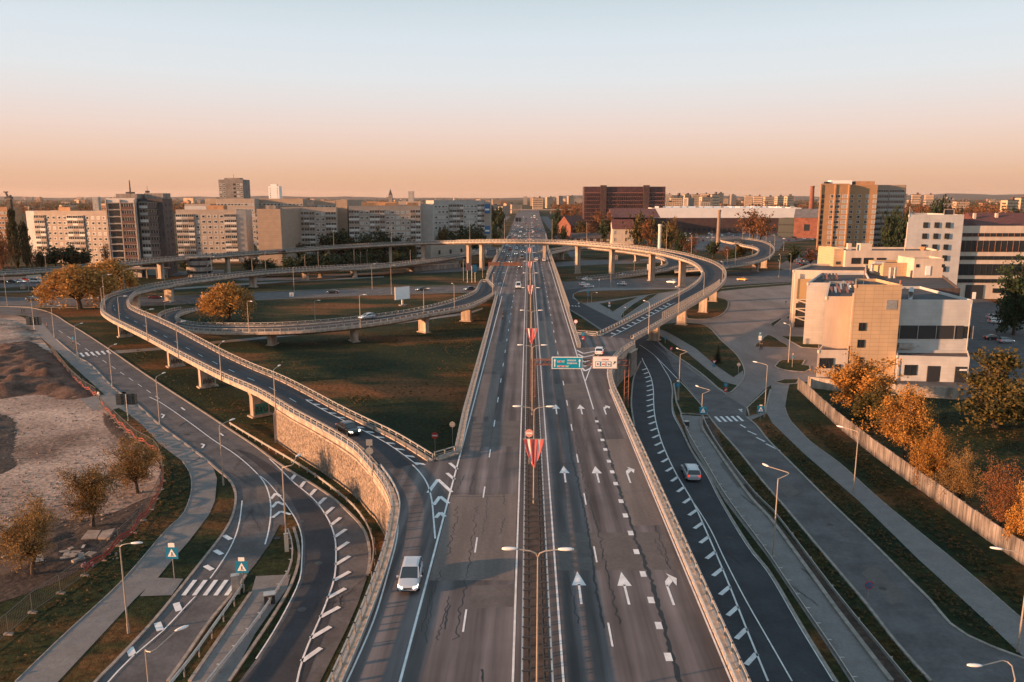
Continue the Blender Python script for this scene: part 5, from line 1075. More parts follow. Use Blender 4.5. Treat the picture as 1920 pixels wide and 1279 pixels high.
def facade_lr(root, a, c, z0, z1, spec, rows, cnt, seed, **kw):
    # a -> c left to right as seen from outside; outward normal is to the right of travel
    a = Vector(a); c = Vector(c); d = (c-a).normalized(); out_ = Vector((d.y, -d.x, 0))
    ang = math.atan2(d.y, d.x)+math.pi; 
    ww = kw.get('ww', 2.1); wh = kw.get('wh', 1.7); L = (c-a).length; n = len(spec); ph = (z1-z0)/rows; rnd = random.Random(seed); extra = {}
    for j in range(rows-1, -1, -1):
        for i, s in enumerate(spec):
            if s == '.': continue
            x = (i+.5)*L/n; z = z0+(j+.5)*ph; w_, h_, k = ww, wh, s
            if s == 'w': k = rnd.choice('wwwvc')
            if s == 'W': w_ = L/n*.86; k = 'd'
            if s in 'bBrk': w_ = L/n*.96; h_ = ph*.92
            if s == 'b': k = rnd.choice('bbBBpp')
            if s in 'rk': w_ = L/n*.9
            me = fmesh(k, round(w_, 1), round(h_, 1)); p = a+d*x+Vector((0, 0, z))+out_*.01; nm = 'balcony' if s in 'bBrk' else 'window'
            cnt[nm] = cnt.get(nm, 0)+1
            if cnt[nm] <= 98:
                o = bpy.data.objects.new(nm, me); COL.objects.link(o); o.parent = root; o.location = p-root.location; o.rotation_euler = (0, 0, ang)
            else:
                rot = Matrix.Rotation(ang, 3, 'Z'); eb = extra.setdefault(nm, MB()); base = len(eb.v)
                for v in me.vertices: q = rot @ v.co + p; eb.v.append((q.x, q.y, q.z))
                for pl in me.polygons: eb.use(me.materials[pl.material_index]); eb.f.append(tuple(base+t for t in pl.vertices)); eb.m.append(eb.cur)
    for nm, eb in extra.items(): o = bw(eb, nm, None, root); o['kind'] = 'stuff'
    return cnt
# left apartment blocks
ORG = mat('orange_sunlit_tone', (.40, .22, .12), .85, noise=.2, scale=.5)  # orange base colour stands in for low sun on roofs, flats and debris
slab('apartment_block', 'pale long apartment block at the far left with a white gable wall', 74, 492, 209, 495, 397, 12, PANELB, 'bbwwwwbbbwwww', 9, boxes=((.35, .6, 8, 6, 2.6, ORG),))
a_, c_ = g2(74, 492), g2(56, 489); b = MB(); nrm = Vector((0, 0, 0))
gb = bld('apartment_block', 'tall white windowless gable end of the far left apartment block', [a_+Vector((-.02, 0, 0)), a_+Vector((-.02, 9, 0)), a_+Vector((-5.6, 11.5, 0)), a_+Vector((-5.6, 1.2, 0))], hof(74, 492, 396.5), PANELW, parapet=.3)
# apartment tower on the left
h2 = 36.5; tA, tB, tC, tD = g2(212, 520), g2(266, 520), g2(271, 518), g2(316, 518); back = Vector((0, 20, 0))
back = Vector((-6, 20, 0)); rt = bld('apartment_tower', 'twelve-storey apartment tower with white frame and dark brown wing on the left', [tA, tB, tB+back, tA+back], h2, mat('tower_white_frame', (.52, .48, .45), .8, noise=.08, scale=.5))
b = MB(); b.prism([tB+Vector((.02, 2, 0)), tC+Vector((-.02, 2, 0)), tC+Vector((-5, 19, 0)), tB+Vector((-5, 19, 0))], -.3, h2-1, True, False); bw(b, 'stairwell', mat('dark_teal_wall', (.035, .05, .055), .5), rt)
b = MB(); b.prism([tC, tD, tD+Vector((-4.5, 20, 0)), tC+back], -.3, h2+.4); bw(b, 'brown_wing', mat('dark_maroon_wall', (.050, .040, .042), .7, noise=.25, scale=.4), rt)
cnt = {}; facade_lr(rt, tA+Vector((.6, 0, 0)), tB+Vector((-.4, 0, 0)), 6, h2-1.6, 'dr', 9, cnt, 3, ww=5.4, wh=2.4); facade_lr(rt, tC+Vector((.6, 0, 0)), tD+Vector((-2.6, 0, 0)), 6, h2-1, 'bk', 9, cnt, 4)
facade_lr(rt, tD, tD+Vector((-4.5, 20, 0)), 3, h2-1, '.d.d.', 10, cnt, 5, ww=1.4, wh=1.5)
for j in range(10):
    zz = 6+j*(h2-7.6)/9; b = MB(); b.box(((tA.x+tB.x)/2, tA.y-.35, zz), (tB.x-tA.x+.3, .7, .35)); b.box(((tC.x+tD.x)/2-1, tC.y-.5, zz+.2), (tD.x-tC.x-2, 1.0, .25)) ; bw(b, 'floor_ledge', CONCD, rt)
for xx in (tA.x+.2, (tA.x+tB.x)/2+.1, tB.x-.2): b = MB(); b.box((xx, tA.y-.4, (h2+5)/2), (.5, .8, h2-5)); bw(b, 'frame_fin', CONC, rt)
b = MB(); b.box(((tA.x+tB.x)/2+1, tA.y+8, h2+1.3), (10, 8, 2.6)); b.box(((tC.x+tD.x)/2, tC.y+8, h2+1.6), (9, 8, 2.6)); bw(b, 'roof_housing', CONCD, rt)
b = MB(); q = (tA.x+tB.x)/2+1; b.tube([(q, tA.y+8, h2+2.4), (q, tA.y+8, h2+9)], [.45, .2], 6); b.box((q, tA.y+8, h2+3.1), (3, 3, .8)); q2 = tC.x+1; b.tube([(q2, tC.y+8, h2+2.4), (q2, tC.y+8, h2+6.5)], [.12, .06], 5); b.box((q2, tC.y+8, h2+3.6), (1.6, 1.2, 1.0)); bw(b, 'roof_mast', DARK, rt)
b = MB(); b.box(((tA.x+tD.x)/2+2, tA.y-2.2, 4.6), (28, 5, .6)); 
for k in range(6): b.box((tA.x+4+k*4.8, tA.y-4, 2.1), (.5, .5, 4.4))
bw(b, 'entrance_canopy', CONCD, rt)
b = MB(); b.box(((tC.x+tD.x)/2, tC.y-.15, 2.2), (9.5, .2, 3.4)); bw(b, 'shop_window', mat('shopfront_glass', (.25, .38, .38), .2), rt)
slab('apartment_block', 'brown panel apartment block just right of the apartment tower', 337, 492, 449, 492, 395, 12, PANELB, 'bbbwwwwwbb', 9, boxes=((.3, .5, 13, 6, 2.6, WHC), (.62, .5, 10, 6, 3.0, ORG)))
gz = g2(449.5, 492); bld('apartment_block', 'grey windowless end wall right of the brown panel block', [gz+Vector((.03, -.4, 0)), gz+Vector((5.0, .6, 0)), gz+Vector((5.0, 11, 0)), gz+Vector((.03, 11, 0))], hof(450, 492, 395), PANELG, parapet=.3)
slab('apartment_block', 'apartment block end with a big brown windowless gable facing the overpass', 487, 499, 531, 499, 394, 60, PANELBR, '', 9, side='l', sidespec='wwbbwwbbwwbb', boxes=((.4, .2, 6, 6, 2.5, CONCD),))
slab('apartment_block', 'middle apartment block with white balconies behind dark trees', 533, 488, 634, 487, 391, 12, PANELB, 'bwwbbbwwbb', 9)
slab('apartment_block', 'orange-lit windowless gable of the block running away from the overpass', 634, 484, 655, 484, 377, 50, PANELBR, '', 9)
slab('apartment_block', 'longest apartment block left of the main road with white balcony stacks', 657, 485, 790, 483, 388, 12, PANELB, 'bbwwbbbwwwwwbb', 9, boxes=((.28, .5, 9, 6, 2.6, ORG), (.6, .5, 8, 6, 2.4, ORG), (.9, .5, 7, 6, 2.6, ORG)))
slab('apartment_block', 'narrow grey windowless gable between two long apartment blocks', 791, 481, 813, 481, 384, 14, PANELG, '', 9)
rr_, a_, c_, n_, h_ = slab('apartment_block', 'apartment block nearest the main road with blue hoardings on its end wall', 815, 474, 908, 470, 377.5, 12, PANELG, 'wwwwbbbbwwwwbb', 9)
ed = bld('apartment_block', 'brown end bay of the nearest block carrying blue hoardings', [c_+Vector((.03, -.3, 0)), c_+Vector((4.6, -.3, 0)), c_+Vector((4.6, 11, 0)), c_+Vector((.03, 11, 0))], h_, PANELB, parapet=.3)
BLUE = mat('blue_hoarding', (.03, .12, .26), .5, noise=.2, scale=.5)
for z, hh in ((h_-5.2, 6.5), (h_-20, 5.5)):
    b = MB(); b.box((c_.x+2.3, c_.y-.5, z), (4.2, .15, hh)); b.use(WHITE); bw(b, 'hoarding', BLUE, ed)
    b = MB(); b.box((c_.x+2.3, c_.y-.62, z-.6), (3, .08, 1.2)); bw(b, 'hoarding_panel', WHITE, ed)
# second row behind
for i, (pl, pr, by, ty, m_, sp) in enumerate([(352, 400, 462, 384, PANELB, 'wwwwwwww'), (412, 482, 462, 374, PANELB, 'wwwwwwwwwww'), (483, 572, 460, 374, PANELBR, 'wwwwwwwwwwwww'), (592, 632, 458, 378, PANELBR, 'wwwwww'), (690, 745, 452, 380, ORG, 'wwwwwwww'), (748, 790, 450, 379, PANELB, 'wwwwww'), (820, 862, 446, 382, ORG, 'wwwww'), (870, 905, 444, 380, PANELB, 'wwwww'), (-10, 28, 470, 390, ORG, 'wwwwww')]):
    slab('apartment_block', '%s block from the left in the orange-lit second row of flats' % O(i+1) if i < 8 else 'low orange-lit block at the far left edge', pl, by, pr, by, ty, 12, m_, sp, 8)
# far towers
def tower(label, pl, pr, d, ty, m_, spec, rows, name='tower_block'):
    a = PD(pl, d, 0); c = PD(pr, d, 0); h = zat(ty, a); a.z = c.z = 0
    r = bld(name, label, [a, c, c+Vector((0, (c-a).length*.8, 0)), a+Vector((0, (c-a).length*.8, 0))], h, m_)
    facade_lr(r, a, c, 2, h-2, spec, rows, {}, int(pl)); return r, a, c, h
r_, a_, c_, h_ = tower('square high-rise standing above the flats left of centre', 417, 462, 700, 338, mat('tower_grey_wall', (.20, .18, .17), .85, noise=.2, scale=.2), 'ww..dww', 14)
b = MB(); b.box(((a_.x+c_.x)/2, a_.y+8, h_+1), (14, 8, 2.2)); b.tube([((a_.x+c_.x)/2, a_.y+8, h_), ((a_.x+c_.x)/2, a_.y+8, h_+5)], .2, 5); bw(b, 'roof_housing', CONCD, r_)
r_, a_, c_, h_ = tower('white distant high-rise with a narrow top on the horizon', 506, 526, 1500, 350, WHITE, 'w.w', 16); b = MB(); b.box(((a_.x+c_.x)/2, a_.y+5, h_+2), (12, 8, 5)); bw(b, 'roof_housing', WHITE, r_)
tower('small distant stepped tower left of the road on the horizon', 766, 776, 2200, 359, PANELG, 'ww', 12); tower('grey far tower beside the tall pillar', 176, 187, 1500, 370, PANELG, 'www', 10)
r = empty('church_spire', PD(733, 1900, 0), 0, 'thin distant spire on the horizon left of the road', 'spire'); b = MB(); b.box((0, 0, 20), (9, 9, 42)); b.build('tower', CONCD, r); b = MB(); b.tube([(0, 0, 41), (0, 0, 55)], [4.5, .4], 6); b.build('spire', DARK, r)
p = PD(29, 520, 0); r = empty('pillar_monument', p, 0, 'tall dark pillar with a ragged top at the far left skyline', 'monument'); zt = zat(374, p)
b = MB(); b.box((0, 0, zt/2), (2.6, 2.6, zt)); b.build('shaft', mat('pillar_stone', (.10, .075, .06), .9, noise=.3, scale=.5), r); b = MB(); b.box((0, 0, zt+1), (4, 3, 1.2)); b.beam((-.5, 0, zt+1), (-1.8, 0, zt+5), .9, .9); b.beam((0, 0, zt+1), (1.6, 0, zt+2.6), 1.2, 1); b.box((-1.6, 0, zt+4.8), (2.6, 1, .7)); b.build('top_sculpture', DARK, r)
# low building under the high overpass beside the ramp
r_, a_, c_, n_, h_ = slab('low_building', 'low beige building with brown doors seen under the high overpass', 808, 484, 880, 478, 461, 20, PANELB, '.d.d.d.', 1, ww=1.8, wh=2.6)
slab('low_building', 'low lit shed left under the overpass behind the parked vans', 50, 524, 82, 523, 511, 10, CREAM, '', 1)
# round pavilion and office bits right of tower
r = empty('round_pavilion', g2(366, 520), 0, 'grey curved pavilion with horizontal bands behind the loop ramp', 'pavilion'); b = MB()
for k in range(3): b.tube([(0, 6, k*3.0-.3), (0, 6, k*3.0+1.6)], [6, 6], 28); 
b.build('wall', CONCD, r, False); b = MB(); b.tube([(0, 6, 0), (0, 6, 9)], [5.7, 5.7], 28); b.build('glazing', GLASS, r); b = MB(); b.tube([(0, 6, 9), (0, 6, 9.5)], [6.2, 6.2], 28); b.build('roof', CONCD, r)
# ------------------- right side
# dark office block
a = PD(1094, 850, 0); c = PD(1245, 850, 0); h = zat(351, a); r = bld('office_block', 'long dark maroon office block with two taller shafts on the skyline', [a, c, c+Vector((0, 22, 0)), a+Vector((0, 22, 0))], h, mat('maroon_glass_wall', (.065, .030, .034), .35, noise=.25, scale=.15))
L = c.x-a.x
for t in (.235, .76): b = MB(); b.box((a.x+L*t, a.y-1, (h+2)/2), (6.5, 4, h+2)); bw(b, 'shaft', DKBR, r)
for k in range(9):
    b = MB(); b.box((a.x+L/2, a.y-.4, 8+k*4.2), (L, .8, 1.1)); bw(b, 'spandrel', mat('maroon_spandrel', (.16, .07, .06), .5), r)
for k in range(40):
    b = MB(); b.box((a.x+1+k*(L-2)/39, a.y-.9, h/2-3), (.35, .3, h-8)); bw(b, 'mullion', DKBR, r)
# white store
a = g2(1221, 437); c = g2(1500, 437); h = hof(1221, 437, 391); r = bld('store', 'long white-topped superstore behind the car park', [a, c, c+Vector((0, 120, 0)), a+Vector((0, 120, 0))], h, mat('store_white_band', (.62, .62, .62), .7, noise=.05, scale=.1), WHITE)
hb = hof(1221, 437, 408.5); b = MB(); b.box(((a.x+c.x)/2, a.y-1.0, hb/2), (c.x-a.x-1, 2, hb)); bw(b, 'lower_wall', DKBR, r)
for k in range(18): b = MB(); b.box((a.x+6+k*8.5, a.y+random.uniform(5, 20), h+1.2), (random.uniform(1.5, 4), 2, random.uniform(1.5, 3))); bw(b, 'rooftop_unit', random.choice([WHITE, STEEL]), r)
for k in range(30): b = MB(); b.box((a.x+3+k*(c.x-a.x-6)/29, a.y-2.15, hb*.25), (3.0, .2, 3.2)); bw(b, 'shop_window', GLASS, r)
# red roof hall left of store
a = g2(1150, 446); c = g2(1222, 442); h = hof(1150, 446, 408); r = bld('hall', 'wide maroon-roofed hall behind the grove left of the store', [a, c, c+Vector((0, 60, 0)), a+Vector((0, 60, 0))], h, DKBR, None, parapet=0); bpy.data.objects.remove([o for o in r.children if o.name.startswith('roof')][0])
b = MB(); m_ = (a+c)/2; x0, x1, y0, y1 = a.x-1, c.x+1, min(a.y, c.y)-1, a.y+62; ym = (y0+y1)/2; hh = hof(1150, 446, 392)
b.face([(x0, y0, h), (x1, y0, h), (x1, ym, hh), (x0, ym, hh)]); b.face([(x0, ym, hh), (x1, ym, hh), (x1, y1, h), (x0, y1, h)]); b.face([(x0, y0, h), (x0, ym, hh), (x0, y1, h)]); b.face([(x1, y0, h), (x1, y1, h), (x1, ym, hh)]); bw(b, 'roof', ROOFR, r)
# arched-window house
def gable_house(name, label, pl, bl, pr, br, ey, ry, depth, wall, roof, spec, rows, **kw):
    a = g2(pl, bl); c = g2(pr, br); d = (c-a).normalized(); n = Vector((-d.y, d.x, 0)); he = hof(pl, bl, ey); hr = hof(pl, bl, ry)
    r = empty(name, (a.x, a.y, 0), 0, label, 'house'); b = MB(); b.prism([a, c, c+n*depth, a+n*depth], -.3, he); m0 = a+n*depth/2; m1 = c+n*depth/2
    b.face([a+Vector((0, 0, he)), a+n*depth+Vector((0, 0, he)), m0+Vector((0, 0, hr))]); b.face([c+Vector((0, 0, he)), m1+Vector((0, 0, hr)), c+n*depth+Vector((0, 0, he))]); bw(b, 'wall', wall, r)
    b = MB(); e = d*.5; o_ = n*.6
    for s, (q0, q1) in ((1, (a-o_-e, c-o_+e)), (-1, (a+n*depth+o_-e, c+n*depth+o_+e))):
        v = [q0+Vector((0, 0, he-.1)), q1+Vector((0, 0, he-.1)), m1+e+Vector((0, 0, hr+.1)), m0-e+Vector((0, 0, hr+.1))]; b.face(v if s > 0 else v[::-1])
    bw(b, 'roof', roof, r)
    if spec: facade_lr(r, a, c, 1, he-.3, spec, rows, {}, 5, **kw)
    return r
gable_house('arched_house', 'white house with tall arched windows under a dark red roof', 1148, 458, 1188, 458, 429, 412, 16, IVORY, ROOFR, 'w.ww', 2, ww=1.8, wh=3.4)
gable_house('long_roofed_building', 'long low grey-roofed building behind the high overpass railing', 1072, 455, 1146, 455, 447, 438, 18, DKBR, ROOFB, 'wwwwww', 1)
gable_house('brick_gable_house', 'house with an orange-lit brick gable beside the main road', 1070, 448, 1100, 446, 424, 405, 16, REDB, ROOFR, 'w.w', 2)
gable_house('brick_hall', 'red brick hall with sloping grey roof left of the brick tower', 1487, 446, 1536, 447, 408, 392, 26, REDB, mat('grey_metal_roof', (.12, .11, .11), .6, noise=.2, scale=.3), '.d.', 1, ww=5, wh=6)
slab('glass_pavilion', 'dark glass fronted pavilion between the store and the red brick hall', 1458, 444, 1487, 445, 410, 20, mat('dark_glass_wall', (.03, .04, .042), .2), 'WWWW', 2)
# chimneys and column
for nm, lb, px, by, ty, r0, r1, m_ in (('brick_chimney', 'tall brick chimney left of the brick tower on the skyline', 1518, 430, 349, 3.2, 2.2, REDB), ('brick_chimney', 'slim tall brown chimney rising before the white store', 1345, 474, 394, 1.35, 1.0, mat('chimney_brick', (.24, .17, .13), .9, noise=.3, scale=1)), ('concrete_column', 'pale round concrete column behind the high overpass', 1236, 474, 421, 1.15, 1.15, mat('pale_concrete', (.55, .53, .51), .8, noise=.1, scale=1))):
    p = P(px, by, 0); zt = zat(ty, p); r = empty(nm, p, 0, lb, 'chimney' if 'ch' in nm else 'column'); b = MB(); b.tube([(0, 0, -.3), (0, 0, zt)], [r0, r1], 16); b.build('shaft', m_, r, False); b = MB(); b.tube([(0, 0, zt-1.2), (0, 0, zt+.2)], [r1+.25, r1+.25], 16); b.build('rim', m_, r)
# brick tower on the right
a = g2(1530, 475); c = g2(1583, 475); h = hof(1530, 475, 346); e = g2(1640, 475); e2 = g2(1672, 470)
r = bld('brick_apartment_tower', 'large orange brick apartment tower on the right catching the sun', [a, c, c+Vector((0, 26, 0)), a+Vector((11, 26, 0))], h, BRICK)
b = MB(); b.prism([c+Vector((.02, 4.2, 0)), Vector((e.x, c.y+4.2, 0)), Vector((e.x, c.y+26, 0)), c+Vector((.02, 26, 0))], -.3, h-.05); bw(b, 'recessed_wing', BRICK, r)
b = MB(); b.prism([Vector((e.x+.02, c.y+14, 0)), Vector((e2.x, c.y+14, 0)), Vector((e2.x, c.y+34, 0)), Vector((e.x+.02, c.y+34, 0))], -.3, h-.1); bw(b, 'grey_wing', PANELBR, r)
cnt = {}; m_ = a.lerp(c, .5); facade_lr(r, a, m_, 2, h-6, 'd.w', 11, cnt, 1, ww=2.4, wh=2.2); facade_lr(r, m_, c, 2, h-6, 'wv', 11, cnt, 2, ww=3.6, wh=2.2); q0 = c+Vector((0, 4.2, 0)); q1 = Vector((e.x, c.y+4.2, 0)); facade_lr(r, q0, q1, 2, h-6, '.w.w.w.v', 11, cnt, 7, ww=2.4, wh=2.1)
facade_lr(r, Vector((e.x+1, c.y+14, 0)), Vector((e2.x-1, c.y+14, 0)), 2, h-3, 'BB', 11, cnt, 8)
for t in (a, m_, c-Vector((.4, 0, 0))): b = MB(); b.box((t.x+.2, t.y-.35, h/2), (.9, .7, h)); bw(b, 'pilaster', BRICK, r)
b = MB(); b.box((m_.x+6, m_.y+8, h+1.3), (14, 6, 3)); bw(b, 'roof_housing', WHITE, r); b = MB(); b.box((q1.x-8, m_.y+9, h+1.0), (13, 6, 2.4)); bw(b, 'roof_housing', ORG, r); b = MB(); b.box((a.x+6, a.y+6, h+.9), (3, 3, 2)); b.box((q0.x+6, a.y+8, h+.9), (4, 3, 2)); bw(b, 'roof_fan', DARK, r)
# white office block
a = g2(1689, 562); c = g2(1791, 562); h = hof(1689, 562, 405.5); r = bld('office_block', 'white clad office block with three columns of square windows', [a, c, c+Vector((0, 26, 0)), a+Vector((13.5, 26, 0))], h, WHC)
W_ = c.x-a.x; facade_lr(r, a+Vector((W_*.22, 0, 0)), a+Vector((W_*.82, 0, 0)), 1.5, h-1.2, 'ddd', 7, {}, 1, ww=1.8, wh=2.0)
b = MB(); x0 = a.x+1.2; y0 = a.y+2
for q_, s_ in (((x0, y0, h), (x0, y0, h+3.4)), ((x0, y0, h+3.4), (x0+4, y0+4, h+.2)), ((x0, y0, h+1.2), (x0+2.3, y0+2, h+1.6)), ((x0+.2, y0, h+.1), (x0+4, y0+4, h+.3))): b.beam(q_, s_, .22, .22)
bw(b, 'roof_bracing', POLE, r); b = MB(); x0 = a.x+W_*.68
for q_, s_ in (((x0, y0, h), (x0, y0, h+2.4)), ((x0+3.6, y0, h), (x0+3.6, y0, h+2.4)), ((x0, y0, h+2.4), (x0+3.6, y0, h+2.4))): b.beam(q_, s_, .25, .25)
b.use(DARK); bw(b, 'roof_frame', POLE, r); b = MB(); b.box((x0+1.8, y0+.3, h+1.2), (3.2, .3, 1.9)); bw(b, 'roof_screen', DARK, r)
# banded building
a2 = Vector((c.x+.03, c.y+2.5, 0)); e = Vector((c.x+70, c.y+2.5, 0)); ht = hof(1800, 562, 427); r = bld('banded_building', 'long office building with alternating cream bands and dark ribbon windows', [a2, e, e+Vector((0, 40, 0)), a2+Vector((0, 40, 0))], ht, IVORY)
for y0_, y1_ in ((437, 443.5), (451, 472), (480, 487), (495, 516), (523, 530)):
    zt, zb = zat(y0_, a2), zat(y1_, a2); n_ = int(70/2.2)
    b = MB(); b.box(((a2.x+e.x)/2, a2.y-.06, (zt+zb)/2), (69.5, .2, zt-zb)); bw(b, 'ribbon_window', GLASS, r)
    for k in range(n_):
        b = MB(); b.box((a2.x+.6+k*2.2, a2.y-.2, (zt+zb)/2), (.14 if k % 3 else .3, .12, zt-zb)); bw(b, 'mullion', RUST if zt > 17 else DARK, r)
b = MB(); b.box((a2.x+8, a2.y-.15, 2.6), (6.5, .3, 5.4)); bw(b, 'garage_door', DARK, r); b = MB(); b.box((a2.x+8, a2.y-.34, 1.3), (1.3, .1, 2.6)); bw(b, 'door_frame', WHITE, r); b = MB(); b.box((a2.x+17, a2.y-.15, 3.2), (4.4, .3, 1.7)); bw(b, 'window', GLASS, r)
b = MB(); 
b.face([(a2.x+11, a2.y+8, ht+.4), (e.x, a2.y+8, ht+.4), (e.x, a2.y+19, ht+5), (a2.x+13, a2.y+19, ht+5)]); b.face([(a2.x+13, a2.y+19, ht+5), (e.x, a2.y+19, ht+5), (e.x, a2.y+30, ht+.4), (a2.x+11, a2.y+30, ht+.4)]); b.face([(a2.x+11, a2.y+8, ht+.4), (a2.x+13, a2.y+19, ht+5), (a2.x+11, a2.y+30, ht+.4)]); bw(b, 'pitched_roof', ROOFR, r)
for xx, yy in ((13, 14), (22, 15), (38, 15)): b = MB(); b.box((a2.x+xx, a2.y+yy, ht+3.6), (.9, .9, 2.6)); bw(b, 'roof_vent', CREAM, r)
# ivory complex in front
cx = empty('ivory_building_complex', (65, 160, 0), 0, 'ivory building complex with a yellow clad stair tower and dark flat roofs', 'building')
def blk(nm, pts, z1, wall, roof=ROOF, z0=-.3, par=.5):
    b = MB(); b.prism([Vector((x, y, 0)) for x, y in pts], z0, z1, top=False); o = bw(b, nm, wall, cx); b = MB(); b.poly([(x, y, z1-.1) for x, y in pts]); r2 = MB()
    b.v = [(v[0]-65, v[1]-160, v[2]) for v in b.v]; b.build('roof', roof, o)
    pl = [Vector((x, y, 0)) for x, y in pts]; A = sum(pl[i].x*pl[(i+1) % len(pl)].y-pl[(i+1) % len(pl)].x*pl[i].y for i in range(len(pl)))
    if A < 0: pl = pl[::-1]
    b = MB(); sweep(b, [Vector((p.x, p.y, z1)) for p in offset(pl+[pl[0]], .15)], rect(.28, -.2, par)); b.v = [(v[0]-65, v[1]-160, v[2]) for v in b.v]; b.build('parapet', wall, o); return o
gx = lambda px, d: PD(px, d, 0).x
xt0, xt1 = gx(1577, 164), gx(1661, 164)
tw = blk('stair_tower', [(xt0, 162), (xt1, 162), (xt1, 174), (xt0+5, 174)], 19.4, YEL)
b1 = blk('cream_wing', [(gx(1535, 167), 167.5), (xt0+2.4, 167.6), (xt0+4.9, 173.9), (xt1-.1, 174.1), (88, 199), (76.5, 197.5)], 16.2, IVORY)
b2 = blk('panelled_wing', [(71.6, 199.4), (77.2, 199.3), (88, 199.15), (98, 226), (85, 226)], 15.7, WHC)
b3 = blk('stair_wing', [(77.4, 228), (85.6, 226.9), (98, 226.15), (108, 250), (90, 249)], 16.3, IVORY)
b4 = blk('rear_hall', [(xt1+2.0, 191.1), (106, 191.1), (129, 250), (108.1, 250), (98.1, 226.1), (88.1, 199.05)], 15.3, ROOFB)
xw0, xw1 = xt1+.9, gx(1797, 166)
b5 = blk('white_wing', [(xw0, 165.5), (xw1, 165.5), (xw1+1.5, 191), (xw0, 191)], 15.8, WHC)
b6 = blk('low_annex', [(gx(1660, 162), 159.5), (gx(1794, 160), 158), (gx(1797, 166), 165.4), (gx(1668, 166), 165.4)], 4.9, WHC, ROOFB)
b7 = blk('low_annex', [(gx(1527, 162), 162.4), (xt0-.1, 162.3), (xt0+2, 167.4), (gx(1534, 167), 167.4)], 5.4, IVORY, ROOFB)
b8 = blk('penthouse', [(gx(1571, 245), 245), (gx(1746, 245), 245), (gx(1746, 245)+3, 262), (gx(1571, 245), 262)], 20.8, IVORY); b9 = blk('penthouse', [(gx(1549, 247), 246.5), (gx(1571, 245)-.1, 246.5), (gx(1571, 245)-.1, 260), (gx(1549, 247), 260)], 21.3, YEL)
b10 = blk('plant_room', [(gx(1695, 222), 222), (gx(1748, 222), 222), (gx(1748, 222)+1, 232), (gx(1695, 222), 232)], 20.2, IVORY); b11 = blk('plant_room', [(gx(1640, 226), 226), (gx(1694, 226), 226), (gx(1694, 226), 236), (gx(1640, 226), 236)], 18.6, YEL)
def win(par, x, y, z, w, h, m_=None, nm='window'):
    o = bpy.data.objects.new(nm, fmesh('d', round(w, 1), round(h, 1))); COL.objects.link(o); o.parent = par; o.location = (x-65, y-160-.01, z); o.rotation_euler = (0, 0, math.pi); return o
for z in (11.0, 7.4, 3.6): win(tw, xt0+2.2, 162, z, 1.5, 1.7)
b = MB(); b.box((xt0+7.9-65, 1.97, 15.7), (2.2, .1, 2.0)); b.build('louvre', STEEL, tw)
for k in range(4): win(b5, xw0+1.9+k*4.2, 165.5, 9.3, 3.4, 2.6)
b = MB(); b.box(((xw0+xw1)/2-65-.4, 5.43, 9.3), (xw1-xw0-2.0, .06, 2.9)); b.build('window_band', DARK, b5)
b = MB(); b.box((xw0+2.3-65, 5.0, 5.9), (3.4, .9, .15)); b.box((xw0+2.3-65, 4.7, 6.5), (3.0, .6, 1.0)); b.tube([(xw0+4-65, 4.9, 6.0), (xw0+5-65, 4.9, 6.6), (xw0+5.4-65, 4.9, 6.2)], .12, 6); b.build('air_conditioner', STEEL, b5)
xa = gx(1660, 162); win(b6, xa+2.9, 159.05, 2.4, 2.6, 2.2); 
for k, xx in enumerate((7.6, 13.0)): b = MB(); b.box((xa+xx-65, -.52-1.5*xx/14.9, 1.7), (2.7, .3, 3.3)); b.build('gate_door', DARK, b6)
b = MB(); b.box((xa+13.2-65, -2.05, 2.7), (1.5, .08, .35)); b.build('door_sign', WHITE, b6)
win(b7, gx(1527, 162)+1.9, 162.3, 3.1, 3.0, 2.2); b = MB(); b.box((gx(1527, 162)+4.4-65, 2.2, 1.5), (1.2, .2, 2.7)); b.build('door', DARK, b7)
for k, xx in enumerate((3.4, 7.2, 11.2)): win(b8, gx(1571, 245)+xx, 245, 18.1, 2.9, 1.9)
win(b9, gx(1549, 247)+1.5, 246.5, 17.3, 1.4, .9)
for xx in (1.0, 8.2): win(b10, gx(1695, 222)+xx, 222, 18.6, .9, .9)
b = MB(); b.box((gx(1695, 222)+4-65, 61.9, 17.2), (1.3, .2, 2.6)); b.build('door', WHITE, b10)
# stair glazing wing
b = MB(); xs = 77.9; b.box((xs+3.2-65, 67.2, 11.0), (4.4, .3, 6.5)); b.build('stair_glazing', mat('lit_stair_glass', (.40, .27, .14), .3), b3)  # amber base colour paints the lit look into the glass
b = MB()
for z_ in (6.6, 3.9, 1.4): b.beam((xs+.6-65, 66.5, z_+1.6), (xs+5.4-65, 66.3, z_), .35, .35); b.box((xs+3-65, 66.7, z_+1.7), (5, .3, .3))
b.box((xs+.1-65, 66.9, 8), (.5, .5, 16)); b.build('stair_flight', CREAM, b3); b = MB(); b.box((xs+3.2-65, 67.2, 3.6), (4.6, .3, 7.0)); b.build('stair_void_shade', DARK, b3)  # dark panel stands in for the shaded opening behind the stairs
for x_, y_, z_, pr_ in ((xw0+.25, 165.35, 15.5, b5), (xw1-.3, 165.35, 15.5, b5), (gx(1660, 162)+.3, 159.2, 4.8, b6), (xt0+2.0, 167.35, 15.9, b1)):
    b = MB(); b.tube([(x_-65, y_-160, .1), (x_-65, y_-160, z_)], .09, 6); b.build('downpipe', STEEL, pr_)
for k in range(5): b = MB(); b.box(((xw0+1+k*3.9)-65, 165.3-160, 9.3), (.14, .08, 2.9)); b.build('mullion', STEEL, b5)
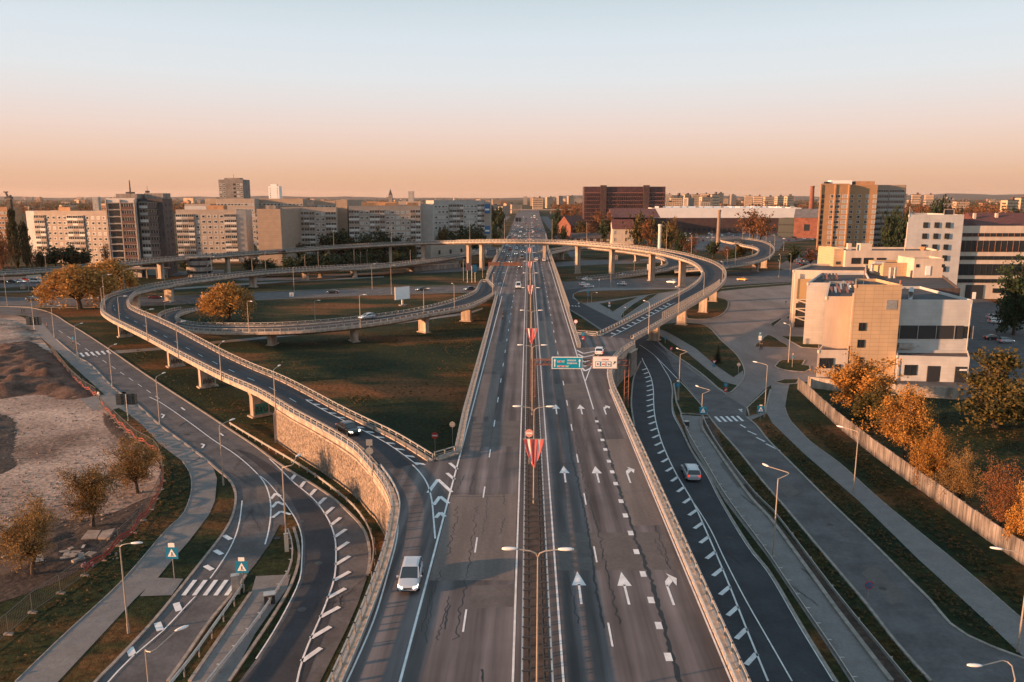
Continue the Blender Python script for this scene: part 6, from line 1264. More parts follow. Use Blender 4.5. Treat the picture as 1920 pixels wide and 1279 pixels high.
# rooftop furniture
def part(b, nm, m_, par): b.v = [(v[0]-65, v[1]-160, v[2]) for v in b.v]; return b.build(nm, m_, par)
b = MB(); b.tube([(gx(1614, 230), 228, 16), (gx(1614, 230), 228, 18.3), (gx(1618, 230), 228, 18.8), (gx(1640, 228), 227, 18.8)], .55, 10); part(b, 'duct', STEEL, b4)
for x_ in (1650, 1658): b = MB(); b.tube([(gx(x_, 222), 221, 15.2), (gx(x_, 222), 221, 18.2)], .5, 10); part(b, 'vent_pipe', STEEL, b4)
b = MB(); b.tube([(gx(1683, 172), 171, 15.7), (gx(1683, 172), 171, 17.2), (gx(1688, 172), 172, 17.8), (gx(1692, 172), 173, 16.6), (gx(1692, 172), 173, 15.7)], .5, 10); part(b, 'curved_duct', STEEL, b5)
b = MB(); b.tube([(xt0+3, 165, 19.3), (xt0+3, 165, 23)], .06, 5); b.tube([(xt1-.3, 162.3, 19.4), (xt1-.3, 162.3, 20.8)], .2, 6); part(b, 'roof_mast', RUST, tw)
for cx_, cy_ in ((72, 180), (76, 187), (80, 193), (82, 212)):
    for k in range(5): b = MB(); b.beam((cx_-2+k*.9, cy_-1.5, 15.9), (cx_-1.2+k*.9, cy_+1.5, 17.2), .45, .12); part(b, 'solar_panel', random.choice([RUST, STEEL, ROOF]), b1)
b = MB(); b.box((gx(1604, 249), 249, 22.0), (3.6, 3, 2.6)); part(b, 'rooftop_unit', CREAM, b8); b = MB(); b.tube([(gx(1672, 250), 248, 20.8), (gx(1672, 250), 248, 25)], .1, 5); b.beam((gx(1668, 250), 248, 24.6), (gx(1676, 250), 248, 24.6), .08, .08); part(b, 'aerial', POLE, b8); b = MB(); b.tube([(gx(1702, 250), 247, 20.7), (gx(1702, 250), 247, 22.4)], [.3, 1.3], 4); part(b, 'roof_cowl', ORG, b8); b = MB(); b.box((gx(1574, 249), 248, 22.2), (1.2, 1.2, 2.4)); part(b, 'chimney', IVORY, b8)
b = MB(); b.box(((xw0+xw1)/2-65+65-3, 190.2, 16.4), (10, .5, .3)); b.tube([((xw0+xw1)/2, 189, 15.7), ((xw0+xw1)/2, 189, 17)], .12, 5); part(b, 'roof_rail', WHITE, b5)
# ------------------------------------------------------------------ distant houses
protoM = []
def far_house(i):
    b = MB(); w, d, h = [(60, 12, 27), (38, 14, 15), (20, 20, 40), (70, 14, 15), (24, 14, 10), (44, 24, 9), (30, 13, 27)][i % 7]
    wm = [mat('distant_cream_wall', (.50, .36, .25), .85, noise=.12, scale=.05), mat('distant_grey_wall', (.30, .26, .23), .85), mat('distant_orange_wall', (.40, .20, .11), .85)][(i//2) % 3]
    b.use(wm); b.box((0, 0, h/2), (w, d, h)); b.use(ROOFB if i % 2 else ROOF); b.box((0, 0, h+.3), (w+.5, d+.5, .6)); b.box((w*.2, 0, h+1.6), (w*.15, d*.5, 2.6))
    b.use(GLASS)
    for z in range(1, int(h/3)):
        for sx in (-1,): b.box((0, -d/2-.05, z*3+.2), (w*.94, .12, 1.2))
        b.box((-w/2-.05, 0, z*3+.2), (.12, d*.6, 1.2))
    b.use(wm)
    for k in range(int(w/5)+1): b.box((-w*.47+k*(w*.94)/int(w/5), -d/2-.12, h/2-.4), (1.7, .1, h-1.2))
    o = b.build('distant_building'); me = o.data; bpy.data.objects.remove(o); return me
HM = [far_house(i) for i in range(7)]
rnd = random.Random(11)
def fh(px, by, ty, k, rz, nm='distant_building', lb=None, grp=None, sx=1.0):
    p = P(px, by, 0); h = zat(ty, p); me = HM[k]; zt = max(v.co.z for v in me.vertices); o = bpy.data.objects.new(nm, me); COL.objects.link(o); o.location = p; o.rotation_euler = (0, 0, rz); o.scale = (sx, 1, max(.25, h/zt)); return tag(o, lb, 'building', grp)
n_ = 0
for side, rng, cnt_ in (('left of the main road', (-20, 925), 130), ('right of the main road', (1050, 1940), 90)):
    PX = sorted(rnd.uniform(*rng) for _ in range(cnt_))
    for i in range(cnt_):
        px = PX[i]; by = 374+26*rnd.random()**1.6
        if side[0] == 'r' and by > 392 and px < 1540: by = 385
        d = P(px, by, 0).y; ty = by-(rnd.uniform(7, 24) if rnd.random() < .9 else 34)*F/d
        fh(px, by, ty, rnd.randrange(7), rnd.choice([0, 0, .5, -.4, 1.57, .9]), lb='%s small building from the left in the distant town %s' % (O(i+1), side.split(' of ')[0]), grp='distant town %s' % side)
pan = [(1252, 396, 362), (1268, 396, 362), (1286, 394, 362), (1303, 394, 362), (1320, 392, 361), (1338, 392, 360), (1348, 390, 360), (1266, 402, 368), (1290, 400, 369), (1322, 402, 366), (1372, 390, 364), (1402, 390, 365), (1420, 388, 365), (1440, 390, 366), (1460, 388, 365), (1478, 390, 364), (1320, 408, 376), (1250, 410, 376), (1690, 388, 360), (1715, 388, 361), (1740, 386, 362), (1890, 405, 370), (1912, 400, 366), (1800, 400, 374), (1008, 392, 368), (1030, 390, 368), (1048, 390, 367), (1070, 388, 366), (955, 398, 380), (968, 400, 382), (945, 404, 386), (1000, 386, 369), (985, 384, 368), (930, 392, 372)]
for i, (px, by, ty) in enumerate(sorted(pan)): fh(px, by, ty, [6, 2, 6, 6, 2, 6, 1][i % 7] if i < 24 else 1, .2+.35*math.sin(i), lb='%s pale panel block from the left on the skyline beyond the overpass' % O(i+1), grp='skyline panel blocks', sx=.8)
# flyover far away across the main road
p = P(990, 384, 0); b = MB(); b.box((0, 1700, 9.5), (190, 12, 2)); 
for k in range(6): b.box((-80+k*32, 1700, 4.3), (3, 8, 9))
tag(b.build('flyover', CONCD), 'distant flyover crossing the main road near the horizon', 'flyover')
# ------------------------------------------------------------------ walls and fences
def panel_fence(label, pts, h, m_, step, name='concrete_fence'):
    q = resample([P(x, y, 0) for x, y in pts], step); r = empty(name, (q[0].x, q[0].y, 0), 0, label, 'fence')
    rd = random.Random(3)
    for i, (a, c) in enumerate(zip(q, q[1:])):
        if i > 97: break
        d = (c-a).normalized()*.08; dz = rd.uniform(-.05, .05); b = MB(); sweep(b, [a+d+Vector((0, 0, dz)), c-d+Vector((0, 0, dz))], rect(.12, -.1, h)); bw(b, 'fence_panel', m_, r)
        b = MB(); b.box((a.x, a.y, h/2+.02), (.24, .24, h+.12), math.atan2(d.y, d.x)); bw(b, 'fence_post', m_, r)
        b = MB(); 
        for t in (.27, .5, .73): 
            e = a.lerp(c, t); b.box((e.x, e.y, h/2), (.1, .2, h*.94), math.atan2(d.y, d.x))
        bw(b, 'panel_rib', m_, r)
    return r
CF = mat('stained_concrete_panel', (.165, .145, .135), .9, noise=.5, scale=.9, stretch=(1, 1, .2), scale2=.35, amt2=.35)
panel_fence('long stained concrete panel fence running diagonally down the right side', [(1496, 730), (1520, 752), (1573, 802), (1640, 856), (1706, 905), (1755, 940), (1840, 1005), (1920, 1060), (2010, 1122)], 2.4, CF, 2.6)
panel_fence('short rear concrete wall between the orange trees and the ivory building', [(1515, 727), (1557, 732), (1620, 737), (1692, 742), (1750, 746), (1806, 750)], 2.3, mat('light_concrete_panel', (.32, .27, .23), .9, noise=.35, scale=.8, stretch=(1, 1, .2)), 4.0)
MESH_ = mat('mesh_wire', (.10, .105, .105), .6, metal=.3); TAPE = mat('red_barrier_tape', (.30, .055, .045), .6)
def mesh_fence(label, pts, tape=True, h=2.0):
    q = resample([P(x, y, 0) for x, y in pts], 3.4); r = empty('mesh_fence', (q[0].x, q[0].y, 0), 0, label, 'fence')
    for a, c in zip(q, q[1:]):
        b = MB(); b.beam(a+Vector((0, 0, .15)), a+Vector((0, 0, h)), .06, .06); b.beam(a+Vector((0, 0, h)), c+Vector((0, 0, h)), .05, .05); b.beam(a+Vector((0, 0, .2)), c+Vector((0, 0, .2)), .05, .05)
        for k in range(1, 16): e = a.lerp(c, k/16); b.beam(e+Vector((0, 0, .2)), e+Vector((0, 0, h)), .010, .010)
        for k in range(1, 7): b.beam(a+Vector((0, 0, .2+k*.26)), c+Vector((0, 0, .2+k*.26)), .010, .010)
        bw(b, 'mesh_panel', MESH_, r); b = MB(); b.box((a.x, a.y, .08), (.8, .25, .16)); bw(b, 'foot_block', CONCD, r)
    if tape:
        b = MB(); t = resample(q, .8)
        for k, p_ in enumerate(t): p_.z = .75+.25*math.sin(k*.9)+random.uniform(-.1, .1)
        sweep(b, offset(t, .05), rect(.03, 0, .22)); sweep(b, [p_+Vector((0, 0, -.35)) for p_ in offset(t, .08)], rect(.03, 0, .18)); bw(b, 'barrier_tape', TAPE, r)
    return r
mesh_fence('mesh site fence with red tape beside the dark soil heap', [(96, 660), (112, 682), (132, 708), (155, 730), (181, 746)])
mesh_fence('mesh site fence with red tape curving round the budding trees', [(189, 762), (220, 796), (255, 829), (280, 842), (295, 852), (306, 882), (306, 910), (289, 948), (255, 996), (196, 1049), (159, 1080)])
mesh_fence('plain mesh fence running off the bottom left of the view', [(159, 1080), (113, 1114), (64, 1147), (19, 1188), (-40, 1235)], tape=False)
# ------------------------------------------------------------------ vehicles
TYRE = RUBBER; RIM = mat('wheel_rim', (.45, .45, .46), .35, metal=.7); HL = mat('headlight_glass', (.8, .78, .72), .15, emit=(1, .85, .6), es=2.6); TL = mat('tail_light', (.45, .02, .02), .3, emit=(1, .08, .04), es=.35); PLATE = mat('number_plate', (.7, .7, .7), .5); CG = mat('car_glass', (.015, .018, .022), .06, spec=.9)
def paint(nm, c): return mat('car_paint_'+nm, c, .32, metal=.25, coat=.6)
PA = {'silver': paint('silver', (.42, .45, .50)), 'black': paint('black', (.012, .014, .018)), 'white': paint('white', (.72, .72, .72)), 'grey': paint('grey', (.20, .21, .22)), 'blue': paint('blue', (.04, .07, .13)), 'red': paint('red', (.28, .03, .025)), 'yellow': paint('yellow', (.60, .26, .04)), 'dark': paint('dark', (.035, .038, .045))}
SPEC = {  # L, W, belt profile [(x, z)], cabin [(x, z_roof)] , cabin base x-range
 'sedan': (4.7, 1.8, [(-2.35, .55), (-2.3, .92), (-1.55, 1.0), (-.9, 1.0), (.9, .96), (1.05, .93), (2.1, .72), (2.35, .5)], [(-1.75, .98), (-1.05, 1.38), (-.5, 1.44), (.25, 1.42), (.5, 1.36), (1.25, .94)]),
 'estate': (4.75, 1.85, [(-2.38, .55), (-2.36, 1.05), (-2.0, 1.08), (-.9, 1.05), (.9, .98), (1.05, .95), (2.1, .76), (2.38, .5)], [(-2.3, 1.08), (-2.0, 1.46), (-1.2, 1.52), (.2, 1.5), (.45, 1.44), (1.25, .96)]),
 'mpv': (4.5, 1.85, [(-2.25, .6), (-2.23, 1.02), (-1.8, 1.06), (0, 1.02), (.9, .98), (1.1, .95), (2.0, .74), (2.25, .48)], [(-2.18, 1.08), (-1.95, 1.42), (-1.2, 1.53), (-.25, 1.51), (.05, 1.43), (1.12, .97)]),
 'hatch': (4.1, 1.75, [(-2.05, .6), (-2.02, 1.0), (-1.6, 1.03), (-.4, 1.0), (.9, .96), (1.05, .92), (1.85, .74), (2.05, .5)], [(-1.95, 1.0), (-1.6, 1.42), (-.9, 1.5), (.1, 1.48), (.4, 1.4), (1.2, .94)]),
 'van': (5.2, 1.95, [(-2.6, .6), (-2.58, 1.25), (-1.8, 1.25), (0, 1.2), (1.3, 1.15), (1.55, 1.1), (2.4, .9), (2.6, .5)], [(-2.56, 1.25), (-2.45, 1.98), (-1.2, 2.05), (.6, 2.03), (.95, 1.95), (1.75, 1.1)])}
CAR = {}
def car_parts(kind, col):
    key = (kind, col)
    if key in CAR: return CAR[key]
    L, Wd, belt, cab = SPEC[kind]; hw = Wd/2; pm = PA[col]; out_ = []
    def emit(nm, b, m_=None, sm=False, loc=None, sub=None):
        o = b.build(nm, m_, None, sm); me = o.data; bpy.data.objects.remove(o); out_.append((nm, me, loc, sub))
    xs = sorted(set([x for x, _ in belt]+[-L/2+.35, -1.9, -1.4, -.95, 1.0, 1.45, 1.9]))
    def zi(tab, x):
        for (x0, a), (x1, c) in zip(tab, tab[1:]):
            if x0 <= x <= x1: return a+(c-a)*(x-x0)/(x1-x0)
        return tab[0][1] if x < tab[0][0] else tab[-1][1]
    b = MB(); vs = []; ring = []
    for x in xs:
        e = max(0, abs(x)-(L/2-.55))/.55; w = hw*(1-.16*e*e); zt = zi(belt, x); zb = .26+.12*e
        half = [(w*.9, zb), (w*.99, zb+.12), (w, .5), (w*.99, max(.52, zt-.2)), (w*.93, zt-.05), (w*.8, zt), (0, zt+.03)]
        r_ = [(y, z) for y, z in half]+[(-y, z) for y, z in half[-2::-1]]; ring = len(r_); vs += [(x, y, z) for y, z in r_]
    n = ring; fs = [(i*n+k, i*n+k+1, (i+1)*n+k+1, (i+1)*n+k) for i in range(len(xs)-1) for k in range(n-1)]+[(i*n+n-1, i*n, (i+1)*n, (i+1)*n+n-1) for i in range(len(xs)-1)]+[tuple(range(n)), tuple((len(xs)-1)*n+k for k in reversed(range(n)))]
    b.add(vs, fs); me_ = b; 
    emit('body', b, pm)
    b = MB(); vs = []
    for x, z in cab:
        zb = zi(belt, x)-.02; wb = hw*.87; t = (z-zb)/.6; wr = hw*(.87-.16*max(0, min(1, t))); vs += [(x, wb, zb), (x, wr, max(z, zb+.01)), (x, -wr, max(z, zb+.01)), (x, -wb, zb)]
    m = len(cab); fs = [(i*4+k, i*4+k+1, i*4+5+k, i*4+4+k) for i in range(m-1) for k in range(3)]; b.add(vs, fs+[(3, 2, 1, 0), ((m-1)*4, (m-1)*4+1, (m-1)*4+2, (m-1)*4+3)]); emit('windows', b, CG)
    b = MB(); rv_ = []; mid = cab[1:-1]
    for x, z in mid:
        zb = zi(belt, x)-.02; wr = hw*(.87-.16*max(0, min(1, (z-zb)/.6))); rv_ += [(x, wr+.01, z+.0), (x, wr*.75, z+.035), (x, -wr*.75, z+.035), (x, -wr-.01, z+.0)]
    b.add(rv_, [(i*4+k, i*4+4+k, i*4+5+k, i*4+1+k) for i in range(len(mid)-1) for k in range(3)])
    for s in (-1, 1):
        for i, j in ((0, 1), (m-1, m-2)):
            x0, z0_ = cab[i]; x1, z1_ = cab[j]; zb0 = zi(belt, x0); wr = hw*(.87-.16*min(1, (z1_-zi(belt, x1))/.6)); b.beam((x0, s*hw*.86, zb0), (x1, s*(wr), z1_+.01), .09, .06)
        xb = (cab[1][0]+cab[-2][0])/2; zr = zi([(x, z) for x, z in cab], xb); b.beam((xb, s*hw*.875, zi(belt, xb)-.02), (xb, s*hw*.715, zr), .09, .04)
        if kind in ('estate', 'mpv', 'van'): xb = cab[1][0]+.55; b.beam((xb, s*hw*.875, zi(belt, xb)-.02), (xb, s*hw*.715, zi(cab, xb)), .12, .04)
        if kind == 'estate': b.beam((-1.8, s*hw*.6, 1.58), (.1, s*hw*.6, 1.57), .05, .05)
    emit('roof', b, pm)
    for x in (-L/2+.85, L/2-.88):
        for s in (-1, 1):
            b = MB(); b.tube([(0, -.11, 0), (0, .11, 0)], .32, 16); c_ = MB(); c_.tube([(0, -.12, 0), (0, .12, 0)], .2, 10)
            emit('wheel', b, TYRE, loc=(x, s*(hw-.1), .32), sub=('rim', c_))
    for s in (-1, 1):
        b = MB(); b.hexa([(L/2-.30, s*hw*.52, .56), (L/2-.02, s*hw*.5, .54), (L/2-.16, s*hw*.88, .56), (L/2-.45, s*hw*.93, .58), (L/2-.36, s*hw*.52, .74), (L/2-.14, s*hw*.5, .66), (L/2-.26, s*hw*.88, .70), (L/2-.52, s*hw*.94, .74)]); emit('headlight', b, HL)
        b = MB(); b.box((-L/2+.04, s*hw*.72, .76 if kind != 'estate' else .86), (.1, .24, .2 if kind in ('sedan', 'hatch') else .3)); emit('tail_light', b, TL)
        b = MB(); b.box((cab[-1][0]-.25, s*(hw+.08), 1.0), (.12, .18, .13)); emit('wing_mirror', b, pm)
        b = MB(); b.box(((L/2-.02)*(s), 0, .42 if s > 0 else .7), (.03, .5, .11)); emit('number_plate', b, PLATE)
    b = MB(); b.box((L/2-.03, 0, .55), (.06, .7, .13)); b.box((L/2-.0, 0, .36), (.05, 1.1, .1)); emit('grille', b, DARK)
    CAR[key] = out_; return out_
def car(px, py, z, ang, kind, col, label, group=None, s=1.0, world=None, name=None, cat=None):
    p = world or P(px, py, z); cat = cat or {'sedan': 'car', 'estate': 'car', 'mpv': 'car', 'hatch': 'car', 'van': 'van'}[kind]
    r = empty(name or {'sedan': 'sedan_car', 'estate': 'estate_car', 'mpv': 'people_carrier', 'hatch': 'hatchback_car', 'van': 'van'}[kind], p+Vector((0, 0, .03)), ang, label, cat, group); r.scale = (s, s, s)
    rims = CAR.setdefault(('rim', 0), None)
    for nm, me, loc, sub in car_parts(kind, col):
        o = bpy.data.objects.new(nm, me); COL.objects.link(o); o.parent = r
        if loc: o.location = loc
        if nm == 'body' and p.y < 170:
            sm_ = o.modifiers.new('smooth', 'SUBSURF'); sm_.levels = 1; sm_.render_levels = 2
        if sub:
            if rims is None: q = sub[1].build('rim', RIM); rims = q.data; bpy.data.objects.remove(q); CAR[('rim', 0)] = rims
            q = bpy.data.objects.new('rim', rims); COL.objects.link(q); q.parent = o
    return r
def heading(p0, p1, z=0): a = P(p0[0], p0[1], z); c = P(p1[0], p1[1], z); return math.atan2(c.y-a.y, c.x-a.x)
car(770, 1092, ZM, heading((778, 1060), (766, 1112), ZM), 'mpv', 'silver', 'silver people carrier driving towards the viewer on the left exit lane', s=.97)
car(653, 811, 6.2, heading((643, 806), (675, 822), ZM), 'sedan', 'black', 'black saloon car driving down the left loop ramp', s=.98)
car(1295, 893, 0, heading((1298, 900), (1285, 872), 0), 'estate', 'silver', 'silver estate car with lit tail lights on the right lower road', s=1.1)
car(1124, 664, ZM, heading((1124, 668), (1128, 655), ZM), 'hatch', 'white', 'white hatchback leaving by the right-hand ramp behind the white sign')
car(972, 540, ZM, -math.pi/2, 'van', 'white', 'white van driving towards the viewer left of the median'); car(1020, 490, ZM, math.pi/2, 'hatch', 'white', 'white hatchback driving away on the right carriageway before the overpass')
car(688, 598, 5.2, heading((700, 595), (676, 598), 5.2), 'mpv', 'silver', 'silver people carrier crossing the inner left loop ramp')
car(624, 550, 0, heading((630, 550), (618, 550)), 'sedan', 'black', 'black car on the road behind the inner left loop'); car(790, 545, 0, heading((796, 545), (784, 546)), 'sedan', 'dark', 'dark saloon beside the white billboard'); car(880, 544, 0, heading((886, 543), (874, 544)), 'sedan', 'blue', 'dark blue car half hidden by the fenced ramp end')
car(388, 558, 0, heading((380, 558), (396, 557)), 'sedan', 'white', 'white saloon on the road seen left of the lone willow'); car(291, 560, 0, heading((282, 560), (300, 559)), 'sedan', 'red', 'dark red car under the left loop ramp'); car(62, 564, 0, heading((52, 564), (72, 564)), 'mpv', 'dark', 'dark car driving along the road at the far left'); car(179, 562, 0, heading((170, 562), (188, 562)), 'mpv', 'white', 'white car partly behind the big willow')
car(530, 473, 9.9, heading((520, 474), (540, 472), 9.9), 'sedan', 'dark', 'dark car on the high overpass at its left end', s=1.0)
for px, py, k, c_, lb, dx in ((1100, 526, 'sedan', 'white', 'white car on the upper ramp road below the high piers', 8), (1096, 536, 'estate', 'white', 'white car waiting at the right roundabout exit', 8), (1104, 540, 'sedan', 'silver', 'silver car nearest the roundabout kerb on the right', 8), (1166, 535, 'hatch', 'silver', 'grey hatchback on the roundabout between two piers', -8), (1169, 518, 'sedan', 'silver', 'silver car on the walled ramp behind a pier', 8), (1259, 531, 'mpv', 'white', 'white car passing behind the right pier', -8), (1391, 526, 'sedan', 'yellow', 'orange taxi on the road right of the high overpass', -8)): car(px, py, 0, heading((px, py), (px+dx, py-.6)), k, c_, lb)
# parked cars
for px, py, k, c_, lb, a_ in ((1868, 606, 'estate', 'white', 'white estate parked at the upper right yard', .1), (1862, 598, 'hatch', 'silver', 'silver hatchback parked behind the white estate', .1), (1886, 643, 'hatch', 'silver', 'silver hatchback parked nearer the viewer in the yard', .1), (1862, 637, 'sedan', 'black', 'black car parked beside the silver hatchback in the yard', .1), (8, 531, 'sedan', 'black', 'black car parked at the far left edge', 0), (26, 531, 'mpv', 'dark', 'dark car parked second from the far left', 0), (38, 530, 'sedan', 'white', 'white car parked third from the far left', 0), (68, 530, 'van', 'white', 'white van parked under the high overpass at the left', 0), (50, 527, 'hatch', 'red', 'red car parked just left of the white van', 0)): car(px, py, 0, a_, k, c_, lb)
rnd = random.Random(5); lots = []
for row, (y, x0, x1, st) in enumerate(((438.5, 1275, 1500, 9), (442, 1285, 1460, 9.5), (447, 1275, 1340, 10), (452, 1278, 1335, 10))):
    x = x0; i = 0
    while x < x1:
        if rnd.random() < .75: i += 1; car(x, y, 0, rnd.choice([1.57, -1.57])+rnd.uniform(-.05, .05), rnd.choice(['sedan', 'hatch', 'estate']), rnd.choice(['silver', 'white', 'dark', 'black', 'grey', 'blue']), '%s parked car from the left in the %s row of the superstore car park' % (O(i), O(row+1)), 'cars in the superstore car park')
        x += st*rnd.uniform(.95, 1.1)
for i, (x, y) in enumerate(sorted([(1462, 445), (1470, 449), (1478, 452), (1485, 446), (1493, 450), (1500, 446), (1508, 448), (1528, 446), (1522, 450), (1516, 470), (1520, 474), (1526, 479), (1510, 484), (1515, 480), (1505, 490), (1512, 492), (1500, 496), (1495, 492), (1508, 499)])): car(x, y, 0, .5 if y > 460 else 1.5, rnd.choice(['sedan', 'hatch', 'estate']), rnd.choice(['silver', 'white', 'dark', 'black']), '%s parked car from the left in the lot by the red brick hall' % O(i+1), 'cars parked near the red brick hall')
# traffic on the far main road
def lanes(lbl, X, ys, ang):
    for i, y in enumerate(ys):
        x = X[i % len(X)]+rnd.uniform(-.3, .3); car(0, 0, 0, ang, rnd.choice(['sedan', 'hatch', 'estate', 'van']), rnd.choice(['silver', 'white', 'dark', 'black', 'grey', 'red']), '%s oncoming car counted away from the viewer %s' % (O(i+1), lbl) if ang < 0 else '%s departing car counted away from the viewer %s' % (O(i+1), lbl), 'distant traffic '+lbl, world=Vector((x, y, ZM)))
car(960, 0, 0, -1.57, 'sedan', 'dark', 'dark car with lit headlights just this side of the high overpass', world=Vector((-8.6, 378, ZM))); car(960, 0, 0, -1.57, 'sedan', 'black', 'black car with lit headlights beside the median before the overpass', world=Vector((-3.6, 352, ZM)))
lanes('left of the median', [-3.2, -7.0, -10.8, -14.2], [402, 432, 418, 448, 452, 478, 470, 500, 512, 495, 540, 548, 560, 575, 582, 600, 612, 625, 640, 660, 655, 700, 720, 745, 760, 800, 840, 860, 900, 950, 1000, 1060, 1100, 1200], -1.57)
lanes('right of the median', [4.3, 8.2, 11.6], [392, 455, 520, 560, 620, 660, 700, 705, 760, 800, 815, 880, 930, 1010, 1080, 1180, 1250], 1.57)
for i, (x, y, a_) in enumerate([(-38, 520, -1.57), (-39, 590, -1.57), (-41, 650, -1.57), (-42, 760, -1.57), (28, 560, 1.57), (29, 640, 1.57), (30, 700, 1.57), (30, 760, 1.57)]): car(0, 0, 0, a_, 'sedan', rnd.choice(['white', 'dark', 'grey']), '%s car on the %s side road of the distant main road' % (O(i % 4+1), 'left' if x < 0 else 'right'), 'cars on the side roads', world=Vector((x, y, .03)))
for i, (px, py) in enumerate([(912, 470), (920, 469), (926, 470), (700, 492), (708, 491), (716, 490)]): car(px, py+3, 0, 1.57 if i < 3 else 0, 'sedan', 'white' if i % 2 else 'silver', '%s small car glimpsed under the far left ramps' % O(i+1), 'cars glimpsed under the ramps')
# trucks / buses far away
for px, y, lb, cc in ((1000, 1180, 'tall white coach driving away near the horizon', WHITE), (997, 1320, 'teal and white bus ahead of the coach near the horizon', mat('bus_teal', (.08, .25, .28), .4))):
    r = empty('coach', Vector((9.0 if px == 1000 else 5.2, y, ZM)), math.pi/2, lb, 'bus'); b = MB(); b.box((0, 0, 1.9), (11.5, 2.5, 3.0)); b.box((0, 0, 3.5), (11.0, 2.3, .25)); b.build('body', cc, r); b = MB(); b.box((0, 0, 2.4), (10.8, 2.56, 1.0)); b.box((-5.76, 0, 2.3), (.06, 2.1, 1.3)); b.build('windows', CG, r)
    for x_ in (-3.8, 3.6):
        for s in (-1, 1): b = MB(); b.tube([(x_, s*1.1-.15, .5), (x_, s*1.1+.15, .5)], .5, 12); b.build('wheel', TYRE, r)
# ------------------------------------------------------------------ people
def figmat(nm, top, bottom, skin=(.45, .27, .19), hair=(.04, .025, .02)):
    m = bpy.data.materials.new(nm); m.use_nodes = True; n = m.node_tree; b = n.nodes['Principled BSDF']; t = n.nodes.new('ShaderNodeTexCoord'); s = n.nodes.new('ShaderNodeSeparateXYZ'); n.links.new(t.outputs['Object'], s.inputs[0])
    mr = n.nodes.new('ShaderNodeMapRange'); mr.inputs[2].default_value = 1.8; n.links.new(s.outputs[2], mr.inputs[0]); r = n.nodes.new('ShaderNodeValToRGB'); r.color_ramp.interpolation = 'CONSTANT'; n.links.new(mr.outputs[0], r.inputs[0]); e = r.color_ramp.elements
    e[0].color = (.03, .03, .03, 1); e[1].position = .05; e[1].color = (*bottom, 1)
    for p_, c in ((.5, top), (.84, skin), (.95, hair)): q = e.new(p_); q.color = (*c, 1)
    n.links.new(r.outputs[0], b.inputs['Base Color']); return m
def person(px, py, rz, top, bottom, label, sit=False, z=0.0, parent_loc=None, name='person'):
    J = {'pel': (0, 0, .92), 'ch': (0, 0, 1.32), 'nk': (.01, 0, 1.50), 'hd': (.03, 0, 1.62), 'ht': (.03, 0, 1.72), 'sl': (0, .19, 1.42), 'el': (-.06, .25, 1.15), 'wl': (.1, .24, .92), 'fl': (.15, .24, .84), 'sr': (0, -.19, 1.42), 'er': (.08, -.25, 1.16), 'wr': (.22, -.2, .96), 'fr': (.27, -.2, .89),
         'hl': (0, .1, .88), 'kl': (.14, .11, .48), 'al': (.06, .11, .08), 'tl': (.22, .12, .04), 'hr': (0, -.1, .88), 'kr': (-.02, -.11, .48), 'ar': (-.24, -.11, .12), 'tr': (-.1, -.12, .04)}
    if sit: J.update({'ch': (.22, 0, 1.3), 'nk': (.32, 0, 1.45), 'hd': (.38, 0, 1.56), 'ht': (.38, 0, 1.66), 'sl': (.24, .19, 1.38), 'sr': (.24, -.19, 1.38), 'el': (.42, .24, 1.15), 'er': (.42, -.24, 1.15), 'wl': (.62, .22, 1.05), 'wr': (.62, -.22, 1.05), 'fl': (.69, .22, 1.03), 'fr': (.69, -.22, 1.03), 'kl': (.42, .11, .72), 'al': (.2, .11, .32), 'tl': (.33, .11, .28), 'kr': (.38, -.11, .6), 'ar': (.12, -.11, .2), 'tr': (.26, -.11, .16)})
    R_ = {'pel': .14, 'ch': .16, 'nk': .06, 'hd': .105, 'ht': .08, 'sl': .075, 'el': .05, 'wl': .035, 'fl': .04, 'sr': .075, 'er': .05, 'wr': .035, 'fr': .04, 'hl': .1, 'kl': .065, 'al': .045, 'tl': .04, 'hr': .1, 'kr': .065, 'ar': .045, 'tr': .04}
    E = [('pel', 'ch'), ('ch', 'nk'), ('nk', 'hd'), ('hd', 'ht'), ('ch', 'sl'), ('sl', 'el'), ('el', 'wl'), ('wl', 'fl'), ('ch', 'sr'), ('sr', 'er'), ('er', 'wr'), ('wr', 'fr'), ('pel', 'hl'), ('hl', 'kl'), ('kl', 'al'), ('al', 'tl'), ('pel', 'hr'), ('hr', 'kr'), ('kr', 'ar'), ('ar', 'tr')]
    K = list(J); me = bpy.data.meshes.new(name); me.from_pydata([J[k] for k in K], [(K.index(a), K.index(c)) for a, c in E], []); o = bpy.data.objects.new(name, me); COL.objects.link(o)
    sk = o.modifiers.new('skin', 'SKIN'); me.skin_vertices.new() if not me.skin_vertices else None
    for i, k in enumerate(K): me.skin_vertices[0].data[i].radius = (R_[k], R_[k])
    me.skin_vertices[0].data[0].use_root = True; o.modifiers.new('sub', 'SUBSURF').levels = 1; o.modifiers['sub'].render_levels = 2
    me.materials.append(figmat('clothes_'+str(len(bpy.data.materials)), top, bottom)); p = P(px, py, z); o.location = p+Vector((0, 0, .02)); o.rotation_euler = (0, 0, rz); return tag(o, label, 'person')
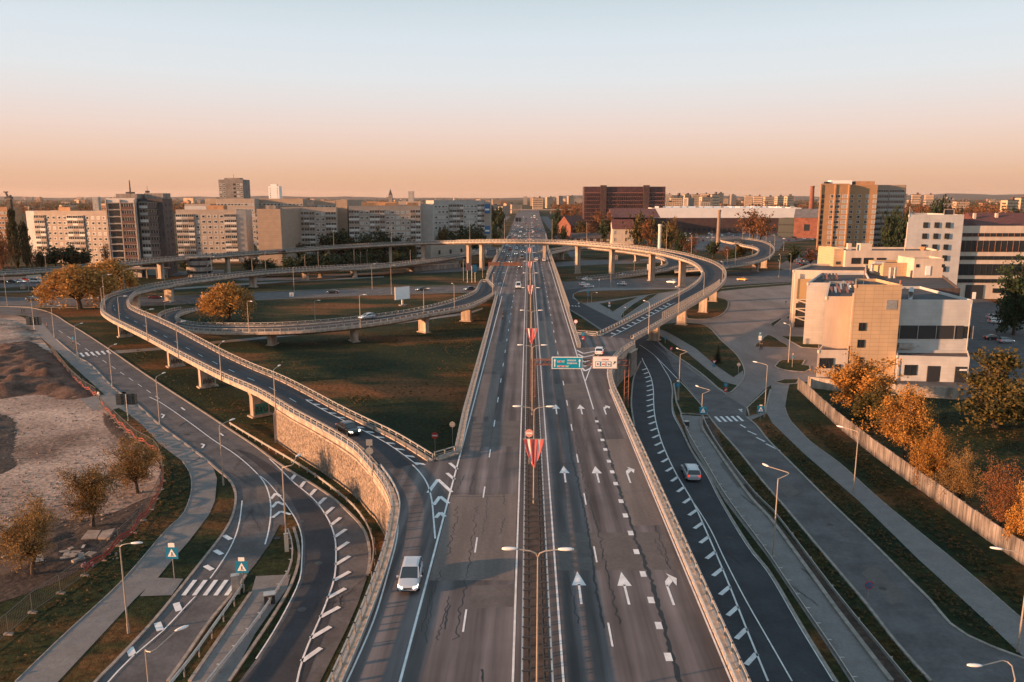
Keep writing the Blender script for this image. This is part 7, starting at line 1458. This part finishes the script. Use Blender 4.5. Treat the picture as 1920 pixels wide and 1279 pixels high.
ppl = [(41, 588, 'person in dark clothes in the group standing by the path at the far left, leftmost', (.02, .02, .03), (.02, .02, .03)), (45, 587, 'person in dark clothes at the right of the group by the far left path', (.03, .03, .05), (.02, .02, .03)), (88, 616, 'person in a light top walking on the far left pavement', (.35, .22, .2), (.06, .06, .08)),
       (1473, 572, 'person in dark blue walking across the plaza beside the ivory building', (.02, .03, .08), (.02, .03, .06)), (1425, 656, 'person in black walking by the triangular lawn at the parking sign', (.01, .01, .012), (.01, .01, .012)), (1428.5, 656.5, 'second person in black beside the other at the triangular lawn', (.012, .01, .012), (.012, .012, .015)), (186, 750, 'person in a pale top at the building site entrance', (.45, .42, .40), (.05, .05, .07))]
for i, (x, y, lb, t_, bt_) in enumerate(ppl): person(x, y, random.uniform(0, 6.28), t_, bt_, lb)
def bike(p, rz, label, m_=DARK, motor=False):
    r = empty('motorcycle' if motor else 'bicycle', p, rz, label, 'motorcycle' if motor else 'bicycle'); w = .33
    for x in (-.52, .55):
        b = MB(); n = 16; pts = [(x+w*math.cos(k*2*math.pi/n), 0, w+w*math.sin(k*2*math.pi/n)) for k in range(n+1)]; b.tube(pts, .06 if motor else .025, 5, False)
        for k in range(4): a = k*math.pi/4; b.beam((x+w*math.cos(a), 0, w+w*math.sin(a)), (x-w*math.cos(a), 0, w-w*math.sin(a)), .012, .012)
        b.build('wheel', RUBBER, r)
    b = MB()
    for q, s_ in (((-.52, 0, w), (-.1, 0, .3)), ((-.1, 0, .3), (-.22, 0, .85)), ((-.52, 0, w), (-.2, 0, .72)), ((-.1, 0, .3), (.4, 0, .8)), ((-.2, 0, .75), (.4, 0, .85)), ((.4, 0, .95), (.55, 0, w)), ((.4, -.25, .98), (.4, .25, .98))): b.beam(q, s_, .05, .05)
    if motor: b.box((0, 0, .62), (.8, .28, .38)); b.box((-.4, 0, .8), (.5, .25, .14)); b.box((.5, 0, .9), (.2, .3, .3))
    else: b.box((-.24, 0, .89), (.25, .14, .06))
    b.build('frame', m_, r); return r
p = P(943, 598, ZM); bike(p+Vector((0, 0, .02)), -1.57, 'motorcycle with a lit headlamp heading towards the viewer left of the dashed line', PA['grey'], True); person(943, 597.6, -1.57, (.03, .03, .035), (.03, .03, .04), 'rider in dark clothes sitting on the motorcycle', sit=True, z=ZM)
p = P(138, 652, 0); bike(p+Vector((0, 0, .08)), -1.0, 'bicycle ridden on the pavement near the far crosswalk', DARK); person(138, 651.6, -1.0, (.02, .03, .05), (.02, .02, .03), 'cyclist in dark clothes on the pavement near the far crosswalk', sit=True)
# ------------------------------------------------------------------ signs
SB = mat('sign_blue', (.01, .17, .30), .45); SBL = mat('motorway_sign_blue', (.0, .25, .40), .45); SW = mat('sign_white', (.75, .73, .71), .5); SR = mat('sign_red', (.45, .03, .03), .5); SK = mat('sign_black', (.01, .01, .01), .6); SG = mat('sign_back_grey', (.20, .21, .22), .6); SE = mat('sign_green', (.02, .30, .16), .5)
def disc(b, r, y, z, n=20): b.face([(r*math.cos(-k*2*math.pi/n), y, z+r*math.sin(-k*2*math.pi/n)) for k in range(n)][::-1])
def sign(px, py, ty, faces, label, z=0.0, rz=0.0, cat='road sign', s=1.0, hmax=4.0, pale=False):
    """faces: list of (shape, zoffset from top, size)"""
    p = P(px, py, z); h = min(max(zat(ty, p)-z, 1.8), hmax); r = empty('road_sign', p, rz, label, cat); b = MB(); b.tube([(0, 0, 0), (0, 0, h)], .045, 6); b.build('post', STEEL, r)
    for sh, dz, sz in faces:
        zc = h-dz; b = MB()
        if sh in ('noentry', 'blueround', 'backround', 'limit', 'nopark'):
            b.use(SG if sh == 'backround' else {'noentry': SR, 'blueround': SB, 'limit': SR, 'nopark': SR}[sh] if not pale else mat('faded_sign_pink', (.60, .30, .25), .6)); b.tube([(0, -.07, zc), (0, -.04, zc)], sz, 24); b.use(SW)
            if sh == 'noentry': b.box((0, -.08, zc), (sz*1.5, .02, sz*.36))
            if sh == 'limit': b.tube([(0, -.075, zc), (0, -.073, zc)], sz*.78, 20)
            if sh == 'blueround': b.beam((0, -.08, zc+sz*.55), (0, -.08, zc-sz*.55), sz*.22, .02)
            if sh == 'backround': b.use(STEEL); b.box((0, -.09, zc), (sz*1.2, .03, .05))
        elif sh == 'ped':
            b.use(SB); b.box((0, -.05, zc), (sz*2, .03, sz*2)); b.use(SW); b.face([(-sz*.72, -.075, zc-sz*.6), (sz*.72, -.075, zc-sz*.6), (0, -.075, zc+sz*.75)]); b.use(SK); b.box((0, -.085, zc-sz*.05), (sz*.14, .01, sz*.45)); b.beam((0, -.085, zc-.2*sz), (sz*.25, -.085, zc-sz*.5), .05*sz+.02, .01); b.beam((0, -.085, zc-.2*sz), (-sz*.25, -.085, zc-sz*.5), .05*sz+.02, .01)
        elif sh == 'park':
            b.use(SB); b.box((0, -.05, zc), (sz*2, .03, sz*2)); b.use(SW); b.box((-sz*.3, -.07, zc), (sz*.25, .02, sz*1.3)); b.box((sz*.05, -.07, zc+sz*.5), (sz*.6, .02, sz*.2)); b.box((sz*.05, -.07, zc+sz*.02), (sz*.6, .02, sz*.2)); b.box((sz*.35, -.07, zc+sz*.26), (sz*.2, .02, sz*.6))
        elif sh == 'white': b.use(SW); b.box((0, -.05, zc), (sz*2, .03, sz*1.4))
        elif sh == 'yield': b.use(SR); b.face([(-sz, -.05, zc+sz*.6), (0, -.05, zc-sz), (sz, -.05, zc+sz*.6)]); b.use(SW); b.face([(-sz*.6, -.07, zc+sz*.38), (0, -.07, zc-sz*.6), (sz*.6, -.07, zc+sz*.38)])
        elif sh == 'backtri': b.use(SG); b.face([(-sz, -.05, zc-sz*.6), (sz, -.05, zc-sz*.6), (0, -.05, zc+sz)])
        elif sh == 'back': b.use(SG); b.box((0, -.05, zc), (sz*2, .03, sz*2))
        elif sh == 'chev': b.use(SR); b.box((0, -.05, zc), (sz*1.6, .03, sz*2)); b.use(SW); b.beam((-sz*.5, -.08, zc-sz*.4), (sz*.5, -.08, zc+sz*.4), .01, sz*.4)
        b.build('sign_face', None, r)
    return r
sign(327, 1086, 1012, [('ped', 1.15, .62), ('white', .3, .32)], 'blue pedestrian crossing sign on the grass left of the zebra crossing')
sign(457, 1112, 1045, [('ped', 1.0, .62), ('white', .2, .3)], 'blue pedestrian crossing sign at the kerb tip right of the zebra crossing')
sign(816, 852, 811, [('noentry', .45, .5)], 'red no entry sign behind the left gore railing', z=1.2, hmax=8); sign(849, 852, 790, [('backround', .45, .42)], 'grey back of a round sign behind the left gore railing', z=1.2, hmax=8)
sign(694, 876, 825, [('back', .3, .38), ('backround', 1.35, .45)], 'backs of two signs on the railing of the left exit lane', z=ZM, hmax=4.5)
sign(992, 880, 797, [('noentry', .5, .48)], 'pale pink round sign on a tall post in the median', z=ZM, hmax=5, pale=True)
sign(1079, 640, 599, [('limit', .5, .5)], 'red ringed sign behind the right gore railing', z=4, hmax=6); sign(1093, 640, 624, [('blueround', .3, .42), ('chev', 1.3, .45)], 'blue arrow sign above a red marker at the right gore', z=ZM, hmax=3)
sign(1270, 752, 708, [('white', .1, .25), ('blueround', .9, .45)], 'small blue sign on the lawn tip between the right-hand roads'); sign(1316, 812, 748, [('ped', .6, .6)], 'blue pedestrian sign on the pole by the right guardrail', hmax=4.4)
sign(1338, 700, 675, [('yield', .4, .5), ('blueround', 1.2, .36)], 'give way sign above a blue disc beside the kerbed path'); sign(1360, 742, 719, [('blueround', .3, .42), ('chev', 1.25, .42)], 'blue arrow sign above a chevron at the tip of the lawn'); sign(1425, 790, 760, [('ped', .7, .62), ('white', .05, .22)], 'blue pedestrian sign on the small junction lawn', hmax=3.6)
sign(1258, 664, 652, [('chev', .4, .4)], 'leaning red and white marker on the lawn by the right ramp'); sign(1247, 645, 632, [('blueround', .3, .35)], 'small blue sign at the foot of the lit pier'); sign(1424, 652, 616, [('park', .35, .42), ('white', 1.2, .4), ('white', 1.8, .36)], 'blue parking sign above white plates beside the triangular lawn')
sign(1384, 706, 680, [('backround', .4, .4)], 'grey back of a round sign on the kerbed lawn edge'); sign(1485, 690, 662, [('limit', .2, .16), ('blueround', .9, .3)], 'slim blue-topped post on the oval lawn')
sign(1102, 572, 545, [('blueround', .4, .5), ('blueround', 1.6, .35)], 'green-blue disc sign on the lawn under the high piers', hmax=5); sign(1142, 589, 566, [('limit', .3, .35), ('white', 1.2, .4)], 'sign with a white plate on the triangular lawn under the overpass'); sign(1085, 576, 572, [('white', .4, .3)], 'small white plate beside the far zebra crossing')
sign(1217, 514, 495, [('white', .8, 1.1), ('white', 2.4, 1.1)], 'large white panel sign beside the upper ramp road', hmax=6); sign(139, 655, 630, [('blueround', .4, .45)], 'blue round sign beside the far crosswalk on the left', hmax=3.2)
sign(1627, 1122, 1105, [('nopark', .4, .42)], 'small red ringed no stopping sign in the service road') ; sign(1123, 541, 523, [('limit', .3, .4), ('blueround', 1.2, .3)], 'small sign on the roundabout kerb between two white cars')
for o in [o for o in COL.objects if o.name.startswith('road_sign') and 'no stopping' in o.get('label', '')]:
    for ch in o.children:
        if ch.name.startswith('sign_face'):
            b = MB(); zc = ch.data.vertices[0].co.z
            for v in ch.data.vertices: zc = max(zc, v.co.z)
            zc -= .42; b.use(SB); b.tube([(0, -.10, zc), (0, -.08, zc)], .33, 20); b.use(SR); b.beam((-.25, -.12, zc+.25), (.25, -.12, zc-.25), .08, .02); b.beam((-.25, -.12, zc-.25), (.25, -.12, zc+.25), .08, .02); q = b.build('symbol', None, o)
# backs of large direction signs on the left
def bigback(px, py, x0, y0, x1, y1, label, rz):
    p = P(px, py, 0); zt, zb = zat(y0, p), zat(y1, p); w = (x1-x0)*p.y/F; r = empty('direction_sign', p, rz, label, 'road sign'); b = MB(); b.box((0, 0, (zt+zb)/2), (w, .08, zt-zb)); b.build('panel', mat('sign_back_dark', (.028, .045, .055), .6), r)
    b = MB()
    for k in (-.3, 0, .3): b.box((0, -.09, (zt+zb)/2+k*(zt-zb)), (w*.98, .08, .09))
    for k in (-.25, .25): b.box((k*w, -.09, (zt+zb)/2), (.07, .08, zt-zb))
    b.build('stiffener', DARK, r); b = MB(); b.tube([(0, -.1, 0), (0, -.1, zt-.1)], .09, 8); b.build('post', STEEL, r)
bigback(241, 789, 217, 738, 257, 759, 'dark back of a large road sign standing beside the left pavement', .12); bigback(65, 618, 49, 594, 77, 610, 'dark back of a road sign at the far end of the left pavement', .1)
bigback(972, 447, 968, 408, 979, 415.5, 'dark back of a sign gantry board over the distant left carriageway', 0)
# white billboard
p = P(755, 573, 0); r = empty('billboard', p, .75, 'blank white billboard on a single post beside the inner left loop', 'billboard'); zt, zb = zat(538, p), zat(561, p)
b = MB(); b.box((0, 0, (zt+zb)/2), (6.0, .35, zt-zb)); b.build('panel', mat('billboard_sheet', (.85, .86, .88), .5), r); b = MB(); b.box((0, .1, zb/2), (.6, .5, zb)); b.build('post', CREAM, r); b = MB()
for s in (-1, 1): b.box((s*3.02, 0, (zt+zb)/2), (.12, .45, zt-zb+.1))
b.box((0, 0, zt+.04), (6.1, .45, .12)); b.box((0, 0, zb-.04), (6.1, .45, .12)); b.build('frame', STEEL, r); b = MB(); b.box((0, 0, .15), (2.4, 1.6, .4)); b.build('footing', CONCD, r)
# overhead gantry with two signs
gy = 118.5; gr = empty('sign_gantry', (1.0, gy, ZM), 0, 'rust red overhead gantry spanning the right carriageway', 'gantry'); zb = zat(681, Vector((3, gy, 0)))-ZM
x1g = 15.6
b = MB()
for dy_ in (-.35, .35):
    for dz in (-.35, .45): b.beam((0, dy_+.6, zb+dz), (x1g-1.0, dy_+.6, zb+dz), .1, .1)
for k in range(22): x = k*(x1g-1)/22; b.beam((x, .25, zb-.35), (x+.66, .25, zb+.45), .05, .05); b.beam((x, .95, zb+.45), (x+.66, .95, zb-.35), .05, .05)
b.build('truss', RUST, gr)
for xx in (-.15, x1g-1.0):
    b = MB()
    for dx in (-.32, .32): b.tube([(xx+dx, .6, 0 if xx < 5 else -1.0), (xx+dx, .6, zb+.5)], .065, 8)
    for k in range(8): b.beam((xx-.32, .6, .4+k*.85), (xx+.32, .6, .9+k*.85), .05, .05)
    b.build('leg', RUST, gr)
def text(s, x, z, size, m_, par, y=-.12, name='lettering', align='LEFT'):
    c = bpy.data.curves.new('t', 'FONT'); c.body = s; c.size = size; c.align_x = align; c.offset = size*.02; o = bpy.data.objects.new('t', c); COL.objects.link(o); bpy.context.view_layer.update(); me = bpy.data.meshes.new_from_object(o.evaluated_get(bpy.context.evaluated_depsgraph_get())); bpy.data.objects.remove(o)
    me.materials.clear(); me.materials.append(m_); q = bpy.data.objects.new(name, me); COL.objects.link(q); q.parent = par; q.location = (x, y, z); q.rotation_euler = (math.pi/2, 0, 0); return q
def board(x0, y0, x1, y1, m_, border, label):
    q = Vector((0, gy, 0)); zt, zb_ = zat(y0, Vector((3, gy, 0))), zat(y1, Vector((3, gy, 0))); X0, X1 = PD(x0, gy, zt).x, PD(x1, gy, zt).x; cx_ = (X0+X1)/2; zc = (zt+zb_)/2; w, h_ = X1-X0, zt-zb_
    r = empty('overhead_sign', (cx_, gy, zc), 0, label, 'road sign'); b = MB(); b.box((0, 0, 0), (w, .12, h_)); b.build('panel', border, r); b = MB(); b.box((0, -.075, 0), (w-.22, .04, h_-.22)); b.build('sign_face', m_, r); return r, w, h_
r, w, h_ = board(1034.5, 669, 1092.5, 691.5, SBL, SW, 'blue overhead direction sign reading Sigulda and Pleskava with two arrows')
for s in (-1, 1):
    b = MB(); x = s*w*.4; b.box((x, -.11, -h_*.10), (.14, .02, h_*.5)); b.face([(x-.2, -.115, h_*.14), (x+.2, -.115, h_*.14), (x, -.115, h_*.36)]); b.build('arrow', SW, r)
text('SIGULDA', w*.0, h_*.16, .34, SW, r); text('PLESKAVA', w*.0, -h_*.08, .34, SW, r)
for x, z, m_, t_ in ((-w*.26, h_*.12, SR, 'A2'), (-w*.13, h_*.12, SE, 'E77'), (-w*.26, -h_*.28, SR, 'A1'), (-w*.13, -h_*.28, SR, 'A4'), (0.02, -h_*.28, SE, 'E67')):
    b = MB(); b.box((x, -.105, z), (.56, .02, .28)); b.build('route_badge', SW, r); b = MB(); b.box((x, -.12, z), (.5, .02, .23)); b.build('route_badge_face', m_, r); text(t_, x, z-.09, .24, SW, r, y=-.14, align='CENTER')
r, w, h_ = board(1111.5, 668, 1157.5, 690.5, SW, mat('sign_cream_border', (.62, .50, .44), .5), 'white overhead sign with three square icons and a small black arrow')
text('CENTRS', 0, h_*.2, .3, SR, r, align='CENTER')
for i, x in enumerate((-w*.30, -w*.07, w*.14)):
    b = MB(); b.box((x, -.11, -h_*.12), (.82, .02, .82)); b.build('icon_frame', SB, r); b = MB(); b.box((x, -.125, -h_*.12), (.66, .02, .66)); b.build('icon_ground', SW, r); b = MB(); z0_ = -h_*.12
    if i == 0: b.face([(x-.2, -.14, z0_), (x+.05, -.14, z0_-.2), (x+.05, -.14, z0_+.2)]); b.box((x+.12, -.14, z0_), (.2, .01, .1))
    elif i == 1: b.box((x, -.14, z0_-.05), (.5, .01, .16)); b.box((x, -.14, z0_+.12), (.3, .01, .06))
    else: b.beam((x-.22, -.14, z0_+.18), (x+.22, -.14, z0_-.18), .14, .01); b.box((x-.05, -.14, z0_-.1), (.2, .01, .14))
    b.build('icon_symbol', SK if i != 1 else SR, r)
b = MB(); x = w*.36; b.beam((x-.22, -.12, -.25), (x+.1, -.12, .08), .1, .01); b.face([(x+.24, -.125, .24), (x-.1, -.125, .15), (x+.17, -.125, -.1)]); b.build('arrow', SK, r)
# far gantry over the left carriageway (seen from behind), rust red
gy2 = 322; g2_ = empty('sign_gantry', (-16.5, gy2, ZM), 0, 'rust red gantry seen from behind over the far left carriageway', 'gantry'); b = MB()
zz = zat(495, Vector((-8, gy2, 0)))-ZM
for dz in (-.6, .6): b.beam((0, 0, zz+dz), (14.5, 0, zz+dz), .18, .18)
for k in range(14): b.beam((k*1.03, 0, zz-.6), (k*1.03+1, 0, zz+.6), .12, .12)
b.build('truss', RUST, g2_); b = MB(); b.box((2.2, -.2, zz), (4.6, .1, 1.5)); b.box((9.8, -.2, zz), (7.2, .1, 1.6)); b.build('sign_back', mat('rusty_sign_back', (.16, .075, .05), .7, noise=.3, scale=1), g2_)
for xx in (0, 14.5): b = MB(); b.tube([(xx, 0, 0), (xx, 0, zz+.7)], .12, 6); b.build('leg', RUST, g2_)
# roadside panel left, near far gantry
p = P(885, 530, 0); r = empty('direction_sign', p, .5, 'tilted blue and pink panels on posts beside the far left roadway', 'road sign'); b = MB(); b.box((-1.5, 0, 7.2), (2.6, .1, 3.2)); b.build('panel', mat('faded_pink_panel', (.35, .16, .13), .6), r); b = MB(); b.box((1.4, 0, 6.2), (1.9, .1, 3.4)); b.build('panel', SB, r); b = MB()
for x in (-2.2, 0, 1.6): b.tube([(x, .1, 0), (x, .1, 7.5)], .09, 6)
b.build('post', STEEL, r)
# ------------------------------------------------------------------ small site objects
def concrete_slab(pts, label, z=.35):
    w_ = [P(x, y, .4) for x, y in pts]; b = MB(); b.prism(w_, z-.2, z+.05); tag(b.build('concrete_slab', mat('pale_slab', (.27, .22, .19), .9, noise=.2, scale=1)), label, 'slab')
concrete_slab([(152, 1010), (165, 994), (189, 994), (181, 1008)], 'left of two pale concrete slabs lying near the budding trees'); concrete_slab([(183, 1008), (192, 995), (216, 990), (205, 1008)], 'right of two pale concrete slabs lying near the budding trees')
def rubble(px, py, label, m_, s=1.0, n=9):
    p = P(px, py, 0); b = MB()
    for k in range(n): b.box((p.x+random.gauss(0, .8*s), p.y+random.gauss(0, .6*s), .15), (random.uniform(.3, 1)*s, random.uniform(.2, .7)*s, random.uniform(.1, .4)), random.uniform(0, 3))
    tag(b.build('rubble_pile', m_), label, 'rubble')
rubble(145, 1031, 'heap of pale grey rubble in front of the concrete slabs', mat('pale_rubble', (.36, .34, .32), .9), 1.0, 6); rubble(150, 743, 'orange-lit debris at the end of the taped fence', ORG, 1.0); rubble(168, 1060, 'pink debris bundle against the mesh fence', mat('pink_debris', (.35, .18, .17), .8), .7, 6); rubble(135, 1045, 'scattered grey stones among the dark soil', CONCD, 1.4, 14)
b = MB(); p = P(72, 1058, 0); b.box((p.x, p.y, .5), (1.0, .3, 1.0), .6); tag(b.build('notice_board', WHITE), 'small white board leaning against the nearest budding tree', 'board')
b = MB(); rs = random.Random(9)
for k in range(2600):
    px, py = rs.uniform(-20, 300), rs.uniform(600, 1050)
    if py > 960 and px > 230 or (px > 60+(py-600)*.9): continue
    p = P(px, py, 0); s_ = rs.choice([.06, .09, .12, .22])*rs.uniform(.7, 1.3); b.box((p.x, p.y, s_*.3+.02), (s_, s_*rs.uniform(.5, 1), s_*.6), rs.uniform(0, 3))
tag(b.build('loose_stones', mat('loose_stone', (.21, .165, .14), .9, noise=.4, scale=.6)), kind='stuff')
# control cabinets
for px, py, w_, h_, lb in ((443, 1113, .9, 1.9, 'slim metal cabinet beside the right crossing sign'), (506, 1130, 1.2, .9, 'squat dark box against the guardrail on the beige pavement'), (538, 1034, .55, 2.0, 'pale box at the foot of the bent-arm lamp on the triangular lawn'), (1287, 800, .9, .9, 'dark box beside the right guardrail start'), (146, 673, .55, 1.4, 'orange-lit base cabinet under the lamp at the far crosswalk')):
    r = empty('control_cabinet', P(px, py, .05), .3, lb, 'cabinet'); m_ = CREAM if 'pale' in lb or 'orange' in lb else (DARK if 'dark' in lb else STEEL); b = MB(); b.box((0, 0, h_/2), (w_*.8, w_*.6, h_)); b.build('housing', m_, r); b = MB(); b.box((0, 0, h_+.04), (w_*.9, w_*.7, .08)); b.build('lid', STEEL, r); b = MB(); b.box((0, -w_*.31, h_/2), (w_*.66, .03, h_*.86)); b.build('door', m_, r)
for px, py, lb, cc in ((268, 0, '', None),):
    pass
p = P(547, 555, 0)
for px, py, lb, m_ in ((547, 556, 'small white box beside the far road on the left', WHITE), (43, 542, 'orange-lit box on the verge at the far left', CREAM), (1152, 488, 'orange container behind the second high pier', ORG), (818, 494, 'bright lit box under the middle of the high overpass', CREAM)):
    r = empty('container_box', P(px, py, 0), .1, lb, 'container'); s = P(px, py, 0).y/F; w_ = (7 if px < 900 else 11)*s; h_ = (7 if px < 800 else 9)*s; b = MB(); b.box((0, 0, h_/2), (w_, w_*.7, h_)); b.build('body', m_, r); b = MB(); b.box((0, 0, h_+.06), (w_*1.06, w_*.76, .12)); b.build('lid', STEEL, r); b = MB(); b.box((0, -w_*.36, h_/2), (w_*.5, .05, h_*.8)); b.build('door', STEEL, r)
# graffiti on piers (abstract scrawl) and pier of left ramp
random.seed(21); k_ = 0
for ch in list(rA.children):
    if ch.name.startswith('pier') and k_ < 4:
        k_ += 1; vs = [v.co for v in ch.data.vertices]; a, c = min(((vs[0], vs[1]), (vs[3], vs[2])), key=lambda q: (q[0]+q[1]).y); n_ = Vector((c.y-a.y, -(c.x-a.x), 0)).normalized(); n_ = n_ if n_.y < 0 else -n_; d_ = (c-a).normalized(); o_ = (a+c)/2+n_*.03
        if k_ == 4: b = MB(); b.beam(o_-d_*1.2+Vector((0, 0, 1.7)), o_+d_*1.2+Vector((0, 0, 1.7)), .04, 1.9); b.build('painted_panel', mat('teal_paint', (.02, .17, .17), .6), ch)
        b = MB()
        for g_ in range(5):
            x = -1.05+g_*.5; p0 = o_+n_*.03+d_*x; pts = [p0+d_*random.uniform(-.2, .25)+Vector((0, 0, z)) for z in (1.1, 1.6, 2.2, 1.5, 1.2)]
            for q, s_ in zip(pts, pts[1:]): b.beam(q, s_, .05, .09)
        b.build('graffiti', SK, ch)
# ------------------------------------------------------------------ unseen blocks added outside the left edge of the view to cast shade
for i, (x, y, w_, d_, h_) in enumerate(((-330, 275, 90, 14, 36), (-430, 360, 90, 14, 36), (-400, 215, 14, 70, 36))):
    bld('apartment_block', 'unseen slab %s added beyond the left edge of the view to cast shade' % ['nearest the road', 'farthest back', 'turned sideways', 'beside the building site'][i], [(x, y), (x+w_, y), (x+w_, y+d_), (x, y+d_)], h_, PANELB)
# ------------------------------------------------------------------ haze

HAZE = bpy.data.materials.new('haze'); HAZE.use_nodes = True; n = HAZE.node_tree; n.nodes.remove(n.nodes['Principled BSDF']); v = n.nodes.new('ShaderNodeVolumePrincipled'); v.inputs['Color'].default_value = (.95, .85, .78, 1); v.inputs['Density'].default_value = 2.2e-5; v.inputs['Anisotropy'].default_value = .2; n.links.new(v.outputs[0], n.nodes['Material Output'].inputs['Volume'])
hb_ = MB(); hb_.hexa([(-10000, -500, -1.5), (10000, -500, -1.5), (10000, 17000, -1.5), (-10000, 17000, -1.5), (-10000, -500, 130), (10000, -500, 130), (10000, 17000, 130), (-10000, 17000, 130)]); tag(hb_.build('haze', HAZE), kind='stuff')
